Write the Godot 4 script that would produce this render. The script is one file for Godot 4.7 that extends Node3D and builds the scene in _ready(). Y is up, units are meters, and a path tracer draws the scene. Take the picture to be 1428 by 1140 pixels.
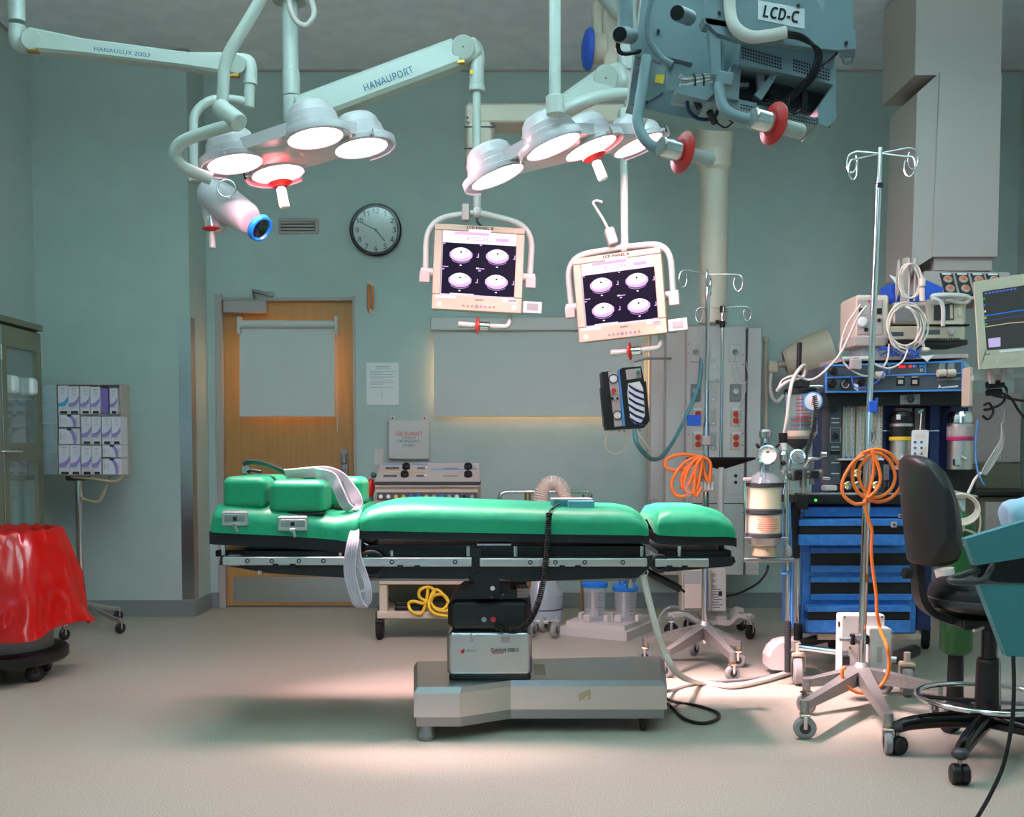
extends Node3D
# An operating room: table under two surgical lamps, ceiling-hung screens, anaesthesia machine at the right.
# Pixel helpers: the photograph is 1428 x 1140, focal length 1500 px, lens shifted so that the principal point is (714, 709).

const FOCAL := 1500.0
const EYE := Vector3(0.0, 1.06, 0.0)
const PITCH := -3.0
const BACK := 7.27        # depth of the back wall
const NEAR_WALL := 6.89   # depth of the projecting wall at the left
const LEFT_X := -3.03
const RIGHT_X := 3.38
const REAR_Z := 2.4
const CEIL := 3.586
const FILL_DOWN := 0.7
const FILL_UP := 6.6
const LAMP_FLOOD := 0.66   # each pod's broad light
const EXPOSURE := 1.14
const FILL_COLOR := Color(0.82, 0.99, 1.0)

var tilt := Basis(Vector3.RIGHT, deg_to_rad(PITCH))
var M := {}
var origin_of := {}
var name_count := {}

func _ready() -> void:
	# --- camera
	var cam := Camera3D.new()
	cam.name = "camera"
	cam.projection = Camera3D.PROJECTION_FRUSTUM
	cam.near = 0.05
	cam.far = 60.0
	cam.size = cam.near * 1140.0 / FOCAL
	cam.frustum_offset = Vector2(0.0, cam.near * 139.0 / FOCAL)
	cam.position = EYE
	cam.basis = tilt
	add_child(cam)
	cam.current = true
	# --- environment
	var we := WorldEnvironment.new()
	we.name = "environment"
	var e := Environment.new()
	e.background_mode = Environment.BG_COLOR
	e.background_color = Color.BLACK
	e.tonemap_mode = Environment.TONE_MAPPER_LINEAR
	e.tonemap_exposure = EXPOSURE
	e.sdfgi_enabled = true
	e.ssao_enabled = true
	e.ssil_enabled = true
	we.environment = e
	add_child(we)
	# --- large lights: added pendants for ambient fill and an added bluish box, all out of view
	added_fill_fixture(Vector3(-0.85, CEIL, -3.3))
	added_fill_fixture(Vector3(1.75, CEIL, -3.1))
	added_fill_fixture(Vector3(0.1, CEIL, -0.2))
	make_materials()
	added_viewing_box()
	build_room()
	build_left()
	build_table()
	build_lamps()
	build_arms()
	build_screens()
	build_behind_table()
	build_console()
	build_anaesthesia()
	build_right()

# ------------------------------------------------------------------ pixels to places
func ray(px: float, py: float) -> Vector3:
	return tilt * Vector3((px - 714.0) / FOCAL, (709.0 - py) / FOCAL, -1.0)

func P(px: float, py: float, d: float) -> Vector3:      # at depth d
	var r := ray(px, py)
	return EYE + r * (d / -r.z)

func G(px: float, py: float) -> Vector3:                # on the floor
	var r := ray(px, py)
	return EYE + r * (EYE.y / -r.y)

func PX(px: float, py: float, x: float) -> Vector3:     # on the plane of a wall that recedes
	var r := ray(px, py)
	return EYE + r * (x / r.x)

func PN(px: float, py: float, at: Vector3, n: Vector3) -> Vector3:   # on a tilted plane
	var r := ray(px, py)
	return EYE + r * ((at - EYE).dot(n) / r.dot(n))

func ps(list: Array) -> Array:                          # [[px, py, depth], ...]
	var o := []
	for a in list:
		o.append(P(a[0], a[1], a[2]))
	return o

func curve(pts: Array, n := 6, closed := false) -> Array:   # Catmull-Rom through points
	var o := []
	var k := pts.size()
	var last: int = k if closed else k - 1
	for i in last:
		var p0: Vector3 = pts[(i - 1 + k) % k] if closed or i > 0 else pts[0] * 2.0 - pts[1]
		var p1: Vector3 = pts[i]
		var p2: Vector3 = pts[(i + 1) % k]
		var p3: Vector3 = pts[(i + 2) % k] if closed or i + 2 < k else pts[k - 1] * 2.0 - pts[k - 2]
		for j in n:
			o.append(p1.cubic_interpolate(p2, p0, p3, float(j) / n))
	if not closed:
		o.append(pts[k - 1])
	return o

func bend(pts: Array, r: float, n := 5) -> Array:       # straight runs with rounded corners
	var o := [pts[0]]
	for i in range(1, pts.size() - 1):
		var p: Vector3 = pts[i]
		var a: Vector3 = pts[i - 1] - p
		var b: Vector3 = pts[i + 1] - p
		var t := minf(r, minf(a.length(), b.length()) * 0.48)
		var s := p + a.normalized() * t
		var f := p + b.normalized() * t
		for j in n + 1:
			var u := float(j) / n
			o.append(s.lerp(p, u).lerp(p.lerp(f, u), u))
	o.append(pts[pts.size() - 1])
	return o

# ------------------------------------------------------------------ mesh builder
class MB:
	var st := SurfaceTool.new()
	func _init() -> void:
		st.begin(Mesh.PRIMITIVE_TRIANGLES)

	func v(p: Vector3, n: Vector3, uv := Vector2.ZERO) -> void:
		st.set_normal(n)
		st.set_uv(uv)
		st.add_vertex(p)

	func tri(a: Vector3, b: Vector3, c: Vector3) -> MB:      # seen anticlockwise from outside
		var n := (b - a).cross(c - a).normalized()
		v(a, n); v(c, n); v(b, n)
		return self

	func trin(a: Vector3, b: Vector3, c: Vector3, na: Vector3, nb: Vector3, nc: Vector3) -> void:
		v(a, na); v(c, nc); v(b, nb)

	func quad(a: Vector3, b: Vector3, c: Vector3, d: Vector3) -> MB:
		tri(a, b, c); tri(a, c, d)
		return self

	func uvquad(a: Vector3, b: Vector3, c: Vector3, d: Vector3) -> MB:   # bottom-left, bottom-right, top-right, top-left
		var n := (b - a).cross(c - a).normalized()
		var p := [a, b, c, d]
		var t := [Vector2(0, 1), Vector2(1, 1), Vector2(1, 0), Vector2(0, 0)]
		for i in [0, 2, 1, 0, 3, 2]:
			v(p[i], n, t[i])
		return self

	# rounded box: r = edge radius, n = steps round an edge
	func rb(c: Vector3, s: Vector3, r := 0.004, b := Basis(), n := 1) -> MB:
		var h := s * 0.5
		r = minf(r, minf(h.x, minf(h.y, h.z)) * 0.999)
		var rows := []
		for hemi in 2:
			for i in n + 1:
				var th := (hemi + float(i) / n) * PI * 0.5
				var row := []
				for q in 4:
					for j in n + 1:
						var ph := (q + float(j) / n) * PI * 0.5
						var dir := Vector3(sin(th) * cos(ph), cos(th), sin(th) * sin(ph))
						var sg := Vector3(1 if q == 0 or q == 3 else -1, 1 if hemi == 0 else -1, 1 if q < 2 else -1)
						row.append([c + b * (sg * (h - Vector3(r, r, r)) + dir * r), b * dir])
				rows.append(row)
		var m: int = 4 * (n + 1)
		for i in rows.size() - 1:
			for j in m:
				var a = rows[i][j]
				var bb = rows[i][(j + 1) % m]
				var cc = rows[i + 1][(j + 1) % m]
				var d = rows[i + 1][j]
				trin(a[0], bb[0], cc[0], a[1], bb[1], cc[1])
				trin(a[0], cc[0], d[0], a[1], cc[1], d[1])
		var t: Array = rows[0]
		var k := n + 1
		quad(t[0][0], t[3 * k][0], t[2 * k][0], t[k][0])
		t = rows[rows.size() - 1]
		quad(t[0][0], t[k][0], t[2 * k][0], t[3 * k][0])
		return self

	func box(c: Vector3, s: Vector3, b := Basis()) -> MB:
		var h := s * 0.5
		var p := []
		for i in 8:
			p.append(c + b * Vector3(h.x if i & 1 else -h.x, h.y if i & 2 else -h.y, h.z if i & 4 else -h.z))
		quad(p[4], p[5], p[7], p[6]); quad(p[1], p[0], p[2], p[3])
		quad(p[5], p[1], p[3], p[7]); quad(p[0], p[4], p[6], p[2])
		quad(p[6], p[7], p[3], p[2]); quad(p[0], p[1], p[5], p[4])
		return self

	func boxto(lo: Vector3, hi: Vector3, r := 0.0) -> MB:
		var a := Vector3(minf(lo.x, hi.x), minf(lo.y, hi.y), minf(lo.z, hi.z))
		var z := Vector3(maxf(lo.x, hi.x), maxf(lo.y, hi.y), maxf(lo.z, hi.z))
		if r > 0.0:
			return rb((a + z) * 0.5, z - a, r)
		return box((a + z) * 0.5, z - a)

	static func frame(axis: Vector3) -> Basis:               # y along axis
		var y := axis.normalized()
		var h := Vector3.RIGHT if absf(y.x) < 0.8 else Vector3.BACK
		var z := h.cross(y).normalized()
		return Basis(y.cross(z).normalized(), y, z)

	# profile: [[radius, along], ...]; flat = a crease at each profile point
	func lathe(at: Vector3, axis: Vector3, prof: Array, seg := 20, smooth := false, squash := 1.0) -> MB:
		var b := MB.frame(axis)
		var ns := []
		for i in prof.size() - 1:
			var dr: float = prof[i + 1][0] - prof[i][0]
			var dy: float = prof[i + 1][1] - prof[i][1]
			ns.append(Vector2(dy, -dr).normalized())
		for i in prof.size() - 1:
			var n0: Vector2 = ns[i]
			var n1: Vector2 = ns[i]
			if smooth:
				if i > 0: n0 = (ns[i] + ns[i - 1]).normalized()
				if i < ns.size() - 1: n1 = (ns[i] + ns[i + 1]).normalized()
			for j in seg:
				var q := []
				for w in [[i, j, n0], [i, j + 1, n0], [i + 1, j + 1, n1], [i + 1, j, n1]]:
					var a: float = TAU * w[1] / seg
					var dir := Vector3(cos(a), 0, sin(a) * squash)
					q.append([at + b * (dir * prof[w[0]][0] + Vector3(0, prof[w[0]][1], 0)), (b * (dir * w[2].x + Vector3(0, w[2].y, 0))).normalized()])
				if prof[i][0] > 0.0:
					trin(q[0][0], q[2][0], q[1][0], q[0][1], q[2][1], q[1][1])
				if prof[i + 1][0] > 0.0:
					trin(q[0][0], q[3][0], q[2][0], q[0][1], q[3][1], q[2][1])
		return self

	func cyl(a: Vector3, b: Vector3, r0: float, r1 := -1.0, seg := 16, bev := 0.0) -> MB:
		if r1 < 0.0: r1 = r0
		var l := (b - a).length()
		var prof := [[0.0, 0.0], [r0 - bev, 0.0]]
		if bev > 0.0: prof.append_array([[r0, bev], [r1, l - bev]])
		else: prof.append([r1, l])
		if bev > 0.0: prof.append([r1 - bev, l])
		prof.append([0.0, l])
		return lathe(a, b - a, prof, seg)

	func tube(pts: Array, r: float, seg := 8, closed := false, r_end := -1.0) -> MB:
		var n := pts.size()
		var rings := []
		var b := MB.frame(pts[1] - pts[0])
		for i in n:
			var t: Vector3
			if closed: t = pts[(i + 1) % n] - pts[(i - 1 + n) % n]
			else: t = pts[mini(i + 1, n - 1)] - pts[maxi(i - 1, 0)]
			t = t.normalized()
			if b.y.dot(t) < 0.99999 and b.y.cross(t).length() > 1e-6:
				b = Basis(b.y.cross(t).normalized(), b.y.angle_to(t)) * b
			var rr := r if r_end < 0.0 else lerpf(r, r_end, float(i) / (n - 1))
			var ring := []
			for j in seg:
				var a := TAU * j / seg
				var dir := b * Vector3(cos(a), 0, sin(a))
				ring.append([pts[i] + dir * rr, dir])
			rings.append(ring)
		for i in (n if closed else n - 1):
			var x: Array = rings[i]
			var y: Array = rings[(i + 1) % n]
			var shift := 0
			if closed and i == n - 1:
				var best := 1e9
				for s in seg:
					var dd: float = (y[s][0] - x[0][0]).length()
					if dd < best:
						best = dd; shift = s
			for j in seg:
				var j2 := (j + 1) % seg
				var p = x[j]; var q = x[j2]; var u = y[(j2 + shift) % seg]; var w = y[(j + shift) % seg]
				trin(p[0], u[0], q[0], p[1], u[1], q[1])
				trin(p[0], w[0], u[0], p[1], w[1], u[1])
		if not closed:
			for j in seg:
				var j2 := (j + 1) % seg
				tri(pts[0], rings[0][j][0], rings[0][j2][0])
				tri(pts[n - 1], rings[n - 1][j2][0], rings[n - 1][j][0])
		return self

	func ring(c: Vector3, axis: Vector3, R: float, r: float, segs := 28, seg := 8, a0 := 0.0, a1 := TAU) -> MB:
		var b := MB.frame(axis)
		var pts := []
		var full := a1 - a0 > TAU - 0.001
		for i in (segs if full else segs + 1):
			var a := a0 + (a1 - a0) * i / segs
			pts.append(c + b * Vector3(cos(a) * R, 0, sin(a) * R))
		return tube(pts, r, seg, full)

	func ball(c: Vector3, s: Vector3, b := Basis(), u := 14, w := 8) -> MB:
		for i in w:
			for j in u:
				var q := []
				for k in [[i, j], [i, j + 1], [i + 1, j + 1], [i + 1, j]]:
					var th: float = PI * k[0] / w
					var ph: float = TAU * k[1] / u
					var d := Vector3(sin(th) * cos(ph), cos(th), sin(th) * sin(ph))
					q.append([c + b * (d * s), (b * (d / s)).normalized()])
				if i > 0: trin(q[0][0], q[1][0], q[2][0], q[0][1], q[1][1], q[2][1])
				if i < w - 1: trin(q[0][0], q[2][0], q[3][0], q[0][1], q[2][1], q[3][1])
		return self

	# polygon (points in space, any plane) pushed along "by"
	func prism(front: Array, by: Vector3) -> MB:
		var n := front.size()
		var nm := Vector3.ZERO
		for i in n:
			nm += (front[i] as Vector3).cross(front[(i + 1) % n])
		var f := front.duplicate()
		if nm.dot(by) > 0.0: f.reverse()
		nm = -by.normalized()
		var b := MB.frame(nm)
		var flat := PackedVector2Array()
		for p in f:
			var l: Vector3 = b.inverse() * p
			flat.append(Vector2(l.x, l.z))
		var idx := Geometry2D.triangulate_polygon(flat)
		for i in range(0, idx.size(), 3):
			var a: Vector3 = f[idx[i]]; var c: Vector3 = f[idx[i + 1]]; var d: Vector3 = f[idx[i + 2]]
			if (c - a).cross(d - a).dot(nm) < 0.0:
				var t := c; c = d; d = t
			tri(a, c, d)
			tri(a + by, d + by, c + by)
		for i in n:
			var a: Vector3 = f[i]; var c: Vector3 = f[(i + 1) % n]
			quad(c, a, a + by, c + by)
		return self

	# grid of points: rows of equal length; smooth; both faces drawn by one sheet
	func sheet(rows: Array, wrap := false) -> MB:
		var h := rows.size()
		var w: int = rows[0].size()
		var nn := []
		for i in h:
			var rn := []
			for j in w:
				var l: int = (j - 1 + w) % w if wrap else maxi(j - 1, 0)
				var r: int = (j + 1) % w if wrap else mini(j + 1, w - 1)
				var dx: Vector3 = rows[i][r] - rows[i][l]
				var dy: Vector3 = rows[mini(i + 1, h - 1)][j] - rows[maxi(i - 1, 0)][j]
				rn.append(dx.cross(dy).normalized())
			nn.append(rn)
		for i in h - 1:
			for j in (w if wrap else w - 1):
				var k := (j + 1) % w
				trin(rows[i][j], rows[i][k], rows[i + 1][k], nn[i][j], nn[i][k], nn[i + 1][k])
				trin(rows[i][j], rows[i + 1][k], rows[i + 1][j], nn[i][j], nn[i + 1][k], nn[i + 1][j])
		return self

	func done() -> ArrayMesh:
		st.index()
		return st.commit()

# pixel-rectangle box: front face at depth d, thickness back
func pbox(mb: MB, x0: float, y0: float, x1: float, y1: float, d: float, thick: float, r := 0.004) -> MB:
	var a := P(x0, y0, d)
	var b := P(x1, y1, d)
	var m := P((x0 + x1) * 0.5, (y0 + y1) * 0.5, d)
	var sx := absf(P(x1, (y0 + y1) * 0.5, d).x - P(x0, (y0 + y1) * 0.5, d).x)
	return mb.rb(Vector3(m.x, (a.y + b.y) * 0.5, -d - thick * 0.5), Vector3(sx, absf(a.y - b.y), thick), r)

func slab(mb: MB, poly: Array, d: float, thick: float) -> MB:
	var f := []
	for a in poly:
		f.append(P(a[0], a[1], d))
	return mb.prism(f, Vector3(0, 0, -thick))

func mb() -> MB:
	return MB.new()

# ------------------------------------------------------------------ objects
func numbered(called: String) -> String:
	var k: int = name_count.get(called, 0)
	name_count[called] = k + 1
	return called if k == 0 else "%s_%03d" % [called, k]

func thing(called: String, label: String, category: String, at := Vector3.ZERO, group := "") -> Node3D:
	var o := Node3D.new()
	o.name = numbered(called)
	o.position = at
	o.set_meta("label", label)
	o.set_meta("category", category)
	if group: o.set_meta("group", group)
	add_child(o)
	origin_of[o] = at
	return o

func part(parent: Node3D, called: String, m: MB, mat: Material, label := "") -> MeshInstance3D:
	return part_mesh(parent, called, m.done(), mat, label)

func part_mesh(parent: Node3D, called: String, mesh: Mesh, mat: Material, label := "") -> MeshInstance3D:
	var o := MeshInstance3D.new()
	o.name = called
	o.mesh = mesh
	o.material_override = mat
	o.position = -(origin_of.get(parent, Vector3.ZERO) as Vector3)
	if label: o.set_meta("label", label)
	parent.add_child(o, true)
	return o

func single(called: String, label: String, category: String, m: MB, mat: Material, group := "") -> MeshInstance3D:
	var o := MeshInstance3D.new()
	o.name = numbered(called)
	o.mesh = m.done()
	o.material_override = mat
	o.set_meta("label", label)
	o.set_meta("category", category)
	if group: o.set_meta("group", group)
	add_child(o)
	return o

func structure(called: String, m: MB, mat: Material, label := "") -> MeshInstance3D:
	var o := MeshInstance3D.new()
	o.name = called
	o.mesh = m.done()
	o.material_override = mat
	o.set_meta("kind", "structure")
	if label: o.set_meta("label", label)
	add_child(o)
	return o

func lettering(parent: Node3D, words: String, at: Vector3, b: Basis, height: float, mat: Material, width := 0.0, called := "lettering") -> MeshInstance3D:
	var t := TextMesh.new()
	var f := SystemFont.new()
	f.font_names = PackedStringArray(["Droid Sans"])
	if mat == M.ink: f.font_weight = 700
	t.font = f
	t.text = words
	t.font_size = 48
	t.pixel_size = height / 35.0       # capital height
	t.depth = 0.0012
	t.curve_step = 2.0
	var o := MeshInstance3D.new()
	o.name = called
	o.mesh = t
	o.material_override = mat
	var sx := 1.0
	if width > 0.0:
		sx = width / maxf(t.get_aabb().size.x, 0.001)
	o.transform = Transform3D(b.scaled_local(Vector3(sx, 1, 1)), at - (origin_of.get(parent, Vector3.ZERO) as Vector3))
	parent.add_child(o, true)
	return o

# ------------------------------------------------------------------ materials
func mat(key: String, c: Color, rough := 0.6, metal := 0.0) -> StandardMaterial3D:
	var m := StandardMaterial3D.new()
	m.resource_name = key
	m.albedo_color = c
	m.roughness = rough
	m.metallic = metal
	M[key] = m
	return m

func c8(r: int, g: int, b: int) -> Color:
	return Color(r / 255.0, g / 255.0, b / 255.0)

func noise_tex(sd: int, freq: float, lo: Color, hi: Color, size := 512, octaves := 4, a := 0.3, b := 0.7) -> NoiseTexture2D:
	var n := FastNoiseLite.new()
	n.seed = sd
	n.frequency = freq
	n.fractal_octaves = octaves
	var t := NoiseTexture2D.new()
	t.noise = n
	t.width = size
	t.height = size
	t.seamless = true
	var g := Gradient.new()
	g.offsets = PackedFloat32Array([a, b])
	g.colors = PackedColorArray([lo, hi])
	t.color_ramp = g
	return t

func triplanar(m: StandardMaterial3D, s: Vector3, world := true) -> StandardMaterial3D:
	m.uv1_triplanar = true
	m.uv1_world_triplanar = world
	m.uv1_scale = s
	return m

func glow(key: String, c: Color, energy: float) -> StandardMaterial3D:
	var m := mat(key, c, 0.5)
	m.emission_enabled = true
	m.emission = c
	m.emission_energy_multiplier = energy
	return m

func clear(key: String, c: Color, alpha: float, rough := 0.05) -> StandardMaterial3D:
	var m := mat(key, Color(c.r, c.g, c.b, alpha), rough)
	m.transparency = BaseMaterial3D.TRANSPARENCY_ALPHA
	return m

func make_materials() -> void:
	var m := mat("wall_paint", Color.WHITE, 0.55)
	m.albedo_texture = noise_tex(3, 0.012, c8(176, 191, 185), c8(180, 194, 188), 512, 5)
	triplanar(m, Vector3(0.5, 0.5, 0.5))
	m = mat("ceiling_paint", Color.WHITE, 0.8)
	m.albedo_texture = noise_tex(5, 0.02, c8(228, 232, 236), c8(236, 239, 243), 512, 4)
	triplanar(m, Vector3(0.5, 0.5, 0.5))
	m = mat("floor_vinyl", Color.WHITE, 0.42)
	m.albedo_texture = noise_tex(7, 0.25, c8(138, 132, 118), c8(200, 192, 175), 1024, 2, 0.2, 0.8)
	triplanar(m, Vector3(0.75, 0.75, 0.75))
	m = mat("cove_vinyl", Color.WHITE, 0.5)
	m.albedo_texture = noise_tex(9, 0.25, c8(112, 116, 116), c8(142, 146, 145), 512, 3)
	triplanar(m, Vector3(2.2, 2.2, 2.2))
	# wood: long vertical grain
	var n := FastNoiseLite.new()
	n.seed = 21
	n.frequency = 0.02
	n.fractal_octaves = 4
	var im := Image.create(256, 512, false, Image.FORMAT_RGB8)
	for y in 512:
		for x in 256:
			var g := n.get_noise_2d(x * 5.0, y * 0.22) * 0.5 + 0.5
			var f := n.get_noise_2d(x * 26.0 + 900.0, y * 0.7) * 0.5 + 0.5
			im.set_pixel(x, y, c8(170, 120, 66).lerp(c8(196, 148, 90), clampf(g * 0.7 + f * 0.3, 0, 1)))
	m = mat("maple", Color.WHITE, 0.32)
	m.albedo_texture = ImageTexture.create_from_image(im)
	triplanar(m, Vector3(1.2, 0.6, 1.2))
	# brushed steel
	im = Image.create(256, 256, false, Image.FORMAT_RGB8)
	for y in 256:
		for x in 256:
			var g := n.get_noise_2d(x * 0.6, y * 14.0) * 0.5 + 0.5
			var q := 0.27 + 0.08 * g
			im.set_pixel(x, y, Color(q, q, q))
	m = mat("steel", c8(196, 194, 190), 1.0, 1.0)
	m.roughness_texture = ImageTexture.create_from_image(im)
	triplanar(m, Vector3(1.5, 1.5, 1.5))
	mat("steel_upright", c8(190, 192, 194), 0.24, 1.0)
	mat("rail_steel", c8(205, 200, 192), 0.38, 1.0)
	mat("chrome", c8(225, 225, 225), 0.12, 1.0)
	mat("dull_metal", c8(150, 150, 148), 0.45, 1.0)
	m = mat("cast_alloy", Color.WHITE, 0.48, 0.75)
	m.albedo_texture = noise_tex(15, 0.06, c8(156, 154, 150), c8(172, 170, 166), 256, 4)
	triplanar(m, Vector3(4, 4, 4))
	mat("brass", c8(190, 140, 70), 0.35, 1.0)
	mat("white_paint", c8(208, 202, 196), 0.35)
	mat("lamp_white", c8(186, 178, 180), 0.3)
	mat("arm_white", c8(172, 176, 168), 0.35)
	mat("pale_grey", c8(174, 162, 156), 0.5)
	mat("console_grey", c8(204, 196, 192), 0.5)
	mat("display_shade_grey", c8(120, 140, 144), 0.45)  # the cool shade on the boxy display is put into this darker grey
	mat("mid_grey", c8(130, 132, 132), 0.5)
	mat("dark_grey", c8(50, 52, 54), 0.5)
	mat("cream", c8(196, 182, 160), 0.45)
	mat("beige", c8(206, 190, 172), 0.45)
	mat("black", c8(11, 11, 12), 0.45)
	mat("black_gloss", c8(9, 9, 10), 0.2)
	mat("rubber", c8(20, 20, 21), 0.75)
	mat("grey_rubber", c8(146, 146, 144), 0.6)
	mat("blind_cloth", c8(206, 205, 200), 0.85)
	mat("paper", c8(226, 226, 224), 0.7)
	m = mat("green_cloth", Color.WHITE, 0.42)
	m.albedo_texture = noise_tex(31, 0.05, c8(8, 142, 97), c8(11, 147, 102), 256, 3)
	m.rim_enabled = true
	m.rim = 0.15
	triplanar(m, Vector3(3, 3, 3))
	m = mat("red_bag", c8(178, 12, 6), 0.16)
	m.backlight_enabled = true
	m.backlight = c8(110, 12, 6)
	mat("magenta", c8(190, 40, 110), 0.4)
	mat("bezel_cream", c8(176, 160, 138), 0.45)
	mat("red", c8(196, 34, 28), 0.35)
	mat("orange", c8(236, 118, 40), 0.45)
	mat("yellow", c8(230, 188, 40), 0.45)
	m = mat("blue_paint", Color.WHITE, 0.35)
	m.albedo_texture = noise_tex(41, 0.03, c8(48, 112, 184), c8(58, 124, 196), 256, 4)
	triplanar(m, Vector3(3, 3, 3))
	mat("blue", c8(40, 88, 196), 0.45)
	mat("blue_trim", c8(72, 140, 214), 0.4)
	mat("navy", c8(20, 38, 88), 0.5)
	mat("lid_blue", c8(24, 120, 214), 0.3)
	mat("panel_grey", c8(74, 80, 88), 0.5)
	mat("teal", c8(62, 124, 130), 0.55)
	mat("pack_blue", c8(150, 186, 204), 0.6)
	mat("cylinder_green", c8(30, 92, 44), 0.3)
	mat("purple", c8(128, 104, 170), 0.6)
	mat("box_white", c8(214, 208, 214), 0.6)
	mat("ink", c8(26, 28, 32), 0.7)
	mat("ink_blue", c8(34, 92, 124), 0.6)
	mat("ink_red", c8(214, 84, 58), 0.7)
	mat("ink_pale", c8(206, 166, 162), 0.7)
	mat("ink_grey", c8(120, 120, 124), 0.7)
	mat("cabinet_metal", c8(112, 112, 90), 0.45)
	mat("dark_green_cloth", c8(64, 110, 96), 0.7)
	mat("tan_tube", c8(178, 160, 128), 0.5)
	mat("cable_white", c8(214, 206, 196), 0.5)
	mat("cable_teal", c8(92, 150, 158), 0.4)
	mat("soda_lime", c8(232, 206, 168), 0.85)
	mat("ivory_hose", c8(226, 206, 192), 0.45)
	mat("seat_black", c8(26, 25, 26), 0.36)
	m = mat("stool_vinyl", Color.WHITE, 0.4)
	m.albedo_texture = noise_tex(51, 0.18, c8(30, 28, 28), c8(42, 39, 38), 256, 3)
	triplanar(m, Vector3(3, 3, 3))
	mat("led_dot", c8(240, 230, 120), 0.4)
	clear("glass", Color(0.85, 0.95, 0.92), 0.12, 0.02)
	clear("clear_plastic", Color(0.9, 0.92, 0.95), 0.13, 0.08)
	clear("acrylic", Color(0.82, 0.88, 0.92), 0.35, 0.1)
	clear("vial", Color(0.8, 0.86, 0.9), 0.3, 0.05)
	m = mat("ribbon_strap", Color(0.80, 0.76, 0.80, 0.8), 0.3)
	m.transparency = BaseMaterial3D.TRANSPARENCY_ALPHA
	glow("lit_window", Color(1.0, 0.80, 0.60), 2.6)
	glow("lamp_face", LAMP_COLOR, 9.0)
	glow("fill_light_glow", FILL_COLOR, 1.4)
	glow("box_light", Color(0.55, 0.72, 1.0), 4.0)
	glow("red_led", Color(1.0, 0.1, 0.1), 2.0)
	glow("green_led", Color(0.2, 1.0, 0.3), 2.0)

# ------------------------------------------------------------------ added fill lights outside the frame
func added_fill_fixture(at: Vector3) -> void:  # pendants added out of view for ambient fill and a brighter ceiling
	if not M.has("white_paint"): make_materials()
	at.y -= 0.45
	var t := thing("added_pendant_light", "added pendant fill light hung out of view below the ceiling", "light", at, "added pendant fill lights")
	part(t, "frame", mb().boxto(at + Vector3(-0.34, -0.03, -0.64), at + Vector3(0.34, 0.03, -0.6)).boxto(at + Vector3(-0.34, -0.03, 0.6), at + Vector3(0.34, 0.03, 0.64)).boxto(at + Vector3(-0.34, -0.03, -0.6), at + Vector3(-0.3, 0.03, 0.6)).boxto(at + Vector3(0.3, -0.03, -0.6), at + Vector3(0.34, 0.03, 0.6)), M.white_paint)
	part(t, "diffuser", mb().boxto(at + Vector3(-0.3, -0.015, -0.6), at + Vector3(0.3, 0.015, 0.6)), M.fill_light_glow)
	for z in [-0.5, 0.5]:
		part(t, "hanger", mb().cyl(at + Vector3(0.32, 0.03, z), at + Vector3(0.32, 0.45, z), 0.006, -1, 8), M.white_paint)
		part(t, "hanger", mb().cyl(at + Vector3(-0.32, 0.03, z), at + Vector3(-0.32, 0.45, z), 0.006, -1, 8), M.white_paint)
	for up in [-1, 1]:
		var l := AreaLight3D.new()
		l.name = "added_fill_light"
		l.area_size = Vector2(0.58, 1.18)
		l.light_color = FILL_COLOR
		l.light_energy = FILL_UP if up > 0 else FILL_DOWN
		l.area_range = 14.0
		l.shadow_enabled = true
		l.position = Vector3(0, 0.035 * up, 0)
		l.rotation_degrees = Vector3(90 * up, 0, 0)
		t.add_child(l)

func added_viewing_box() -> void:  # box added out of view for bluish light and reflections from behind
	var at := Vector3(-0.9, 1.5, REAR_Z)
	var t := thing("added_viewing_light_box", "added film viewing box giving bluish light from the unseen rear wall", "light box", at)
	part(t, "case", mb().boxto(at + Vector3(-0.75, -0.28, -0.06), at + Vector3(0.75, 0.28, -0.005), 0.005), M.pale_grey)
	for k in 4:
		var x := -0.54 + 0.36 * k
		part(t, "screen", mb().boxto(at + Vector3(x - 0.165, -0.22, -0.07), at + Vector3(x + 0.165, 0.22, -0.058)), M.box_light)
	var l := AreaLight3D.new()
	l.name = "added_viewing_box_light"
	l.area_size = Vector2(1.4, 0.44)
	l.light_color = Color(0.6, 0.78, 1.0)
	l.light_energy = 0.5
	l.area_range = 14.0
	l.shadow_enabled = true
	l.position = Vector3(0, 0, -0.085)
	t.add_child(l)
# ------------------------------------------------------------------ the room
func wall_holes(m: MB, x0: float, x1: float, y0: float, y1: float, holes: Array, z: float, thick: float) -> MB:
	# holes: [x0, x1, y0, y1] sorted by x, not overlapping
	var x := x0
	for h in holes:
		m.boxto(Vector3(x, y0, z), Vector3(h[0], y1, z - thick))
		if h[2] > y0 + 0.001:
			m.boxto(Vector3(h[0], y0, z), Vector3(h[1], h[2], z - thick))
		m.boxto(Vector3(h[0], h[3], z), Vector3(h[1], y1, z - thick))
		x = h[1]
	return m.boxto(Vector3(x, y0, z), Vector3(x1, y1, z - thick))

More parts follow.
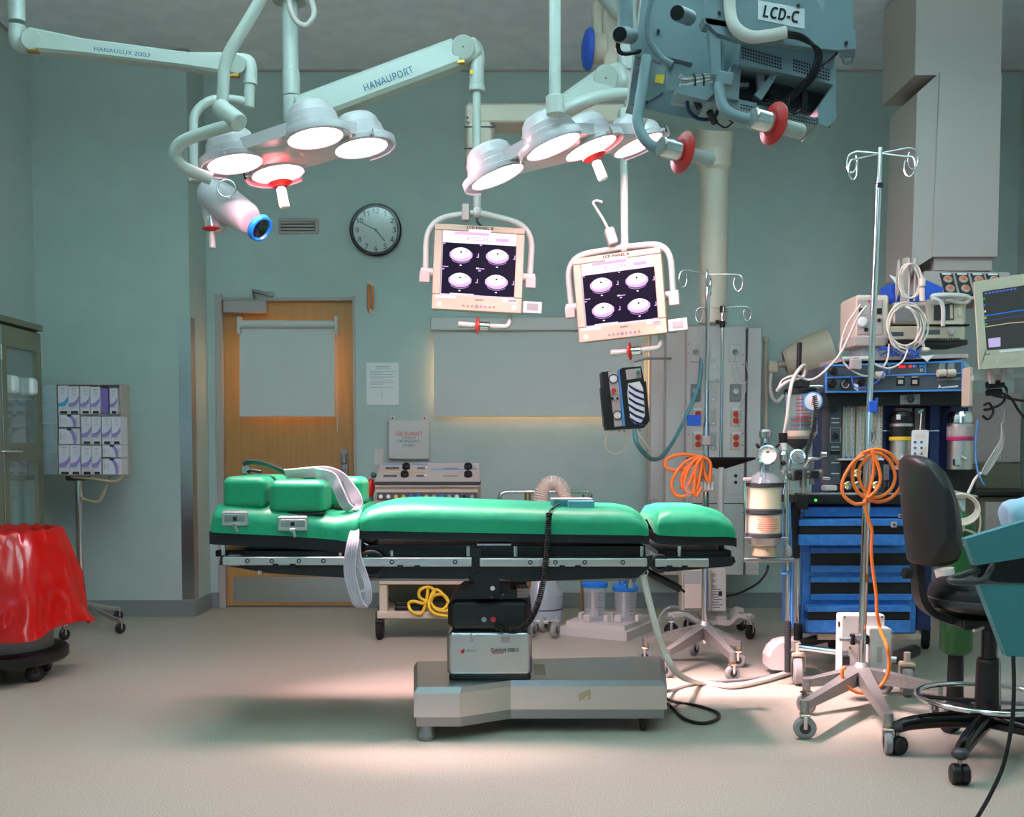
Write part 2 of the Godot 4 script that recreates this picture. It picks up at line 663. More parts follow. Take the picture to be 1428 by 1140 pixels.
func build_room() -> void:
	var z := -BACK
	structure("floor", mb().boxto(Vector3(LEFT_X - 0.15, -0.15, z - 0.4), Vector3(RIGHT_X + 0.15, 0, REAR_Z + 0.15)), M.floor_vinyl, "grey speckled vinyl floor")
	structure("ceiling", mb().boxto(Vector3(LEFT_X - 0.15, CEIL, z - 0.4), Vector3(RIGHT_X + 0.15, CEIL + 0.15, REAR_Z + 0.15)), M.ceiling_paint, "plain white ceiling")
	var cx := P(268, 650, NEAR_WALL).x
	structure("wall_left", mb().boxto(Vector3(LEFT_X - 0.15, 0, -NEAR_WALL), Vector3(LEFT_X, CEIL, REAR_Z)), M.wall_paint)
	structure("wall_right", mb().boxto(Vector3(RIGHT_X, 0, z), Vector3(RIGHT_X + 0.15, CEIL, REAR_Z)), M.wall_paint)
	structure("wall_rear", mb().boxto(Vector3(LEFT_X - 0.15, 0, REAR_Z), Vector3(RIGHT_X + 0.15, CEIL, REAR_Z + 0.15)), M.wall_paint)
	structure("wall_corner", mb().boxto(Vector3(LEFT_X - 0.15, 0, -NEAR_WALL), Vector3(cx, CEIL, z - 0.2)), M.wall_paint, "projecting wall beside the door")
	# back wall with the door and the window opening
	var d0 := P(311, 700, BACK).x
	var d1 := P(495, 700, BACK).x
	var dt := P(400, 417, BACK).y
	var w0 := P(611, 480, BACK)
	var w1 := P(890, 573, BACK)
	structure("wall_back", wall_holes(mb(), cx, RIGHT_X + 0.15, 0, CEIL, [[d0, d1, 0.0, dt], [w0.x, w1.x, w1.y, w0.y]], z, 0.2), M.wall_paint)
	# baseboards
	var bh := 0.105
	structure("baseboard_back", mb().boxto(Vector3(d1 + 0.03, 0, z + 0.012), Vector3(RIGHT_X, bh, z)).boxto(Vector3(cx + 0.012, 0, z + 0.012), Vector3(d0 - 0.03, bh, z)), M.cove_vinyl)
	structure("baseboard_corner", mb().boxto(Vector3(LEFT_X, 0, -NEAR_WALL + 0.012), Vector3(cx + 0.012, bh, -NEAR_WALL)).boxto(Vector3(cx, 0, -NEAR_WALL), Vector3(cx + 0.012, bh, z + 0.012)), M.cove_vinyl)
	structure("baseboard_left", mb().boxto(Vector3(LEFT_X, 0, -NEAR_WALL + 0.012), Vector3(LEFT_X + 0.012, bh, REAR_Z)), M.cove_vinyl)
	structure("baseboard_right", mb().boxto(Vector3(RIGHT_X - 0.012, 0, z + 0.012), Vector3(RIGHT_X, bh, REAR_Z)), M.cove_vinyl)
	# thin ceiling trim
	structure("trim_1", mb().boxto(Vector3(cx, CEIL - 0.012, z + 0.02), Vector3(RIGHT_X, CEIL, z)), M.pale_grey)
	structure("trim_2", mb().boxto(Vector3(LEFT_X, CEIL - 0.012, -NEAR_WALL + 0.02), Vector3(cx + 0.02, CEIL, -NEAR_WALL)).boxto(Vector3(cx, CEIL - 0.012, -NEAR_WALL), Vector3(cx + 0.02, CEIL, z + 0.02)), M.pale_grey)
	structure("trim_3", mb().boxto(Vector3(LEFT_X, CEIL - 0.012, -NEAR_WALL), Vector3(LEFT_X + 0.02, CEIL, REAR_Z)), M.pale_grey)
	# door
	var dz := z - 0.03
	var door := structure("door_1", mb().boxto(Vector3(d0 + 0.012, 0.008, dz), Vector3(d1 - 0.006, dt - 0.012, dz - 0.045), 0.003), M.maple, "maple wood door")
	part(door, "kick_plate", mb().boxto(Vector3(P(323, 800, BACK).x, 0.035, dz + 0.003), Vector3(P(492, 800, BACK).x, P(400, 806, BACK).y, dz)), M.steel, "steel kick plate")
	var m := mb()
	for k in 7:
		for yy in [0.05, P(400, 806, BACK).y - 0.015]:
			var xx := lerpf(P(323, 800, BACK).x + 0.02, P(492, 800, BACK).x - 0.02, k / 6.0)
			m.cyl(Vector3(xx, yy, dz + 0.003), Vector3(xx, yy, dz + 0.005), 0.004, 0.003, 8)
	part(door, "screw", m, M.chrome)
	var dp0 := P(339, 462, BACK)
	var dp1 := P(463, 576, BACK)
	part(door, "window_pane", mb().boxto(Vector3(dp0.x, dp1.y, dz + 0.002), Vector3(dp1.x, dp0.y, dz + 0.0005)), M.lit_window, "lit window pane behind the blind")
	m = mb()
	pbox(m, 475, 627, 485, 662, BACK - 0.0, 0.03, 0.003)
	var lock := part(door, "lock_plate", m, M.dull_metal)
	m = mb()
	m.rb(P(480, 640, BACK - 0.02), Vector3(0.03, 0.07, 0.05), 0.006)
	m.cyl(P(480, 652, BACK - 0.005), P(480, 652, BACK - 0.05), 0.011, 0.013, 14)
	part(lock, "push_paddle", m, M.dull_metal)
	m = mb()
	pbox(m, 311, 419, 371, 436, BACK - 0.05, 0.06, 0.006)
	var closer := part(door, "closer_body", m, M.pale_grey, "grey door closer")
	part(closer, "closer_arm", mb().tube(ps([[356, 417, BACK - 0.06], [352, 406, BACK - 0.05], [377, 411, BACK - 0.01]]), 0.012, 6).rb(P(377, 411, BACK - 0.012), Vector3(0.05, 0.03, 0.02), 0.004), M.dull_metal)
	# frame
	m = mb()
	m.boxto(Vector3(d0 - 0.035, 0, z + 0.012), Vector3(d0 + 0.012, dt + 0.03, z - 0.1), 0.002)
	m.boxto(Vector3(d1 - 0.006, 0, z + 0.006), Vector3(d1 + 0.012, dt + 0.02, z - 0.1), 0.002)
	m.boxto(Vector3(d0, dt - 0.012, z + 0.006), Vector3(d1, dt + 0.008, z - 0.1), 0.002)
	structure("trim_4", m, M.pale_grey, "grey door frame")
	m = mb()
	m.boxto(Vector3(d0, 0, z - 0.02), Vector3(d1, 0.006, z - 0.12))
	structure("trim_5", m, M.dull_metal, "metal threshold")
	# the window behind the blind: lit from the corridor
	var win := structure("window_1", mb().boxto(Vector3(w0.x, w1.y, z - 0.06), Vector3(w1.x, w0.y, z - 0.08)), M.lit_window, "lit window pane behind the blind")
	part(win, "window_frame", mb().boxto(Vector3(w0.x, w1.y, z), Vector3(w0.x + 0.02, w0.y, z - 0.08)).boxto(Vector3(w1.x - 0.02, w1.y, z), Vector3(w1.x, w0.y, z - 0.08)).boxto(Vector3(w0.x, w1.y, z), Vector3(w1.x, w1.y + 0.02, z - 0.08)).boxto(Vector3(w0.x, w0.y - 0.02, z), Vector3(w1.x, w0.y, z - 0.08)), M.pale_grey)
	var wl := AreaLight3D.new()
	wl.name = "window_light"
	wl.area_size = Vector2(w1.x - w0.x - 0.06, w0.y - w1.y - 0.06)
	wl.light_color = Color(1.0, 0.80, 0.60)
	wl.light_energy = 0.9
	wl.shadow_enabled = true
	wl.position = Vector3((w0.x + w1.x) * 0.5, (w0.y + w1.y) * 0.5, z - 0.055)
	wl.rotation_degrees = Vector3(0, 180, 0)
	win.add_child(wl)
	# back side of door and window openings are closed so that no light leaks
	structure("wall_behind", mb().boxto(Vector3(cx, 0, z - 0.2), Vector3(RIGHT_X + 0.15, CEIL, z - 0.4)), M.wall_paint)

	blind("roller_blind", "large roller blind drawn over the wall window behind the screens", 605, 898, 442, 461, 580, BACK - 0.02, true)
	blind("roller_blind", "small roller blind drawn over the window of the wooden door", 334, 467, 447, 458, 580, BACK - 0.02, false)
	corner_guard(cx)
	wall_things()

func blind(called: String, label: String, x0: float, x1: float, y0: float, y1: float, yb: float, d: float, boxed: bool) -> void:
	var t := thing(called, label, "blind", P((x0 + x1) * 0.5, yb, d))
	var m := mb()
	if boxed:
		pbox(m, x0 - 5, y0, x1 + 5, y1, d - 0.06, 0.085, 0.008)
		part(t, "cassette", m, M.white_paint, "white blind cassette")
	else:
		m.cyl(P(x0, (y0 + y1) * 0.5, d - 0.035), P(x1, (y0 + y1) * 0.5, d - 0.035), 0.026, -1, 16)
		part(t, "roller", m, M.blind_cloth)
		for sx in [x0 - 1.5, x1 + 1.5]:
			part(t, "bracket", pbox(mb(), sx - 2.5, y0 - 6, sx + 2.0, y1 + 8, d - 0.06, 0.08, 0.004), M.white_paint)
		part(t, "chain", mb().tube(curve(ps([[x1 + 4, y1, d - 0.04], [x1 + 5, 520, d - 0.02], [x1 + 4, 592, d - 0.02], [x1 + 3, 588, d - 0.02], [x1 + 3, y1, d - 0.04]]), 4), 0.0025, 5), M.beige)
	# the cloth hangs 45 mm off the wall, with faint waves
	var rows := []
	for i in 9:
		var row := []
		for j in 25:
			var p := P(lerpf(x0, x1, j / 24.0), lerpf(y1 - 3, yb, i / 8.0), d - 0.03)
			p.z += 0.0025 * sin(j * 1.1 + i * 0.4) * (i / 8.0)
			row.append(p)
		rows.append(row)
	part(t, "cloth", mb().sheet(rows), M.blind_cloth)
	m = mb()
	pbox(m, x0, yb - 2, x1, yb + 1.5, d - 0.036, 0.012, 0.003)
	part(t, "hem_bar", m, M.blind_cloth)

func corner_guard(cx: float) -> void:
	var y0 := 0.11
	var y1 := P(260, 443, NEAR_WALL).y
	var t := thing("corner_guard", "brushed steel guard strip on the wall corner beside the door", "corner guard", Vector3(cx, y0, -NEAR_WALL))
	part(t, "front_leaf", mb().boxto(Vector3(cx - 0.075, y0, -NEAR_WALL + 0.004), Vector3(cx + 0.004, y1, -NEAR_WALL)), M.steel_upright)
	part(t, "side_leaf", mb().boxto(Vector3(cx, y0, -NEAR_WALL), Vector3(cx + 0.004, y1, -NEAR_WALL - 0.09)), M.steel_upright)
	for k in 5:
		var y := lerpf(y0 + 0.08, y1 - 0.05, k / 4.0)
		part(t, "screw", mb().cyl(Vector3(cx - 0.05, y, -NEAR_WALL + 0.004), Vector3(cx - 0.05, y, -NEAR_WALL + 0.006), 0.005, 0.004, 8), M.chrome)

func wall_things() -> void:
	# clock
	var c := P(524.5, 322, BACK)
	var R := absf(P(560.5, 322, BACK).x - c.x)
	var t := thing("wall_clock", "round black-rimmed wall clock above the notice", "clock", c)
	part(t, "rim", mb().lathe(c, Vector3(0, 0, 1), [[R, 0.0], [R, 0.035], [R - 0.008, 0.045], [R - 0.02, 0.045], [R - 0.026, 0.03]], 48), M.black_gloss)
	part(t, "dial", mb().cyl(c, c + Vector3(0, 0, 0.022), R - 0.01, -1, 40), M.paper)
	for k in 12:
		var a := TAU * (k + 1) / 12.0
		var r := R * 0.72
		lettering(t, str(k + 1), c + Vector3(sin(a) * r, cos(a) * r, 0.023), Basis(), 0.036, M.ink, 0.0, "numeral")
		lettering(t, str(k + 13), c + Vector3(sin(a) * R * 0.47, cos(a) * R * 0.47, 0.023), Basis(), 0.014, M.ink_pale, 0.0, "small_numeral")
	for h in [[-63.5, 0.80, 0.007], [140.0, 0.60, 0.009]]:
		var a := deg_to_rad(h[0])
		var dir := Vector3(sin(a), cos(a), 0)
		part(t, "clock_hand", mb().box(c + dir * R * h[1] * 0.4 + Vector3(0, 0, 0.029), Vector3(h[2], R * h[1], 0.003), Basis(Vector3.BACK, -a)), M.ink)
	part(t, "hub", mb().cyl(c + Vector3(0, 0, 0.024), c + Vector3(0, 0, 0.034), 0.009, -1, 12), M.ink)
	part(t, "glass", mb().cyl(c + Vector3(0, 0, 0.037), c + Vector3(0, 0, 0.039), R - 0.021, -1, 40), M.glass)
	# vent grille
	var v := thing("wall_vent", "white louvred wall vent above the door", "vent", P(415, 325, BACK))
	var m := mb()
	for a in [[388, 304.5, 444, 308], [388, 322, 444, 326], [388, 308, 391, 322], [439, 308, 444, 322]]:
		pbox(m, a[0], a[1], a[2], a[3], BACK - 0.014, 0.013, 0.003)
	part(v, "frame", m, M.pale_grey)
	part(v, "backing", pbox(mb(), 390, 307, 441, 323, BACK - 0.003, 0.003, 0.0005), M.dark_grey)
	for k in 3:
		var y := 310.3 + 4.6 * k
		part(v, "louvre", pbox(mb(), 391, y - 1.5, 439, y + 1.5, BACK - 0.012, 0.01, 0.002), M.pale_grey)
	# orange strap on two buttons
	t = thing("hanging_strap", "orange strap looped over two white wall buttons", "strap", P(516, 436, BACK))
	part(t, "loop", mb().tube(curve(ps([[514, 398, BACK - 0.02], [518.5, 398, BACK - 0.02], [519.5, 415, BACK - 0.02], [518.5, 433, BACK - 0.02], [514.5, 433, BACK - 0.02], [514, 415, BACK - 0.02]]), 4, true), 0.008, 6, true), M.orange)
	for a in [[515, 394], [519, 397], [517.5, 433.5], [519, 437]]:
		part(t, "button", mb().cyl(P(a[0], a[1], BACK), P(a[0], a[1], BACK - 0.03), 0.014, 0.012, 14), M.white_paint)
	# notice
	var im := Image.create(160, 210, false, Image.FORMAT_RGB8)
	im.fill(c8(224, 226, 226))
	var g := RandomNumberGenerator.new()
	g.seed = 4
	for row in 11:
		var y: int = [18, 26, 42, 48, 58, 70, 76, 90, 98, 106, 122][row]
		var x := 46 if row < 2 else 18
		while x < (116 if row < 2 else (134 if row % 3 else 80)):
			var w := g.randi_range(4, 11)
			im.fill_rect(Rect2i(x, y, w, 3 if row < 2 else 2), c8(120, 122, 126))
			x += w + 3
	for k in 4:
		im.fill_rect(Rect2i(70 + k % 2 * 3, 138 + k * 10, 8, 6), c8(224, 190, 186))
	var pm := mat("notice_print", Color.WHITE, 0.35)
	pm.albedo_texture = ImageTexture.create_from_image(im)
	t = thing("wall_notice", "printed white notice sheet taped to the wall beside the door", "notice", P(533, 565, BACK))
	m = mb()
	m.uvquad(P(511.5, 565, BACK - 0.003), P(556, 565, BACK - 0.003), P(555.5, 506, BACK - 0.003), P(511, 506, BACK - 0.003))
	part(t, "print", m, pm)
	part(t, "sheet", pbox(mb(), 511, 506, 556, 565, BACK - 0.0025, 0.002, 0.0005), M.paper)
	# fire blanket
	t = thing("fire_blanket_pack", "flat white fire blanket pack hung on the wall", "fire blanket", P(570, 641, BACK))
	var body := part(t, "case", pbox(mb(), 541, 586, 598.5, 641, BACK - 0.045, 0.045, 0.01), M.white_paint)
	for x in [547.5, 592]:
		var hk := part(t, "hanger", pbox(mb(), x - 3.5, 580, x + 3.5, 588, BACK - 0.02, 0.015, 0.004), M.white_paint)
		part(hk, "screw", mb().cyl(P(x, 583.5, BACK - 0.02), P(x, 583.5, BACK - 0.025), 0.006, -1, 10), M.ink)
	var bd := BACK - 0.046
	lettering(body, "FIRE BLANKET", P(570, 605.5, bd), Basis(), 0.030, M.ink_red, P(589, 605, bd).x - P(552, 605, bd).x)
	lettering(body, "FOR EMERGENCY", P(570, 615.5, bd), Basis(), 0.019, M.ink_blue, P(586, 605, bd).x - P(554, 605, bd).x)
	lettering(body, "USE ONLY", P(570, 621.5, bd), Basis(), 0.019, M.ink_blue, P(579, 605, bd).x - P(561.5, 605, bd).x)
	part(body, "print_line", pbox(mb(), 561, 610.5, 580, 611.3, bd, 0.001, 0.0003), M.ink_grey)
	# light switch
	t = thing("wall_switch", "white wall switch plate with a small lit dot", "switch", P(528, 650, BACK))
	part(t, "plate", pbox(mb(), 521, 626, 535, 650, BACK - 0.008, 0.008, 0.003), M.white_paint)
	part(t, "indicator_light", mb().cyl(P(529.5, 638.5, BACK - 0.008), P(529.5, 638.5, BACK - 0.012), 0.006, -1, 10), M.led_dot)

# ------------------------------------------------------------------ left: cabinet, suture rack, waste bin
func build_left() -> void:
	supply_cabinet()
	suture_rack()
	waste_bin()

func supply_cabinet() -> void:
	var fx := -2.75
	var zb := PX(60, 600, fx).z        # far end
	var zf := zb + 1.7
	var top := PX(60, 455, fx).y
	var t := thing("supply_cabinet", "grey metal supply cabinet with glazed doors beside the suture rack", "cabinet", Vector3(fx, 0, (zb + zf) * 0.5))
	var m := mb()
	var bx := LEFT_X + 0.015
	m.boxto(Vector3(bx, 0.02, zb), Vector3(bx + 0.02, top, zf))
	m.boxto(Vector3(bx, 0.02, zb), Vector3(fx - 0.02, top, zb + 0.02))
	m.boxto(Vector3(bx, 0.02, zf - 0.02), Vector3(fx - 0.02, top, zf))
	m.boxto(Vector3(bx, 0.0, zb), Vector3(fx - 0.02, 0.08, zf))
	part(t, "body", m, M.cabinet_metal)
	part(t, "top_panel", mb().boxto(Vector3(bx, top - 0.035, zb - 0.01), Vector3(fx + 0.01, top, zf + 0.01), 0.004), M.cabinet_metal)
	for y in [0.62, PX(30, 545, fx).y - 0.02]:
		part(t, "shelf", mb().boxto(Vector3(bx + 0.02, y - 0.02, zb + 0.02), Vector3(fx - 0.03, y, zf - 0.02)), M.cabinet_metal)
	# two doors, each with an upper and a lower pane
	var zm := PX(3, 600, fx).z
	var y_up := [PX(30, 490, fx).y + 0.01, PX(30, 618, fx).y]
	var y_lo := [PX(30, 643, fx).y, 0.25]
	for dd in [[zb + 0.006, zm - 0.003], [zm + 0.003, zf - 0.006]]:
		var a: float = dd[0]
		var b: float = dd[1]
		var dm := mb()
		var th := 0.02
		dm.boxto(Vector3(fx - th, 0.09, a), Vector3(fx, top - 0.05, a + 0.07))
		dm.boxto(Vector3(fx - th, 0.09, b - 0.07), Vector3(fx, top - 0.05, b))
		dm.boxto(Vector3(fx - th, y_up[0], a + 0.07), Vector3(fx, top - 0.05, b - 0.07))
		dm.boxto(Vector3(fx - th, y_lo[0], a + 0.07), Vector3(fx, y_up[1], b - 0.07))
		dm.boxto(Vector3(fx - th, 0.09, a + 0.07), Vector3(fx, y_lo[1], b - 0.07))
		var door := part(t, "door", dm, M.cabinet_metal)
		for pp in [y_up, y_lo]:
			part(door, "pane", mb().boxto(Vector3(fx - 0.014, pp[1], a + 0.07), Vector3(fx - 0.010, pp[0], b - 0.07)), M.glass)
		for hy in [top - 0.2, 0.3]:
			part(door, "hinge", mb().cyl(Vector3(fx + 0.004, hy - 0.04, a - 0.002), Vector3(fx + 0.004, hy + 0.04, a - 0.002), 0.008, -1, 8), M.chrome)
		var hz := b - 0.035 if a < zm else a + 0.035
		var hy := PX(12, 630, fx).y
		part(door, "handle", mb().tube([Vector3(fx, hy, hz), Vector3(fx + 0.04, hy, hz), Vector3(fx + 0.045, hy, hz - 0.09), Vector3(fx + 0.03, hy + 0.01, hz - 0.1)], 0.008, 8), M.chrome)
	part(t, "edge_strip", mb().boxto(Vector3(fx, 0.09, zm - 0.003), Vector3(fx + 0.006, top - 0.05, zm + 0.004)), M.chrome)
	# contents: packs on the shelves, a red bin
	var g := RandomNumberGenerator.new()
	g.seed = 12
	var y1 := PX(30, 545, fx).y - 0.02
	for k in 5:
		var zz := zb + 0.1 + 0.11 * k
		var o := single("sterile_pack", "pale wrapped pack on the upper cabinet shelf behind glass", "pack", mb().rb(Vector3(fx - 0.13 + g.randf() * 0.04, y1 + 0.052, zz), Vector3(0.2, 0.1, 0.09), 0.02, Basis(Vector3.UP, g.randf() * 0.3), 2), M.pack_blue if k % 2 else M.paper, "packs on the upper cabinet shelf")
		o.set_meta("kind", "thing")
	for k in 5:
		var zz := zb + 0.11 + 0.11 * k
		single("folded_drape", "green folded drape leaning on the lower cabinet shelf", "drape", mb().rb(Vector3(fx - 0.14, 0.62 + 0.12, zz), Vector3(0.2, 0.235, 0.07), 0.02, Basis(), 2), M.dark_green_cloth, "folded drapes on the lower cabinet shelf")
	var bz := PX(38, 700, fx).z
	t = thing("red_bin", "small red plastic bin with white packs inside the cabinet", "bin", Vector3(fx - 0.15, 0.36, bz))
	part(t, "tub", mb().lathe(Vector3(fx - 0.15, 0.362, bz), Vector3.UP, [[0.0, 0.0], [0.09, 0.0], [0.115, 0.14], [0.105, 0.14], [0.085, 0.02], [0.0, 0.02]], 4), M.red)
	part(t, "packs", mb().rb(Vector3(fx - 0.15, 0.5, bz), Vector3(0.13, 0.12, 0.13), 0.03, Basis(Vector3.UP, 0.5), 2).rb(Vector3(fx - 0.13, 0.55, bz + 0.02), Vector3(0.1, 0.09, 0.1), 0.02, Basis(Vector3.UP, 0.1), 2), M.paper)
	part(t, "tag", mb().boxto(Vector3(fx - 0.063, 0.4, bz - 0.02), Vector3(fx - 0.061, 0.44, bz + 0.02)), M.paper)
	single("low_shelf", "grey metal shelf board inside the cabinet under the red bin", "shelf", mb().boxto(Vector3(bx + 0.02, 0.34, zb + 0.02), Vector3(fx - 0.03, 0.36, zf - 0.02)), M.cabinet_metal)

func suture_face(sd: int, kind: int) -> StandardMaterial3D:
	var im := Image.create(64, 160, false, Image.FORMAT_RGB8)
	im.fill(c8(216, 210, 216))
	var g := RandomNumberGenerator.new()
	g.seed = sd
	var col := c8(60, 150, 196) if kind == 1 else c8(150, 128, 190)
	for y in 160:
		for x in 64:
			var u := x / 63.0
			var edge := 108.0 - 46.0 * pow(u, 3.0)
			if y > edge and y < edge + 26.0 + 10.0 * u:
				im.set_pixel(x, y, col if u > 0.25 or y > edge + 8 else col.lerp(c8(216, 210, 216), 0.5))
	for row in 5:
		var y := 12 + row * 10
		var x := 22
		while x < 46 - row % 2 * 6:
			im.fill_rect(Rect2i(x, y, 4, 4 if row == 0 else 2), c8(110, 106, 116))
			x += g.randi_range(5, 7)
	im.fill_rect(Rect2i(6, 134, 52, 7), c8(206, 170, 186) if kind == 0 else c8(190, 214, 226))
	im.fill_rect(Rect2i(10, 146, 42, 3), c8(170, 168, 176))
	var m := mat("suture_print_%d" % sd, Color.WHITE, 0.55)
	m.albedo_texture = ImageTexture.create_from_image(im)
	return m

func suture_rack() -> void:
	var d := 6.35
	var base := Vector3(P(110, 700, d + 0.08).x, 0, -d - 0.08)
	var t := thing("suture_rack", "chrome rolling stand with a clear compartment rack beside the cabinet", "rack", base)
	# compartment case
	var x0 := P(79.5, 600, d).x
	var x1 := P(168, 600, d).x
	var ytop := P(120, 536, d).y
	var ybot := P(120, 663, d).y
	var dep := 0.16
	var m := mb()
	m.boxto(Vector3(x0, ybot, -d - dep), Vector3(x1, ytop, -d - dep + 0.005))
	part(t, "back_panel", m, M.acrylic)
	for k in 4:
		var y := lerpf(ytop, ybot, k / 3.0)
		part(t, "rack_shelf", mb().boxto(Vector3(x0, y - 0.005, -d - dep), Vector3(x1, y + 0.002, -d)), M.pale_grey)
	for k in 4:
		var x := lerpf(x0, x1, k / 3.0)
		part(t, "divider", mb().boxto(Vector3(x - 0.003, ybot, -d - dep), Vector3(x + 0.003, ytop, -d)), M.pale_grey)
	# folded-back side wing of clear panels
	var w0 := P(40, 600, d + 0.1).x
	for k in 3:
		var ya: float = lerpf(ytop, ybot, [0.0, 0.43, 0.76][k]) - 0.004
		var yb: float = lerpf(ytop, ybot, [0.43, 0.76, 1.0][k]) + 0.004
		var a := Vector3(x0 - 0.002, ya, -d)
		var b := Vector3(w0 + 0.01 * k, ya, -d - 0.05)
		var c := Vector3(w0 + 0.01 * k, yb, -d - 0.05)
		var e := Vector3(x0 - 0.002, yb, -d)
		part(t, "side_panel", mb().prism([a, b, c, e], Vector3(0, 0, -0.006)), M.acrylic)
	lettering(t, "ORC", Vector3(lerpf(w0, x0, 0.62), P(60, 562, d).y, -d - 0.012), Basis(Vector3.UP, 0.25), 0.017, M.ink_grey)
	# pole and base
	part(t, "pole", mb().cyl(Vector3(base.x, 0.13, base.z), Vector3(base.x, ybot - 0.02, base.z), 0.021, -1, 16), M.chrome)
	part(t, "collar", mb().rb(Vector3(base.x, ybot - 0.018, base.z), Vector3(0.12, 0.03, 0.1), 0.008), M.dark_grey)
	for a in [[168, 884], [165, 866], [62, 872], [90, 893]]:
		var w := G(a[0], a[1])
		var top := Vector3(w.x, 0.075, w.z)
		part(t, "leg", mb().tube([Vector3(base.x, 0.15, base.z), top + (Vector3(base.x, 0.11, base.z) - top) * 0.15, top], 0.016, 8), M.chrome)
		caster(t, w, 0.032, M.black, M.chrome)
	# loose tan tubing and hook below the rack
	single("tan_tubing", "tan tubing draped under the suture rack", "tubing", mb().tube(curve(ps([[92, 665, d + 0.05], [130, 668, d], [160, 672, d], [171, 664, d + 0.02], [166, 656, d + 0.06], [152, 668, d + 0.04], [144, 690, d + 0.04], [136, 700, d + 0.04], [118, 697, d + 0.05], [112, 690, d + 0.06]]), 6), 0.009, 8), M.tan_tube)
	# boxes: rows of [x0, x1, y0, y1, sideways, kind]
	var boxes := [
		[81, 95, 538, 574, 0, 1], [95.8, 110, 539, 574, 0, 0], [112.2, 125, 539, 574, 0, 0], [126.5, 139, 540, 574, 0, 0], [153, 163.5, 542, 575, 0, 0],
		[82, 111, 579, 596, 1, 0], [82, 111, 598, 615, 1, 0], [113.5, 127, 581, 611, 0, 0], [127.8, 140.5, 581, 611, 0, 0], [142, 155, 581, 611, 0, 0], [155.8, 168, 581, 611, 0, 0],
		[82, 97, 621, 652, 0, 0], [98, 111.5, 621, 652, 0, 0], [113.5, 127.5, 622, 653, 0, 0], [128.5, 140.5, 622, 653, 0, 0], [143, 169, 621, 638, 1, 0], [143, 169, 640, 657, 1, 0]]
	var faces := [suture_face(1, 0), suture_face(2, 1)]
	var k := 0
	for b in boxes:
		var label: String
		if b[5] == 1: label = "white suture box with a blue band in the rack's top row"
		elif b[4] == 1: label = "white suture box lying flat in the rack, stacked %s %s row" % ["upper in the" if b[3] in [596, 638] else "lower in the", "middle" if b[2] < 620 else "bottom"]
		else: label = "upright white suture box with a purple band in the rack's %s row" % ("top" if b[2] < 560 else ("middle" if b[2] < 600 else "bottom"))
		var shelf := lerpf(ytop, ybot, floorf(lerpf(0.0, 3.0, (b[2] - 534.0) / 129.0) + 1.0) / 3.0) + 0.003
		var o := thing("suture_box", label, "box", P((b[0] + b[1]) * 0.5, b[3], d - 0.01), "suture boxes in the rack" if b[5] == 0 else "")
		var lo := P(b[0], b[3], d - 0.012)
		var hi := P(b[1], b[2], d - 0.012)
		if b[4] == 0 or b[3] in [615, 657]: lo.y = shelf
		var cm := mb()
		cm.boxto(Vector3(lo.x, lo.y, lo.z), Vector3(hi.x, hi.y, lo.z - 0.11), 0.002)
		part(o, "carton", cm, M.box_white)
		var q := mb()
		var z := lo.z + 0.001
		if b[4] == 0:
			q.uvquad(Vector3(lo.x + 0.001, lo.y + 0.02, z), Vector3(hi.x - 0.001, lo.y + 0.02, z), Vector3(hi.x - 0.001, hi.y - 0.002, z), Vector3(lo.x + 0.001, hi.y - 0.002, z))
			part(o, "dispensing_slot", mb().boxto(Vector3(lo.x + 0.012, lo.y + 0.002, z + 0.0005), Vector3(hi.x - 0.008, lo.y + 0.018, z - 0.004), 0.002), M.ink)
		else:
			q.uvquad(Vector3(hi.x - 0.001, lo.y + 0.002, z), Vector3(hi.x - 0.001, hi.y - 0.002, z), Vector3(lo.x + 0.002, hi.y - 0.002, z), Vector3(lo.x + 0.002, lo.y + 0.002, z))
			var mx := (lo.x + hi.x) * 0.5
			part(o, "thumb_notch", mb().boxto(Vector3(mx - 0.014, hi.y - 0.012, z + 0.0005), Vector3(mx + 0.014, hi.y, z - 0.004), 0.002), M.ink)
		part(o, "print", q, faces[b[5]])
		k += 1
	var pb := P(141.5, 575, d)
	single("purple_carton", "plain purple carton standing in the suture rack's top row", "box", mb().boxto(Vector3(pb.x, P(141, 577, d).y, -d + 0.004), Vector3(P(151.5, 575, d).x, P(141, 542, d).y, -d - 0.11), 0.002), M.purple)

func caster(parent: Node3D, at: Vector3, r: float, tyre: Material, fork: Material, turn := 0.6) -> void:
	var ax := Vector3(cos(turn), 0, sin(turn))
	var c := at + Vector3(0, r, 0)
	var w := part(parent, "caster_wheel", mb().lathe(c - ax * r * 0.34, ax, [[0.0, 0.0], [r * 0.82, 0.0], [r, r * 0.14], [r, r * 0.54], [r * 0.82, r * 0.68], [0.0, r * 0.68]], 18), tyre)
	part(w, "hub", mb().cyl(c - ax * r * 0.37, c + ax * r * 0.37, r * 0.5, -1, 14), M.dark_grey)
	part(parent, "caster_fork", mb().rb(c + Vector3(0, r * 1.12, 0), Vector3(r * 0.95, r * 0.28, r * 0.95), r * 0.1, Basis(Vector3.UP, -turn)).rb(c + ax * r * 0.46 + Vector3(0, r * 0.5, 0), Vector3(r * 0.1, r * 1.15, r * 0.34), r * 0.03, Basis(Vector3.UP, -turn)).rb(c - ax * r * 0.46 + Vector3(0, r * 0.5, 0), Vector3(r * 0.1, r * 1.15, r * 0.34), r * 0.03, Basis(Vector3.UP, -turn)).cyl(c + Vector3(0, r * 1.2, 0), c + Vector3(0, r * 1.9, 0), r * 0.22, -1, 10), fork)

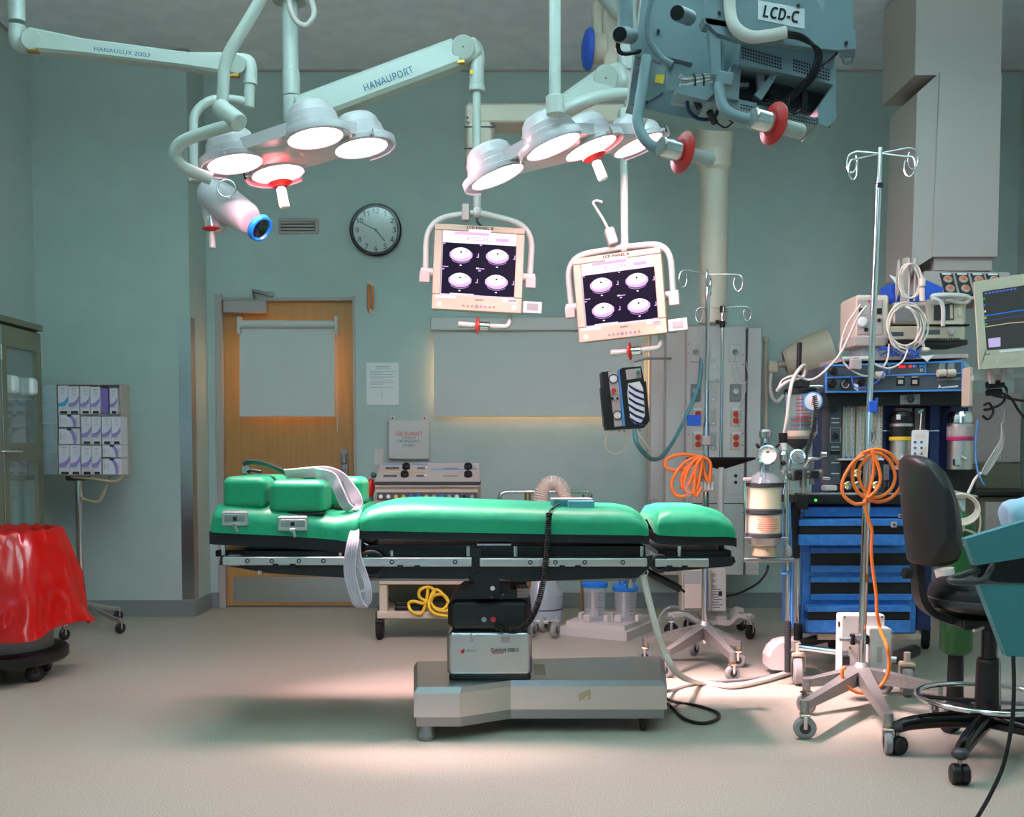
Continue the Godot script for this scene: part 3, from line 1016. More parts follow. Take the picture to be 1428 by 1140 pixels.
func waste_bin() -> void:
	var c := Vector3(P(3, 940, 5.0).x, 0, -5.0)
	var t := thing("waste_bin", "grey round waste can lined with a red bag on a wheeled dolly", "bin", c)
	var r := 0.25
	part(t, "can", mb().lathe(c, Vector3.UP, [[0.0, 0.12], [r * 0.9, 0.12], [r * 0.98, 0.62], [r * 1.0, 0.66], [r * 0.94, 0.66], [r * 0.85, 0.14], [0.0, 0.14]], 36), M.mid_grey)
	var dolly := part(t, "dolly", mb().lathe(c, Vector3.UP, [[0.0, 0.085], [r + 0.03, 0.085], [r + 0.045, 0.1], [r + 0.045, 0.135], [r + 0.035, 0.145], [r * 0.9, 0.145], [r * 0.9, 0.13], [0.0, 0.13]], 36), M.black)
	for k in 5:
		var a := deg_to_rad(25 + 72 * k)
		var w := c + Vector3(cos(a) * (r * 0.85), 0, sin(a) * (r * 0.85))
		caster(dolly, w, 0.042, M.rubber, M.black, a * 1.7)
	# bag: an outer skirt with folds and an inner lining over the rim
	var rows := []
	var n := 96
	var ni := FastNoiseLite.new()
	ni.seed = 5
	ni.frequency = 0.9
	ni.fractal_octaves = 3
	var prof := [[r * 0.9, 0.52], [r * 0.95, 0.67], [r * 0.985, 0.700], [r * 1.03, 0.705], [r * 1.075, 0.685], [r * 1.12, 0.62], [r * 1.16, 0.54], [r * 1.2, 0.46], [r * 1.22, 0.38], [r * 1.24, 0.31], [r * 1.26, 0.25], [r * 1.27, 0.2]]
	for i in prof.size():
		var row := []
		var u := clampf((i - 3) / 8.0, 0.0, 1.0)
		for j in n:
			var a := TAU * j / n
			var fold := sin(a * 9.0 + 0.8 * sin(a * 3.0)) * 0.5 + sin(a * 17.0 + u * 2.0) * 0.25 + ni.get_noise_3d(cos(a) * 3.0, sin(a) * 3.0, u * 2.5) * 1.2
			var big := maxf(0.0, cos(a - 0.35)) * 0.095 * u
			var rr: float = prof[i][0] + fold * (0.006 + 0.026 * u) + big + 0.006 * sin(a * 40.0) * (1.0 if i in [2, 3, 4] else 0.0)
			var y: float = prof[i][1] + (0.012 * sin(a * 6.0) + 0.02 * sin(a * 2.3 + 1.0) + 0.05 * maxf(0.0, cos(a - 0.1))) * u + 0.006 * sin(a * 23.0) * (1.0 if i < 5 else 0.0)
			row.append(c + Vector3(cos(a) * rr, y, sin(a) * rr))
		rows.append(row)
	part(t, "red_bag", mb().sheet(rows, true), M.red_bag, "crinkled red plastic liner bag")
# ------------------------------------------------------------------ operating table
const TD := 3.94      # depth of the table's front rail
const TW := 0.52      # table width

func pad_mesh(poly: Array, d: float, w: float, crown: float, lip := 0.035, sd := 1) -> Array:
	# poly: outline points [px, top_y, bottom_y]; a cushion whose long side runs across the picture; returns [cloth, underside]
	var n := 40
	var m := 18
	var ni := FastNoiseLite.new()
	ni.seed = sd
	ni.frequency = 6.0
	var tops := []
	var bots := []
	var xs := []
	for i in n + 1:
		var u := float(i) / n
		# finer near both ends
		u = 0.5 - 0.5 * cos(u * PI)
		var px := lerpf(poly[0][0], poly[poly.size() - 1][0], u)
		var k := 0
		while k < poly.size() - 2 and px > poly[k + 1][0]: k += 1
		var f := clampf((px - poly[k][0]) / (poly[k + 1][0] - poly[k][0]), 0, 1)
		var ty := lerpf(poly[k][1], poly[k + 1][1], f)
		var by := lerpf(poly[k][2], poly[k + 1][2], f)
		var p := P(px, ty, d)
		xs.append(P(px, by, d).x)
		tops.append(p.y)
		bots.append(P(px, by, d).y)
	var rows := []
	var h := bots.size()
	for i in h:
		var row := []
		var e := minf(i, h - 1 - i) / 6.0
		for j in m + 1:
			var a := PI * j / m            # from front bottom over the top to the back bottom
			var s := signf(cos(a)) * pow(absf(cos(a)), 0.35)
			var q := pow(sin(a), 0.42)
			var tuck := 1.0 - 0.10 * pow(1.0 - clampf(e, 0, 1), 2.0)
			var z: float = -d - w * 0.5 + s * w * 0.5 * tuck
			var y: float = lerpf(bots[i], tops[i] + crown * sin(a), q)
			if q < 0.75:
				z += 0.004 * ni.get_noise_2d(xs[i] * 3.0, y * 2.0) + 0.003 * sin(xs[i] * 140.0) * (1.0 - clampf(e, 0, 1)) * (1.0 - q)
			row.append(Vector3(xs[i] + 0.002 * ni.get_noise_2d(j, i * 3.0), y, z))
		rows.append(row)
	var cloth := mb().sheet(rows)
	# end faces
	for g in [0, h - 1]:
		var c := Vector3.ZERO
		for p in rows[g]: c += p
		c /= rows[g].size()
		for j in m:
			if g == 0: cloth.tri(c, rows[g][j], rows[g][j + 1])
			else: cloth.tri(c, rows[g][j + 1], rows[g][j])
	# underside cushion base
	var base := mb()
	var f := []
	var b2 := []
	for i in range(0, h, 2):
		f.append(Vector3(xs[i], bots[i] + 0.002, -d - 0.008))
		b2.push_front(Vector3(xs[i], bots[i] - lip, -d - 0.008))
	f.append_array(b2)
	base.prism(f, Vector3(0, 0, -w + 0.016))
	return [cloth, base]

func build_table() -> void:
	var c := P(740, 1000, TD + TW * 0.5)
	var t := thing("operating_table", "operating table with green covered pads on a stainless steel base", "operating table", Vector3(c.x, 0, -TD - TW * 0.5))
	# ---- base: plan outline [px, depth], left part stands further forward
	var top_l := P(600, 962, TD - 0.06).y
	var fl := TD - 0.05
	var fr := TD + 0.07
	var y_top := P(820, 951, fr).y
	var y_low := P(820, 990, fr).y
	var plan := []
	for a in [[577, fl], [641, fl], [712, fr], [930, fr], [926, fr + 0.5], [577, fl + 0.5]]:
		plan.append(Vector3(P(a[0], 980, a[1]).x, y_low, -a[1]))
	var m := mb()
	m.prism(plan, Vector3(0, y_top - 0.018 - y_low, 0))
	# sloping shoulder
	var inner := []
	var outer := []
	var cc := Vector3.ZERO
	for p in plan: cc += p
	cc /= plan.size()
	for p in plan:
		outer.append(Vector3(p.x, y_top - 0.018, p.z))
		var q: Vector3 = p.lerp(Vector3(cc.x, p.y, cc.z), 0.035)
		inner.append(Vector3(q.x, y_top + 0.004, q.z))
	for i in plan.size():
		var k := (i + 1) % plan.size()
		m.quad(outer[i], outer[k], inner[k], inner[i])
	m.prism(inner, Vector3(0, -0.01, 0))
	part(t, "base_cover", m, M.steel, "stainless steel base cover")
	m = mb()
	var skirt := []
	for p in plan:
		var q: Vector3 = p.lerp(Vector3(cc.x, p.y, cc.z), 0.02)
		skirt.append(Vector3(q.x, y_low, q.z))
	m.prism(skirt, Vector3(0, -0.035, 0))
	part(t, "base_frame", m, M.dull_metal)
	m = mb()
	m.boxto(Vector3(P(700, 1000, fr).x, 0.03, -fr - 0.06), Vector3(P(735, 1000, fr).x, y_low - 0.03, -fr - 0.4))
	m.boxto(Vector3(P(735, 1000, fr).x, 0.05, -fr - 0.05), Vector3(P(890, 1000, fr).x, y_low - 0.03, -fr - 0.42))
	part(t, "underframe", m, M.black)
	for a in [[594, fl + 0.03], [594, fl + 0.42], [905, fr + 0.42]]:
		var w := P(a[0], 1000, a[1])
		part(t, "foot", mb().lathe(Vector3(w.x, 0, w.z), Vector3.UP, [[0.0, 0.0], [0.032, 0.0], [0.034, 0.015], [0.022, 0.07], [0.014, 0.075], [0.014, y_low - 0.03], [0.0, y_low - 0.03]], 16), M.dull_metal)
	var wh := P(897, 1000, fr + 0.04)
	caster(t, Vector3(wh.x, 0, wh.z), 0.034, M.rubber, M.black, 0.2)
	# worn patch of old tape on the base
	part(t, "tape_residue", slab(slab(mb(), [[806, 969], [812, 966], [819, 963], [824, 962], [824, 972], [819, 971], [813, 976], [808, 978]], fr - 0.0015, 0.001), [[820, 973], [824, 971], [824, 975], [818, 977]], fr - 0.0015, 0.001), M.tan_tube, "brown residue of old tape")
	part(t, "top_label", mb().boxto(Vector3(P(745, 940, fr + 0.2).x, y_top + 0.004, -fr - 0.1), Vector3(P(760, 940, fr + 0.2).x, y_top + 0.0055, -fr - 0.3)), M.tan_tube)
	# ---- column
	var cd := TD + 0.07
	m = mb()
	pbox(m, 623, 880, 742, 945, cd, 0.34, 0.02)
	var col := part(t, "column_cover", m, M.steel, "stainless steel column cover")
	m = mb()
	pbox(m, 626, 940, 740, 951, cd + 0.004, 0.33, 0.01)
	part(t, "column_gasket", m, M.black)
	part(col, "nameplate", pbox(mb(), 699, 889, 711, 897, cd - 0.0015, 0.002, 0.0005), M.pale_grey)
	part(col, "mascot_mark", slab(mb(), [[642, 909], [645, 906], [648, 906], [647.5, 911], [644, 912]], cd - 0.0015, 0.001), M.red)
	lettering(col, "AMSCO", P(657.5, 908, cd - 0.001), Basis(), 0.010, M.ink_grey, 0.036)
	lettering(col, "Quantum 3080 rl", P(704, 907, cd - 0.001), Basis(), 0.015, M.ink, 0.104)
	part(col, "print_line", pbox(mb(), 686, 910.5, 702, 911.8, cd - 0.001, 0.001, 0.0003), M.red)
	part(col, "lock_cover", mb().ball(P(658, 892.5, cd), Vector3(0.008, 0.01, 0.004)).tube(ps([[658, 892, cd], [656, 884, cd]]), 0.003, 6), M.pale_grey)
	m = mb()
	pbox(m, 624, 835, 741, 883, cd - 0.005, 0.35, 0.03)
	var shroud := part(t, "shroud", m, M.black)
	for a in [[675, 864.5], [688, 864.5]]:
		part(shroud, "socket", mb().cyl(P(a[0], a[1], cd - 0.004), P(a[0], a[1], cd - 0.016), 0.010, -1, 16), M.dull_metal if a[0] < 680 else M.red)
	m = mb()
	slab(m, [[632, 832], [655, 815], [700, 808], [712, 822], [735, 825], [738, 838], [628, 838]], cd + 0.02, 0.3)
	part(t, "tilt_bracket", m, M.black)
	m = mb()
	slab(m, [[660, 805], [664, 800], [688, 800], [696, 808], [697, 826], [682, 834], [668, 832], [662, 822]], TD + 0.01, 0.06)
	var yoke := part(t, "yoke", m, M.black)
	part(yoke, "pivot_cap", mb().cyl(P(687, 821, TD + 0.01), P(687, 821, TD - 0.002), 0.009, 0.008, 16), M.white_paint)
	part(t, "motor_housing", pbox(mb(), 719, 820, 738, 836, cd + 0.02, 0.1, 0.006), M.pale_grey)
	# bits of crumpled insulation above the shroud
	var g := RandomNumberGenerator.new()
	g.seed = 77
	m = mb()
	for k in 18:
		var p := P(g.randf_range(664, 706), g.randf_range(824, 836), cd + g.randf() * 0.05)
		m.ball(p, Vector3(0.006, 0.004, 0.005) * g.randf_range(0.7, 1.8), Basis(Vector3.UP, g.randf() * 3.0), 6, 4)
	part(t, "insulation", m, M.dull_metal).set_meta("kind", "stuff")
	# ---- under-frame of the top: black side frames, front and back
	var back := TD + TW - 0.03
	for d in [TD + 0.012, back]:
		m = mb()
		slab(m, [[308, 775], [480, 778], [480, 806], [375, 800], [306, 788]], d, 0.03)
		slab(m, [[505, 777], [659, 777], [660, 800], [648, 808], [505, 806]], d, 0.03)
		slab(m, [[667, 777], [905, 777], [905, 792], [890, 806], [720, 812], [690, 806], [667, 798]], d, 0.03)
		slab(m, [[909, 777], [1024, 777], [1026, 784], [1020, 790], [930, 798], [909, 792]], d, 0.03)
		part(t, "side_frame", m, M.black)
	m = mb()
	for a in [[300, 480, 768, 777], [512, 664, 760, 777], [662, 900, 761, 777], [918, 1020, 768, 777]]:
		pbox(m, a[0], a[2], a[1], a[3], TD + 0.03, TW - 0.06, 0.004)
	part(t, "deck", m, M.black_gloss)
	part(t, "centre_joint", pbox(mb(), 654, 764, 674, 812, TD + 0.025, TW - 0.08, 0.006), M.black)
	m = mb()
	pbox(m, 508, 806, 888, 811, TD + 0.05, TW - 0.1, 0.004)
	part(t, "kidney_tray", m, M.dull_metal)
	# slide-out board under the left section
	m = mb()
	slab(m, [[318, 772], [350, 762], [478, 762], [478, 775], [322, 775]], TD + 0.1, 0.3)
	part(t, "head_board", m, M.black)
	# rails: steel bars with screws and notches
	for a in [[310, 481, 777, 789, [345, 379, 417, 451], [[384, 790], [408, 792]]], [502, 658.5, 778, 791, [546.5, 634.5], [[558, 792], [582, 792]]], [668.5, 903, 779, 791, [739.5, 774.5, 815.5, 868.5], [[784, 792], [806, 792]]], [913, 989, 779.5, 791.5, [], [[934, 792], [955, 793]]]]:
		var rm := mb()
		pbox(rm, a[0], a[2], a[1], a[3], TD - 0.012, 0.012, 0.004)
		var rail := part(t, "rail", rm, M.rail_steel, "steel accessory rail")
		for x in a[4]:
			var y: float = (a[2] + a[3]) * 0.5 - 0.3
			part(rail, "screw", mb().lathe(P(x, y, TD - 0.012), Vector3(0, 0, 1), [[0.0086, 0.0], [0.0086, 0.002], [0.005, 0.002], [0.004, -0.001], [0.0, -0.001]], 14), M.dark_grey)
		for nn in a[5]:
			part(rail, "notch", pbox(mb(), nn[0] - 4, a[3] - 2.5, nn[0] + 4, nn[1] + 1.0, TD - 0.0135, 0.014, 0.001), M.black)
		# the rail's twin on the far side
		part(t, "rail", pbox(mb(), a[0], a[2] + 1, a[1], a[3], back + 0.05, 0.012, 0.003), M.rail_steel)
	part(t, "rail_clamp", pbox(mb(), 317, 774, 334, 790, TD - 0.022, 0.03, 0.004), M.clear_plastic)
	part(t, "clamp_knob", mb().cyl(P(363, 801, TD + 0.02), P(363, 796, TD + 0.02), 0.011, -1, 12), M.chrome)
	part(t, "clamp_knob", mb().cyl(P(879, 820, TD + 0.05), P(879, 813, TD + 0.05), 0.015, -1, 14).cyl(P(879, 813, TD + 0.05), P(879, 808, TD + 0.05), 0.006, -1, 8), M.chrome)
	for a in [[312, 760, 776], [475, 760, 776], [546, 768, 777], [653, 762, 777], [719, 762, 777], [895, 762, 778], [947, 762, 777]]:
		part(t, "standoff", mb().cyl(P(a[0], a[2], TD + 0.03), P(a[0], a[1], TD + 0.03), 0.009, -1, 14), M.chrome)
	part(t, "standoff", mb().cyl(P(1006, 777, TD + 0.06), P(1006, 760, TD + 0.06), 0.011, -1, 14), M.black)
	# hinge hardware in the gap at the left section
	part(t, "hinge_arm", mb().tube(bend(ps([[508, 758, TD + 0.08], [522, 764, TD + 0.08], [545, 765, TD + 0.1]]), 0.02), 0.011, 8).tube(bend(ps([[510, 771, TD + 0.06], [545, 770, TD + 0.06]]), 0.02), 0.008, 8), M.chrome)
	part(t, "tilt_disc", mb().cyl(P(684, 772, TD + 0.06), P(684, 772, TD + 0.12), 0.04, -1, 24), M.chrome)
	part(t, "head_rest_bar", mb().rb(P(689, 759, TD + 0.06), Vector3(0.13, 0.012, 0.06), 0.004), M.rail_steel)
	part(t, "hinge_ring", mb().ring(P(518, 787, TD - 0.002), Vector3(0, 0, 1), 0.045, 0.008, 24, 8), M.black)
	part(t, "hinge_ring", mb().ring(P(920, 786, TD - 0.002), Vector3(0, 0, 1), 0.028, 0.008, 24, 8), M.black)
	part(t, "hinge_joint", mb().cyl(P(908, 783, TD), P(908, 783, back), 0.022, -1, 16), M.black)
	# gas strut to the lower right
	part(t, "gas_strut", mb().cyl(P(901, 797, TD + 0.06), P(949, 822, TD + 0.06), 0.014, -1, 14).cyl(P(949, 822, TD + 0.06), P(955, 826, TD + 0.06), 0.005, -1, 8), M.black)
	part(t, "strut_pivot", mb().ring(P(898, 798, TD + 0.045), Vector3(0, 0, 1), 0.014, 0.005, 18, 6), M.chrome)
	# ---- pads
	var pads := [
		["leg_pad", [[291, 730, 742], [296, 715, 743], [312, 710, 744], [400, 718, 748], [465, 728, 753], [495, 722, 758], [503, 716, 757]], 0.030, 0.045],
		["body_pad", [[498, 724, 741], [512, 716, 741], [540, 709, 741], [575, 707, 742], [680, 711, 744], [800, 716, 746], [870, 717, 747], [893, 722, 747], [906, 738, 749]], 0.022, 0.030],
		["head_pad", [[914, 730, 745], [920, 720, 747], [935, 716, 748], [985, 716, 749], [1010, 722, 749], [1024, 735, 750], [1028, 744, 752]], 0.020, 0.032]]
	var si := 1
	for p in pads:
		var mm := pad_mesh(p[1], TD, TW, p[2], p[3], si)
		var pd := part(t, p[0], mm[0], M.green_cloth, "green cloth covered pad")
		part(pd, "pad_base", mm[1], M.black)
		si += 1
	lift_cushions()
	table_extras()

func lift_cushions() -> void:
	# two thick blocks standing on the leg pad
	for k in 2:
		var x0: float = [308.5, 373.0][k]
		var x1: float = [372.0, 497.0][k]
		var d: float = [TD + 0.03, TD + 0.015][k]
		var y1: float = [711.0, 716.0][k]
		var y0: float = [665.0, 670.0][k]
		var t := thing("foam_cushion", ["short block-shaped green cushion clamped at the table's end", "long block-shaped green cushion clamped beside the shorter one"][k], "cushion", P((x0 + x1) * 0.5, y1 + 4, d))
		var a := P(x0, y0, d)
		var b := P(x1, y1, d)
		if k == 0: b.x -= 0.002
		var dz := 0.42
		var m := mb()
		if k == 0:
			m.rb(Vector3((a.x + b.x) * 0.5, (a.y + b.y) * 0.5, -d - dz * 0.5), Vector3(b.x - a.x, a.y - b.y, dz), 0.03, Basis(), 4)
		else:
			# near block, and a second one behind it further right
			var xm := P(452, 690, d).x
			m.rb(Vector3((a.x + xm) * 0.5, (a.y + b.y) * 0.5, -d - 0.15), Vector3(xm - a.x, a.y - b.y, 0.3), 0.03, Basis(), 4)
			m.rb(Vector3((a.x + 0.08 + b.x) * 0.5, (a.y + b.y) * 0.5 + 0.012, -d - 0.27), Vector3(b.x - a.x - 0.08, a.y - b.y - 0.01, 0.22), 0.03, Basis(), 4)
		part(t, "block", m, M.green_cloth)
		m = mb()
		pbox(m, x0, y1 - 2, x1 - (46 if k == 1 else 0), y1 + 4, d + 0.01, 0.36, 0.006)
		part(t, "base_plate", m, M.black)
		var bx: float = [309.0, 387.0][k]
		var bw: float = [37.0, 42.0][k]
		var by: float = [714.0, 721.0][k]
		m = mb()
		var pl := part(t, "clamp_plate", pbox(m, bx, by, bx + bw, by + 20, d - 0.035, 0.01, 0.004), M.rail_steel, "steel clamp plate")
		part(pl, "clamp_window", pbox(mb(), bx + 4, by + 4, bx + bw - 4, by + 15, d - 0.037, 0.004, 0.003), M.chrome)
		part(pl, "slot", pbox(mb(), bx + bw * 0.42, by + 7, bx + bw * 0.56, by + 13, d - 0.039, 0.003, 0.001), M.ink)
		part(pl, "buckle", mb().rb(P(bx + bw * 0.5, by + 19, d - 0.042), Vector3(0.02, 0.014, 0.008), 0.002).rb(P(bx + bw * 0.56, by + 24, d - 0.046), Vector3(0.012, 0.025, 0.004), 0.001, Basis(Vector3.BACK, 0.3)), M.chrome)
		part(t, "arm", pbox(mb(), bx + 2, by - 1, bx + bw - 2, by + 3, d - 0.03, 0.07, 0.002), M.dull_metal)
	# webbing strap lying over the cushions
	var s := thing("restraint_strap", "black and white webbing strap with buckle lying over the green cushions", "strap", P(430, 664, TD + 0.2))
	var yk := TD + 0.2
	part(s, "dark_webbing", ribbon(ps([[349, 660, yk], [343, 653, yk], [342, 647, yk], [352, 644.5, yk], [372, 648, yk], [395, 657, yk], [420, 660, yk], [455, 659.5, yk], [478, 664, yk]]), 0.05, Vector3(0.1, 0.35, 1), 6), M.dark_grey)
	part(s, "pale_webbing", ribbon(ps([[398, 661, yk - 0.05], [430, 659, yk - 0.05], [455, 659.5, yk - 0.06], [475, 668, yk - 0.08], [488, 683, yk - 0.1], [497, 697, yk - 0.12], [497, 706, yk - 0.12], [492, 711, yk - 0.12]]), 0.055, Vector3(0.9, 0.5, 0.6), 6), M.ribbon_strap)
	part(s, "pale_webbing", ribbon(ps([[440, 660, yk - 0.1], [462, 666, yk - 0.12], [472, 684, yk - 0.14], [480, 702, yk - 0.14], [489, 711, yk - 0.13]]), 0.045, Vector3(0.9, 0.4, 0.6), 6), M.ribbon_strap)
	part(s, "buckle", mb().rb(P(343, 656, yk), Vector3(0.022, 0.03, 0.05), 0.006).cyl(P(344, 653, yk - 0.03), P(344, 653, yk - 0.012), 0.011, -1, 14), M.chrome, "chrome cam buckle")
	part(s, "latch", mb().rb(P(357, 657, yk - 0.02), Vector3(0.05, 0.012, 0.03), 0.004, Basis(Vector3.BACK, -0.15)), M.dark_grey)
	part(s, "strap_clip", mb().tube(ps([[476, 672, yk - 0.13], [484, 690, yk - 0.13], [489, 702, yk - 0.13]]), 0.005, 6), M.chrome)

# a flat band along points; across = direction of its width
func ribbon(pts: Array, w: float, across: Vector3, n := 6, thick := 0.0025) -> MB:
	var c := curve(pts, n)
	var m := mb()
	var k := c.size()
	var L := []
	for i in k:
		var t: Vector3 = (c[mini(i + 1, k - 1)] - c[maxi(i - 1, 0)]).normalized()
		var a := (across - t * across.dot(t)).normalized() * w * 0.5
		var nn := t.cross(a).normalized() * thick
		L.append([c[i] + a, c[i] - a, nn])
	var r1 := []
	for i in k:
		var e = L[i]
		r1.append([e[0] + e[2], e[1] + e[2], e[1] - e[2], e[0] - e[2]])
	for i in k - 1:
		for j in 4:
			var q := (j + 1) % 4
			m.quad(r1[i][j], r1[i][q], r1[i + 1][q], r1[i + 1][j])
	m.quad(r1[0][3], r1[0][2], r1[0][1], r1[0][0])
	m.quad(r1[k - 1][0], r1[k - 1][1], r1[k - 1][2], r1[k - 1][3])
	return m

func table_extras() -> void:
	# clear ribbed strap hanging from the gap between the pads
	var s := thing("clear_strap", "ribbed clear plastic strap looping down from the table's gap", "strap", P(500, 720, TD))
	var d := TD - 0.03
	for k in 5:
		var o := k * 3.4
		part(s, "strand", mb().tube(curve(ps([[493 + o * 0.5, 730, d + 0.06], [485 + o, 760, d], [481 + o, 790, d], [484 + o, 815, d - 0.005], [492 + o, 840, d - 0.005], [500 + o * 0.9, 847, d]]), 5), 0.0052, 6), M.ribbon_strap)
	for k in 4:
		var o := k * 3.2
		part(s, "strand", mb().tube(curve(ps([[497 + o * 0.5, 740, d + 0.06], [493 + o, 775, d + 0.02], [503 + o * 0.8, 800, d + 0.01], [510 + o * 0.7, 820, d], [509 + o * 0.8, 838, d], [503 + o * 0.5, 847, d]]), 5), 0.0042, 6), M.ribbon_strap)
	part(s, "buckle", pbox(mb(), 504, 823, 517, 838, d - 0.012, 0.01, 0.002), M.clear_plastic)
	# hand control with coiled lead
	var h := thing("hand_control", "table hand control box with black coiled lead on the body pad", "hand control", P(795, 714, TD + 0.15))
	var hd := TD + 0.12
	part(h, "case", mb().rb(P(793, 702.5, hd), Vector3(0.13, 0.035, 0.075), 0.008, Basis(Vector3.UP, 0.12), 2), M.teal)
	part(h, "end_grip", mb().rb(P(810, 704, hd - 0.035), Vector3(0.1, 0.032, 0.03), 0.006, Basis(Vector3.UP, 0.05), 2), M.cable_teal)
	part(h, "face_plate", mb().rb(P(797, 695.8, hd), Vector3(0.15, 0.004, 0.07), 0.001, Basis(Vector3.UP, 0.12)), M.ivory_hose)
	var c := curve(ps([[780, 703, hd - 0.05], [771, 709, hd - 0.08], [766, 716, TD - 0.04], [764, 745, TD - 0.05], [761, 785, TD - 0.05], [755, 825, TD - 0.05], [745, 855, TD - 0.04], [733, 872, TD - 0.02], [718, 880, TD + 0.01], [700, 878, TD + 0.04], [692, 872, TD + 0.06]]), 14)
	part(h, "plain_lead", mb().tube(c.slice(0, 30), 0.0035, 6), M.black)
	part(h, "coiled_lead", coil(c.slice(28), 0.0095, 0.0032, 0.0075), M.black_gloss, "black coiled lead")
	# clear hose from the table down to the floor
	var hose := curve([P(897, 802, TD + 0.03), P(902, 825, TD + 0.02), P(912, 865, TD + 0.02), P(925, 905, TD + 0.05), P(945, 940, TD + 0.12), G(975, 958) + Vector3(0, 0.02, 0), G(1020, 962) + Vector3(0, 0.016, 0), G(1060, 955) + Vector3(0, 0.016, 0), G(1105, 942) + Vector3(0, 0.016, 0)], 8)
	single("suction_hose", "wide white flat hose falling from the table across the floor", "hose", mb().tube(hose, 0.0125, 8), M.cable_white)
	var floor_lead := curve([P(928, 965, TD + 0.3), G(940, 966) + Vector3(0, 0.012, 0), G(975, 958) + Vector3(0, 0.010, -0.03), G(1010, 955) + Vector3(0, 0.008, -0.03), G(1050, 949) + Vector3(0, 0.008, 0), G(1090, 943) + Vector3(0, 0.008, 0)], 8)
	single("grey_lead", "grey floor lead running from the table base to the machine", "cable", mb().tube(floor_lead, 0.008, 6), M.mid_grey)
	var loop := curve([P(929, 975, TD + 0.25), G(945, 983) + Vector3(0, 0.008, 0), G(975, 988) + Vector3(0, 0.008, 0), G(1000, 997) + Vector3(0, 0.008, 0), G(1000, 1006) + Vector3(0, 0.008, 0), G(980, 1012) + Vector3(0, 0.008, 0), G(955, 1006) + Vector3(0, 0.008, 0), G(935, 988) + Vector3(0, 0.008, 0), P(930, 982, TD + 0.2)], 8)
	single("power_lead", "black power lead looped on the floor at the table base", "cable", mb().tube(loop, 0.007, 6), M.black)

func coil(path: Array, R: float, r: float, pitch: float) -> MB:
	var pts := []
	var run := 0.0
	var b := MB.frame(path[1] - path[0])
	for i in path.size() - 1:
		var p: Vector3 = path[i]
		var q: Vector3 = path[i + 1]
		var t := (q - p).normalized()
		if b.y.cross(t).length() > 1e-6:
			b = Basis(b.y.cross(t).normalized(), b.y.angle_to(t)) * b
		var l := (q - p).length()
		var n := maxi(2, int(ceil(l / pitch * 9.0)))
		for k in n:
			var f := float(k) / n
			var a := (run + l * f) / pitch * TAU
			pts.append(p.lerp(q, f) + b * Vector3(cos(a) * R, 0, sin(a) * R))
		run += l
	return mb().tube(pts, r, 5)
# ------------------------------------------------------------------ surgical lamps
const LAMP_SPOT := [11.0, 23.0]
const SPOT_COLOR := Color(1.0, 0.84, 0.86)
const LAMP_COLOR := Color(1.0, 0.77, 0.84)

func build_lamps() -> void:
	var n1 := Vector3(0.20, -1.0, 0.06).normalized()
	surgical_lamp("surgical lamp with four lit pods above the green cushions", P(412, 214, 4.12), n1, [[328, 229], [440, 193], [504, 207], [388, 243]], 3, [
		ps([[386, -40, 3.9], [352, 20, 3.9], [313, 84, 3.9], [310, 150, 3.9]]),
		ps([[306, 150, 3.9], [334, 172, 3.85]]),
		ps([[330, 172, 3.86], [262, 194, 3.9], [244, 213, 3.92], [256, 233, 3.95], [294, 250, 4.0]])], LAMP_SPOT[0], 0.106, Vector3(-0.3, 0.0, -4.35), 25.0)
	var n2 := Vector3(0.40, -1.0, 0.03).normalized()
	surgical_lamp("surgical lamp with steeply tilted pods beside the boxy shade-darkened display", P(775, 220, 4.3), n2, [[694, 247], [824, 207], [772, 205], [890, 203]], 1, [
		ps([[774, -40, 4.0], [774, 142, 4.0]]),
		ps([[774, 134, 3.99], [775, 161, 3.99]]),
		ps([[778, 156, 4.0], [812, 142, 4.05], [850, 132, 4.15], [885, 133, 4.25], [900, 150, 4.35], [890, 178, 4.38]])], LAMP_SPOT[1], 0.112, Vector3(0.98, 0.0, -4.55), 21.0)

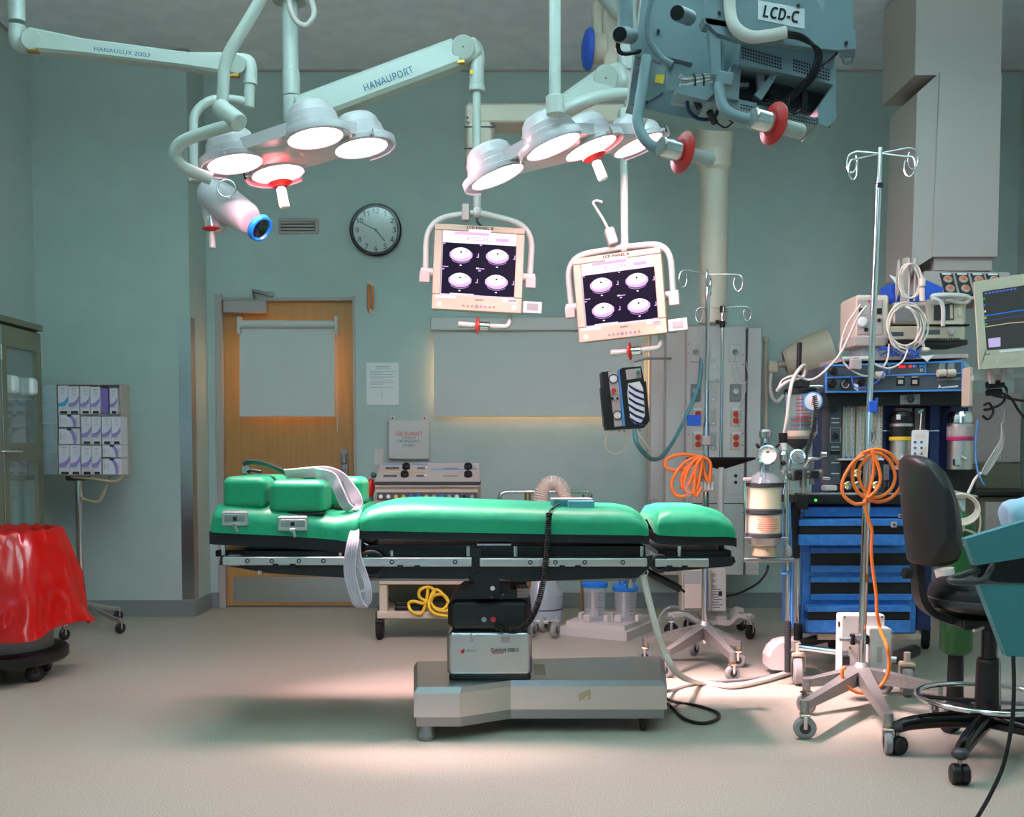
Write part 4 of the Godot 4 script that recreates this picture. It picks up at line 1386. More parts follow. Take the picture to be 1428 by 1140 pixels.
func surgical_lamp(label: String, c: Vector3, n: Vector3, pods: Array, handle_pod: int, arm: Array, level: float, r: float, aim: Vector3, cone: float) -> void:
	var t := thing("surgical_lamp", label, "surgical lamp", c)
	# the arm that carries the head
	part(t, "drop_tube", mb().tube(bend(arm[0], 0.06), 0.0215, 14), M.arm_white)
	part(t, "elbow", mb().cyl(arm[1][0], arm[1][1], 0.034, -1, 20, 0.004), M.arm_white)
	part(t, "curved_arm", mb().tube(curve(arm[2], 7), 0.022, 12), M.arm_white)
	var up := -n
	var places := []
	for p in pods:
		places.append(PN(p[0], p[1], c, n))
	var mid := Vector3.ZERO
	for p in places: mid += p
	mid /= places.size()
	# hub plate and ribs to each pod
	var m := mb()
	var b := MB.frame(up)
	m.lathe(mid, up, [[0.0, 0.012], [0.085, 0.012], [0.1, 0.03], [0.085, 0.085], [0.04, 0.1], [0.0, 0.1]], 24, true)
	for p in places:
		var dir: Vector3 = (p - mid)
		var l := dir.length()
		dir = dir.normalized()
		var side := up.cross(dir).normalized()
		m.rb(mid + dir * l * 0.5 + up * 0.042, Vector3(l, 0.075, 0.17), 0.03, Basis(dir, up, up.cross(dir) * -1.0 if Basis(dir, up, -up.cross(dir)).determinant() > 0 else up.cross(dir)), 3)
	var flat := PackedVector2Array()
	for p in places:
		for k in 10:
			var q: Vector3 = b.inverse() * (p - mid)
			flat.append(Vector2(q.x, q.z) + Vector2(cos(TAU * k / 10), sin(TAU * k / 10)) * r * 0.62)
	var hull := Geometry2D.convex_hull(flat)
	var ring := []
	for i in hull.size() - 1:
		ring.append(mid + b * Vector3(hull[i].x, 0.016, hull[i].y))
	m.prism(ring, up * 0.045)
	part(t, "hub", m, M.lamp_white)
	var k := 0
	for p in places:
		m = mb()
		m.lathe(p, up, [[r - 0.004, -0.002], [r + 0.003, 0.004], [r + 0.004, 0.02], [r - 0.002, 0.024], [r - 0.004, 0.05], [r - 0.008, 0.052], [r - 0.009, 0.054], [r - 0.012, 0.078], [r - 0.016, 0.08], [r - 0.017, 0.082], [r - 0.026, 0.108], [r - 0.04, 0.122], [r - 0.06, 0.127], [0.0, 0.128]], 32)
		m.lathe(p, up, [[r - 0.004, -0.002], [r - 0.008, 0.006], [0.0, 0.006]], 32)
		var pod := part(t, "pod", m, M.lamp_white, "white lamp pod")
		part(pod, "lit_lens", mb().cyl(p + up * 0.0015, p + up * 0.0045, r - 0.0075, -1, 32), M.lamp_face, "glowing lens")
		# bumper rail round the outer half of the pod
		var out: Vector3 = (p - mid).normalized()
		var o2 := n.cross(out).normalized()
		var arc := []
		for i in 17:
			var a := deg_to_rad(lerpf(-72, 72, i / 16.0))
			arc.append(p + up * 0.006 + (out * cos(a) + o2 * sin(a)) * (r + 0.022))
		var bm := mb()
		var rows := []
		for i in 17:
			var q: Vector3 = arc[i]
			var od: Vector3 = (q - p - up * 0.006).normalized()
			rows.append([q + up * 0.016, q + up * 0.014 + od * 0.006, q - up * 0.014 + od * 0.006, q - up * 0.016, q - up * 0.014 - od * 0.003, q + up * 0.014 - od * 0.003])
		var turned := []
		for j in 6:
			var row := []
			for i in 17: row.append(rows[i][j])
			turned.append(row)
		turned.append(turned[0])
		bm.sheet(turned)
		for i in [0, 16]:
			bm.cyl(arc[i], arc[i].lerp(p + up * 0.006, 0.2), 0.006, -1, 8)
		part(pod, "bumper", bm, M.lamp_white)
		var l := SpotLight3D.new()
		l.name = "surgical_lamp_light"
		l.light_color = SPOT_COLOR
		l.light_energy = level / places.size()
		l.light_size = 0.085
		l.spot_range = 12.0
		l.spot_attenuation = 2.0
		l.spot_angle = cone
		l.spot_angle_attenuation = 0.8
		l.shadow_enabled = true
		t.add_child(l)
		# the pods are aimed at one spot below the head
		var dirn: Vector3 = (aim - p).normalized()
		l.transform = Transform3D(Basis.looking_at(dirn, Vector3.BACK), p + n * 0.012 - c)
		var fl := AreaLight3D.new()
		fl.name = "surgical_lamp_flood"
		fl.area_size = Vector2(r * 1.6, r * 1.6)
		fl.light_color = LAMP_COLOR
		fl.light_energy = LAMP_FLOOD
		fl.area_range = 14.0
		fl.shadow_enabled = true
		t.add_child(fl)
		fl.transform = Transform3D(Basis.looking_at(n, Vector3.BACK), p + n * 0.008 - c)
		if k == handle_pod:
			var hc: Vector3 = p + n * 0.03
			part(t, "handle_dish", mb().lathe(hc, n, [[0.0, 0.0], [0.044, 0.0], [0.05, 0.006], [0.03, 0.02], [0.0, 0.02]], 20), M.red, "red handle dish")
			part(t, "sterile_handle", mb().lathe(hc, n, [[0.013, 0.02], [0.019, 0.03], [0.02, 0.1], [0.017, 0.105], [0.0, 0.105]], 16), M.white_paint, "white lamp handle")
		k += 1

# ------------------------------------------------------------------ ceiling arms
func spring_arm(m: MB, a: Vector3, b: Vector3, ha: float, hb: float, w: float, up := Vector3.UP) -> MB:
	# a bevelled beam from a to b, heights ha -> hb
	var d := (b - a).normalized()
	var s := d.cross(up).normalized()
	var u := s.cross(d).normalized()
	var rings := []
	for e in [[a, ha], [b, hb]]:
		var ring := []
		var h: float = e[1] * 0.5
		var c: Vector3 = e[0]
		var x := w * 0.5
		for q in [[x, h * 0.75], [x * 0.7, h], [-x * 0.7, h], [-x, h * 0.75], [-x, -h * 0.75], [-x * 0.7, -h], [x * 0.7, -h], [x, -h * 0.75]]:
			ring.append(c + s * q[0] + u * q[1])
		rings.append(ring)
	for j in 8:
		var k := (j + 1) % 8
		m.quad(rings[0][k], rings[0][j], rings[1][j], rings[1][k])
	for j in range(1, 7):
		m.tri(rings[0][0], rings[0][j], rings[0][j + 1])
		m.tri(rings[1][0], rings[1][j + 1], rings[1][j])
	return m

func build_arms() -> void:
	camera_arm()
	screen_arms()
	equipment_pendant()

func camera_arm() -> void:
	var d := 4.6
	var t := thing("camera_arm", "white spring arm with blue lettering carrying a round camera head", "ceiling arm", P(340, 100, d))
	part(t, "drop_tube", mb().tube(bend(ps([[22, -30, d], [24, 30, d]]), 0.03), 0.034, 18), M.arm_white)
	part(t, "drop_cap", mb().cyl(P(24, 36, d), P(24, 42, d), 0.033, -1, 18), M.arm_white)
	part(t, "elbow", mb().tube(curve(ps([[24, 40, d], [24, 53, d], [29, 62, d], [42, 61, d]]), 6), 0.034, 16), M.arm_white)
	part(t, "joint_disc", mb().cyl(P(44, 55, d - 0.055), P(44, 55, d + 0.05), 0.043, -1, 28, 0.004), M.arm_white)
	var m := mb()
	spring_arm(m, P(44, 58, d), P(115, 68, d), 0.098, 0.069, 0.085)
	spring_arm(m, P(115, 68, d), P(265, 87, d), 0.069, 0.062, 0.085)
	spring_arm(m, P(265, 87, d), P(312, 91, d), 0.064, 0.086, 0.085)
	m.rb(P(322, 92, d), Vector3(0.09, 0.075, 0.08), 0.02, Basis(Vector3.BACK, -0.05), 2)
	var beam := part(t, "spring_arm", m, M.arm_white)
	var tilted := Basis(Vector3.BACK, -0.115)
	lettering(beam, "HANAULUX 2002", P(170, 72.5, d - 0.043), tilted, 0.0165, M.ink_blue, P(209, 75, d).x - P(131, 75, d).x)
	part(beam, "slot", mb().box(P(46, 72, d - 0.03), Vector3(0.045, 0.01, 0.03)), M.brass)
	part(beam, "slot", mb().box(P(327, 106, d - 0.03), Vector3(0.04, 0.01, 0.03)), M.brass)
	part(t, "joint_disc", mb().cyl(P(329, 89, d - 0.055), P(329, 89, d + 0.05), 0.04, -1, 28, 0.004), M.arm_white)
	part(t, "knuckle", mb().tube(curve(ps([[330, 84, d], [345, 86, d], [349, 96, d], [349, 118, d]]), 6), 0.029, 16), M.arm_white)
	part(t, "swivel", mb().cyl(P(348, 112, d), P(347, 151, d), 0.022, -1, 18, 0.004).cyl(P(348, 118, d), P(348, 128, d), 0.0225, -1, 18), M.arm_white)
	part(t, "yoke_arm", mb().tube(curve(ps([[346, 142, d], [315, 138, d], [290, 142, d - 0.02], [272, 160, d - 0.03], [270, 190, d - 0.03], [271, 245, d - 0.02]]), 6), 0.019, 12), M.arm_white)
	part(t, "bracket", mb().rb(P(275, 250, d - 0.02), Vector3(0.06, 0.03, 0.06), 0.008, Basis(), 2), M.arm_white)
	# camera head
	var cd := 4.55
	var a := P(292, 268, cd + 0.03)
	var b := P(362, 318, cd - 0.09)
	var dir := (b - a).normalized()
	var cam := part(t, "camera_body", mb().lathe(a, dir, [[0.0, -0.034], [0.04, -0.03], [0.062, 0.0], [0.072, 0.045], [0.074, 0.1], [0.07, 0.17], [0.065, 0.235], [0.056, 0.255], [0.05, 0.257], [0.0, 0.253]], 24, true), M.lamp_white, "white camera head")
	part(cam, "lens_ring", mb().lathe(b - dir * 0.002, dir, [[0.055, -0.008], [0.058, 0.0], [0.055, 0.015], [0.047, 0.017], [0.04, 0.004]], 24), M.lid_blue, "blue lens ring")
	part(cam, "lens", mb().lathe(b, dir, [[0.041, 0.006], [0.02, -0.004], [0.0, -0.008]], 20, true), M.black_gloss)
	part(cam, "key_ring", mb().ring(P(316, 263, cd - 0.1), Vector3(0.15, 0.1, 1), 0.036, 0.004, 28, 6), M.chrome)
	part(cam, "ring_post", mb().lathe(P(325, 286, cd - 0.06), P(318, 273, cd - 0.1) - P(325, 286, cd - 0.06), [[0.0, 0.0], [0.018, 0.0], [0.012, 0.02], [0.008, 0.045], [0.0, 0.045]], 12), M.chrome)
	part(cam, "side_cover", mb().rb(P(297, 298, cd + 0.03), Vector3(0.08, 0.17, 0.09), 0.03, Basis(Vector3.BACK, 0.2), 3), M.lamp_white)
	part(cam, "badge_line", mb().tube(ps([[288, 278, cd - 0.05], [316, 302, cd - 0.09]]), 0.0025, 5), M.blue_trim)
	handle_with_disc(t, P(295, 318, cd), Vector3(0.05, -1, 0.05), 0.038, 0.085)

func handle_with_disc(t: Node3D, at: Vector3, dir: Vector3, r: float, l: float) -> void:
	dir = dir.normalized()
	part(t, "handle_dish", mb().lathe(at, dir, [[0.0, -0.004], [r * 0.6, -0.004], [r, 0.002], [r, 0.005], [r * 0.5, 0.012], [0.0, 0.014]], 26), M.red, "red handle dish")
	part(t, "handle_collar", mb().cyl(at - dir * 0.05, at - dir * 0.004, r * 0.5, -1, 18, 0.003), M.chrome)
	part(t, "sterile_handle", mb().lathe(at, dir, [[r * 0.30, 0.016], [r * 0.34, 0.03], [r * 0.36, l - 0.004], [r * 0.32, l], [0.0, l]], 12), M.arm_white)

func screen_arms() -> void:
	# left screen's arm
	var d := 4.9
	var t := thing("screen_arm", "white ceiling arm with blue lettering carrying the upright scan screen", "ceiling arm", P(405, 150, d))
	part(t, "ceiling_tube", mb().cyl(P(404, -30, d), P(406, 102, d), 0.036, -1, 20), M.arm_white)
	part(t, "tube_sleeve", mb().cyl(P(406, 100, d), P(407, 134, d), 0.040, -1, 20, 0.003), M.arm_white)
	part(t, "swivel", mb().cyl(P(407, 135, d), P(408, 172, d), 0.040, -1, 20, 0.003), M.arm_white)
	part(t, "ceiling_flange", mb().cyl(P(404, 3, d), P(404, -8, d), 0.075, 0.06, 24), M.arm_white)
	part(t, "joint_disc", mb().cyl(P(432, 153, d - 0.062), P(432, 153, d + 0.06), 0.05, -1, 28, 0.004), M.arm_white)
	var m := mb()
	spring_arm(m, P(420, 157, d), P(637, 76, d), 0.125, 0.122, 0.11)
	m.rb(P(650, 74, d), Vector3(0.14, 0.105, 0.1), 0.035, Basis(Vector3.BACK, 0.32), 3)
	var beam := part(t, "spring_arm", m, M.arm_white)
	lettering(beam, "HANAUPORT", P(541, 110, d - 0.062), Basis(Vector3.BACK, 0.365), 0.031, M.ink_blue, (P(574, 95, d) - P(508, 124, d)).length())
	part(beam, "slot", mb().box(P(643, 87, d - 0.045), Vector3(0.03, 0.012, 0.03), Basis(Vector3.BACK, 0.1)), M.brass)
	part(t, "joint_disc", mb().cyl(P(646, 66, d - 0.066), P(646, 66, d + 0.06), 0.052, -1, 30, 0.004), M.arm_white)
	part(t, "joint_screw", mb().cyl(P(646, 65, d - 0.067), P(646, 65, d - 0.069), 0.004, -1, 8), M.dark_grey)
	part(t, "knuckle", mb().tube(curve(ps([[645, 66, d], [660, 64, d], [666, 78, d], [665, 100, d], [665, 122, d]]), 6), 0.033, 18), M.arm_white)
	part(t, "knuckle_flange", mb().cyl(P(665, 119, d), P(665, 128, d), 0.036, -1, 22, 0.003), M.arm_white)
	part(t, "warning_tag", pbox(mb(), 655, 97, 659.5, 103, d - 0.036, 0.006, 0.001), M.yellow)
	part(t, "drop_tube", mb().cyl(P(664.5, 126, d), P(665, 296, d), 0.0185, -1, 16), M.arm_white)
	# cable loop under the flange
	single("cable_loop", "grey cable looped below the ceiling flange", "cable", mb().tube(curve(ps([[402, -20, d - 0.1], [405, 12, d - 0.12], [415, 31, d - 0.12], [428, 35, d - 0.12], [438, 20, d - 0.12], [434, -2, d - 0.1], [430, -15, d - 0.08]]), 6), 0.013, 8), M.pale_grey)
	# right screen's arm
	d = 4.95
	t = thing("screen_arm", "white tapered ceiling arm carrying the tilted scan screen", "ceiling arm", P(860, 110, d))
	m = mb()
	spring_arm(m, P(735, 178, d), P(850, 112, d), 0.05, 0.13, 0.1)
	m.rb(P(858, 110, d), Vector3(0.13, 0.13, 0.1), 0.045, Basis(Vector3.BACK, 0.4), 3)
	part(t, "spring_arm", m, M.arm_white)
	part(t, "joint_disc", mb().cyl(P(845, 108, d - 0.06), P(845, 108, d + 0.06), 0.055, -1, 30, 0.004), M.arm_white)
	part(t, "joint_screw", mb().cyl(P(845, 109, d - 0.061), P(845, 109, d - 0.063), 0.004, -1, 8), M.dark_grey)
	part(t, "knuckle", mb().tube(curve(ps([[850, 108, d], [872, 108, d], [882, 125, d], [881, 150, d], [880, 172, d]]), 6), 0.036, 18), M.arm_white)
	part(t, "knuckle_box", mb().rb(P(884, 163, d), Vector3(0.14, 0.075, 0.09), 0.012, Basis(Vector3.BACK, 0.1), 2), M.arm_white)
	part(t, "drop_tube", mb().cyl(P(870, 178, d), P(871, 345, d), 0.0175, -1, 16), M.arm_white)
	part(t, "ceiling_tube", mb().cyl(P(874, -30, d + 0.1), P(874, 100, d + 0.1), 0.045, -1, 20), M.arm_white)

func equipment_pendant() -> void:
	# beige service pendant: ceiling column, blue-capped joint, boxed arm, round drop column
	var d := 5.6
	var t := thing("equipment_pendant", "beige ceiling pendant with boxed arm and blue joint cap", "pendant", P(850, 60, d))
	part(t, "ceiling_column", mb().rb((P(857, -40, d) + P(857, 92, d)) * 0.5, Vector3(0.13, 0.62, 0.16), 0.03, Basis(), 3), M.beige)
	part(t, "side_joint", mb().cyl(P(824, 68, d - 0.02), P(846, 68, d - 0.02), 0.075, -1, 24, 0.006), M.beige)
	part(t, "joint_collar", mb().rb(P(834, 35, d), Vector3(0.06, 0.22, 0.12), 0.02, Basis(), 2), M.beige)
	part(t, "blue_cap", mb().lathe(P(824, 69, d - 0.02), Vector3(-1, 0, 0.12), [[0.1, 0.0], [0.105, 0.012], [0.09, 0.03], [0.05, 0.042], [0.0, 0.044]], 30, true), M.blue, "blue joint cap")
	var m := mb()
	pbox(m, 648, 142, 880, 172, d + 0.05, 0.2, 0.02)
	part(t, "arm_cover", m, M.beige)
	m = mb()
	pbox(m, 648, 143, 690, 242, d + 0.06, 0.18, 0.03)
	part(t, "arm_end", m, M.beige)
	for y in [176, 206]:
		part(t, "panel_line", pbox(mb(), 647, y, 691, y + 1.2, d + 0.055, 0.01, 0.0005), M.dark_grey)
	part(t, "screw", mb().cyl(P(652, 164, d + 0.05), P(652, 164, d + 0.045), 0.006, -1, 8), M.dark_grey)
	part(t, "strut", mb().tube(ps([[842, -5, d - 0.1], [890, 45, d - 0.2]]), 0.035, 10), M.arm_white)
	# round drop column in front of the service panel
	var e := 6.4
	t = thing("service_column", "round pinkish service column hanging in front of the gas panel", "column", P(993, 450, e))
	var base := P(994, 452, e)
	var y0 := base.y
	var y1 := P(994, 235, e).y
	var y2 := P(994, 212, e).y
	var y3 := P(994, 165, e).y
	part(t, "tube", mb().cyl(base, Vector3(base.x, y1, base.z), 0.083, -1, 28), M.beige)
	part(t, "collar", mb().lathe(Vector3(base.x, y1, base.z), Vector3.UP, [[0.083, -0.02], [0.098, 0.0], [0.1, y2 - y1], [0.106, y2 - y1 + 0.02], [0.106, y3 - y1 - 0.08]], 28), M.beige)
	part(t, "hood", mb().lathe(Vector3(base.x, y3 - 0.08, base.z), Vector3.UP, [[0.106, 0.0], [0.15, 0.12], [0.15, CEIL - y3 + 0.08], [0.0, CEIL - y3 + 0.08]], 28), M.beige)
# ------------------------------------------------------------------ ceiling screens
func scan_image() -> Image:
	var W := 320
	var H := 272
	var im := Image.create(W, H, false, Image.FORMAT_RGB8)
	im.fill(c8(16, 14, 40))
	var lilac := c8(222, 178, 236)
	var white := c8(255, 250, 255)
	im.fill_rect(Rect2i(0, 0, W, 50), white)
	im.fill_rect(Rect2i(50, 2, 150, 12), lilac)
	im.fill_rect(Rect2i(200, 4, 110, 6), c8(240, 220, 250))
	im.fill_rect(Rect2i(104, 22, 80, 14), lilac)
	im.fill_rect(Rect2i(110, 25, 68, 8), white)
	im.fill_rect(Rect2i(190, 22, 98, 14), lilac)
	im.fill_rect(Rect2i(196, 24, 36, 9), white)
	im.fill_rect(Rect2i(0, 40, W, 2), lilac)
	im.fill_rect(Rect2i(0, 0, 3, H), c8(226, 196, 240))
	im.fill_rect(Rect2i(0, H - 5, W, 5), c8(226, 196, 240))
	im.fill_rect(Rect2i(40, H - 9, 105, 6), c8(240, 226, 248))
	im.fill_rect(Rect2i(170, H - 9, 130, 5), c8(16, 14, 40))
	for cx in [82, 240]:
		for cy in [98, 206]:
			for y in range(-42, 44):
				for x in range(-52, 53):
					var u := x / 50.0
					var v := y / 32.0
					# slice outline: broad low oval with a raised middle
					var top := -0.95 + 0.75 * pow(absf(u), 2.2)
					var bot := 0.95 * sqrt(maxf(0.0, 1.0 - u * u * 0.98))
					var px: int = cx + x
					var py: int = cy + y
					if absf(u) < 0.99 and v > top and v < bot:
						var edge := v > bot - 0.42 - 0.18 * sin(u * 3.0) * 0.3 or absf(u) > 0.8
						im.set_pixel(px, py, lilac if edge else white)
					elif absf(u) < 0.8 and v > bot + 0.12 and v < bot + 0.2:
						im.set_pixel(px, py, c8(196, 156, 220))
			im.fill_rect(Rect2i(cx - 3, cy - 14, 7, 7), c8(30, 16, 40))
			im.fill_rect(Rect2i(cx + 22, cy - 18, 4, 5), c8(150, 100, 170))
			im.fill_rect(Rect2i(cx - 4, cy + 43, 9, 5), white)
			im.fill_rect(Rect2i(cx + 74, cy - 8, 4, 18), lilac)
			im.fill_rect(Rect2i(cx + 68, cy + 6, 8, 4), lilac)
			im.fill_rect(Rect2i(cx - 78, cy - 46, 9, 5), lilac)
	im.fill_rect(Rect2i(150, 150, 12, 6), white)
	im.fill_rect(Rect2i(162, 152, 24, 4), lilac)
	im.fill_rect(Rect2i(160, 160, 10, 6), lilac)
	im.fill_rect(Rect2i(6, 150, 24, 4), lilac)
	return im

func screen_material(key: String, im: Image, energy: float) -> StandardMaterial3D:
	var m := mat(key, Color.BLACK, 0.5)
	m.metallic_specular = 0.2
	var tx := ImageTexture.create_from_image(im)
	m.emission_enabled = true
	m.emission = Color.WHITE
	m.emission_operator = BaseMaterial3D.EMISSION_OP_MULTIPLY
	m.emission_texture = tx
	m.emission_energy_multiplier = energy
	return m

func build_screens() -> void:
	var sm := screen_material("scan_screen", scan_image(), 1.15)
	hanging_screen("upright flat scan screen hung nearest the wall clock", "B", P(667, 375.5, 4.85), Basis.from_scale(Vector3.ONE * 1.078) * Basis(Vector3.BACK, -0.045) * Basis(Vector3.UP, 0.06), sm, P(665, 296, 4.9), 0.0)
	hanging_screen("tilted flat scan screen hung above the gauge box, with a white hook", "A", P(864.5, 413, 4.85), Basis.from_scale(Vector3.ONE * 1.078) * Basis(Vector3.BACK, 0.085) * Basis(Vector3.UP, -0.30), sm, P(871, 345, 4.95), 0.01)
	lcd_c()

func hanging_screen(label: String, letter: String, c: Vector3, b: Basis, sm: Material, hang: Vector3, off: float) -> void:
	var t := thing("hanging_screen", label, "screen", c)
	var w := 0.372
	var h := 0.350
	var m := mb()
	# bezel as four bars round the panel
	var sw := 0.305
	var sh := 0.262
	var sy := 0.018     # the picture sits above the middle
	var bars := [[Vector3(0, h * 0.5 - (h * 0.5 - sh * 0.5 - sy) * 0.5, 0), Vector3(w, h * 0.5 - sh * 0.5 - sy, 0.03)], [Vector3(0, -h * 0.5 + (h * 0.5 - sh * 0.5 + sy) * 0.5, 0), Vector3(w, h * 0.5 - sh * 0.5 + sy, 0.03)],
		[Vector3(-w * 0.5 + (w - sw) * 0.25, sy, 0), Vector3((w - sw) * 0.5, sh, 0.03)], [Vector3(w * 0.5 - (w - sw) * 0.25, sy, 0), Vector3((w - sw) * 0.5, sh, 0.03)]]
	for q in bars:
		m.rb(c + b * (q[0] as Vector3), q[1], 0.004, b)
	m.rb(c + b * Vector3(0, 0, -0.035), Vector3(w - 0.004, h - 0.004, 0.045), 0.008, b, 2)
	var bezel := part(t, "bezel", m, M.bezel_cream)
	m = mb()
	var z := 0.008
	m.uvquad(c + b * Vector3(-sw * 0.5, sy - sh * 0.5, z), c + b * Vector3(sw * 0.5, sy - sh * 0.5, z), c + b * Vector3(sw * 0.5, sy + sh * 0.5, z), c + b * Vector3(-sw * 0.5, sy + sh * 0.5, z))
	part(t, "screen_face", m, sm, "lit screen with four pale body slices")
	part(t, "back_cover", mb().rb(c + b * Vector3(0, 0, -0.08), Vector3(w * 0.7, h * 0.7, 0.05), 0.02, b, 3), M.bezel_cream)
	lettering(bezel, "LCD PANEL " + letter, c + b * Vector3(0, h * 0.5 - 0.010, 0.0155), b, 0.011, M.ink, 0.11)
	part(bezel, "sticker", mb().rb(c + b * Vector3(0, h * 0.5 - 0.023, 0.0155), Vector3(0.092, 0.011, 0.0012), 0.0003, b), M.paper)
	lettering(bezel, "SONY", c + b * Vector3(0.01, -h * 0.5 + 0.046, 0.0155), b, 0.006, M.ink, 0.034)
	part(bezel, "sticker", mb().rb(c + b * Vector3(-0.13, -h * 0.5 + 0.052, 0.0155), Vector3(0.085, 0.010, 0.0012), 0.0003, b), M.paper)
	part(bezel, "sticker", mb().rb(c + b * Vector3(0.135, -h * 0.5 + 0.05, 0.0155), Vector3(0.06, 0.013, 0.0012), 0.0003, b), M.paper)
	part(bezel, "badge", mb().rb(c + b * Vector3(0.145, -h * 0.5 + 0.05, 0.0165), Vector3(0.034, 0.008, 0.0012), 0.0003, b), M.ink_grey)
	for k in 8:
		var x := -0.055 + 0.018 * k
		part(bezel, "button", mb().cyl(c + b * Vector3(x, -h * 0.5 + 0.02 + 0.05 * x * x, 0.014), c + b * Vector3(x, -h * 0.5 + 0.02 + 0.05 * x * x, 0.018), 0.0045 if k != 3 else 0.007, -1, 10), M.ink_grey if k < 4 else (M.purple if k < 7 else M.orange))
	for s in [-1, 1]:
		part(bezel, "speaker", mb().cyl(c + b * Vector3(s * 0.155, -h * 0.5 + 0.022, 0.013), c + b * Vector3(s * 0.155, -h * 0.5 + 0.022, 0.0156), 0.012, -1, 18), M.beige)
	# yoke: a bow from the drop tube to both sides
	var yk := mb()
	var l := c + b * Vector3(-w * 0.5 - 0.03, 0.0, -0.03)
	var r := c + b * Vector3(w * 0.5 + 0.03, 0.0, -0.03)
	var tl := c + b * Vector3(-w * 0.5 - 0.035, h * 0.5 + 0.02, -0.03)
	var tr := c + b * Vector3(w * 0.5 + 0.035, h * 0.5 + 0.02, -0.03)
	yk.tube(bend([l + b * Vector3(0, -0.02, 0), tl, hang], 0.11, 7), 0.0145, 12)
	yk.tube(bend([r + b * Vector3(0, -0.02, 0), tr, hang], 0.11, 7), 0.0145, 12)
	yk.ball(hang, Vector3(0.024, 0.03, 0.024))
	part(t, "yoke", yk, M.arm_white)
	for q in [[l, -1], [r, 1]]:
		var p: Vector3 = q[0]
		var s: float = q[1]
		part(t, "pivot", mb().cyl(p + b * Vector3(s * 0.022, -0.02, 0), p + b * Vector3(-s * 0.04, -0.02, 0), 0.02, -1, 18, 0.002), M.arm_white)
		part(t, "pivot_plate", mb().rb(p + b * Vector3(s * 0.004, -0.04, 0.012), Vector3(0.045, 0.05, 0.02), 0.005, b), M.pale_grey)
	# grip on its lower edge
	var g := mb()
	var gx := c + b * Vector3(w * 0.5 - 0.045 + off, -h * 0.5 - 0.002, -0.03)
	g.tube(bend([gx, gx + b * Vector3(0, -0.05, 0.0), gx + b * Vector3(-0.1, -0.052, 0)], 0.03), 0.012, 12)
	part(t, "grip_tube", g, M.arm_white)
	handle_with_disc(t, gx + b * Vector3(-0.13, -0.052, 0), b * Vector3(-1, 0.02, 0), 0.041, 0.09)
	# small read-out beside the lower right corner
	var ro := c + b * Vector3(w * 0.5 + 0.045, -h * 0.5 + 0.028, 0.0)
	var rp := part(t, "readout", mb().rb(ro, Vector3(0.08, 0.05, 0.022), 0.004, b), M.arm_white)
	part(rp, "readout_window", mb().rb(ro + b * Vector3(0, 0.002, 0.011), Vector3(0.046, 0.028, 0.002), 0.0006, b), M.mid_grey)
	part(t, "readout_bracket", mb().rb(ro + b * Vector3(-0.035, -0.02, -0.02), Vector3(0.05, 0.012, 0.03), 0.003, b), M.cable_teal)
	part(t, "cable", mb().tube(curve([hang + Vector3(0, -0.02, 0.0), hang + Vector3(0.005, -0.05, 0.02), c + b * Vector3(0.02, h * 0.5 + 0.0, -0.05)], 5), 0.006, 6), M.dark_grey)
	if letter == "A":
		var hk := P(852, 330, 4.93)
		part(t, "hook_clamp", mb().rb(hk, Vector3(0.045, 0.075, 0.045), 0.006, Basis(Vector3.BACK, 0.32)), M.pale_grey)
		part(t, "hook", mb().tube(curve(ps([[849, 322, 4.93], [841, 306, 4.93], [831, 290, 4.93], [827, 283, 4.93], [832, 280, 4.93], [840, 282, 4.93]]), 5), 0.006, 8), M.white_paint)
	else:
		part(t, "hook_clamp", mb().rb(P(649.5, 297, 4.89), Vector3(0.035, 0.075, 0.05), 0.006), M.pale_grey)
	var li := AreaLight3D.new()
	li.name = "screen_light"
	li.light_color = Color(0.86, 0.78, 1.0)
	li.light_energy = 0.02
	li.area_size = Vector2(sw, sh)
	li.area_range = 8.0
	li.shadow_enabled = true
	li.transform = Transform3D(b.orthonormalized() * Basis(Vector3.UP, PI), b * Vector3(0, sy, 0.02))
	t.add_child(li)

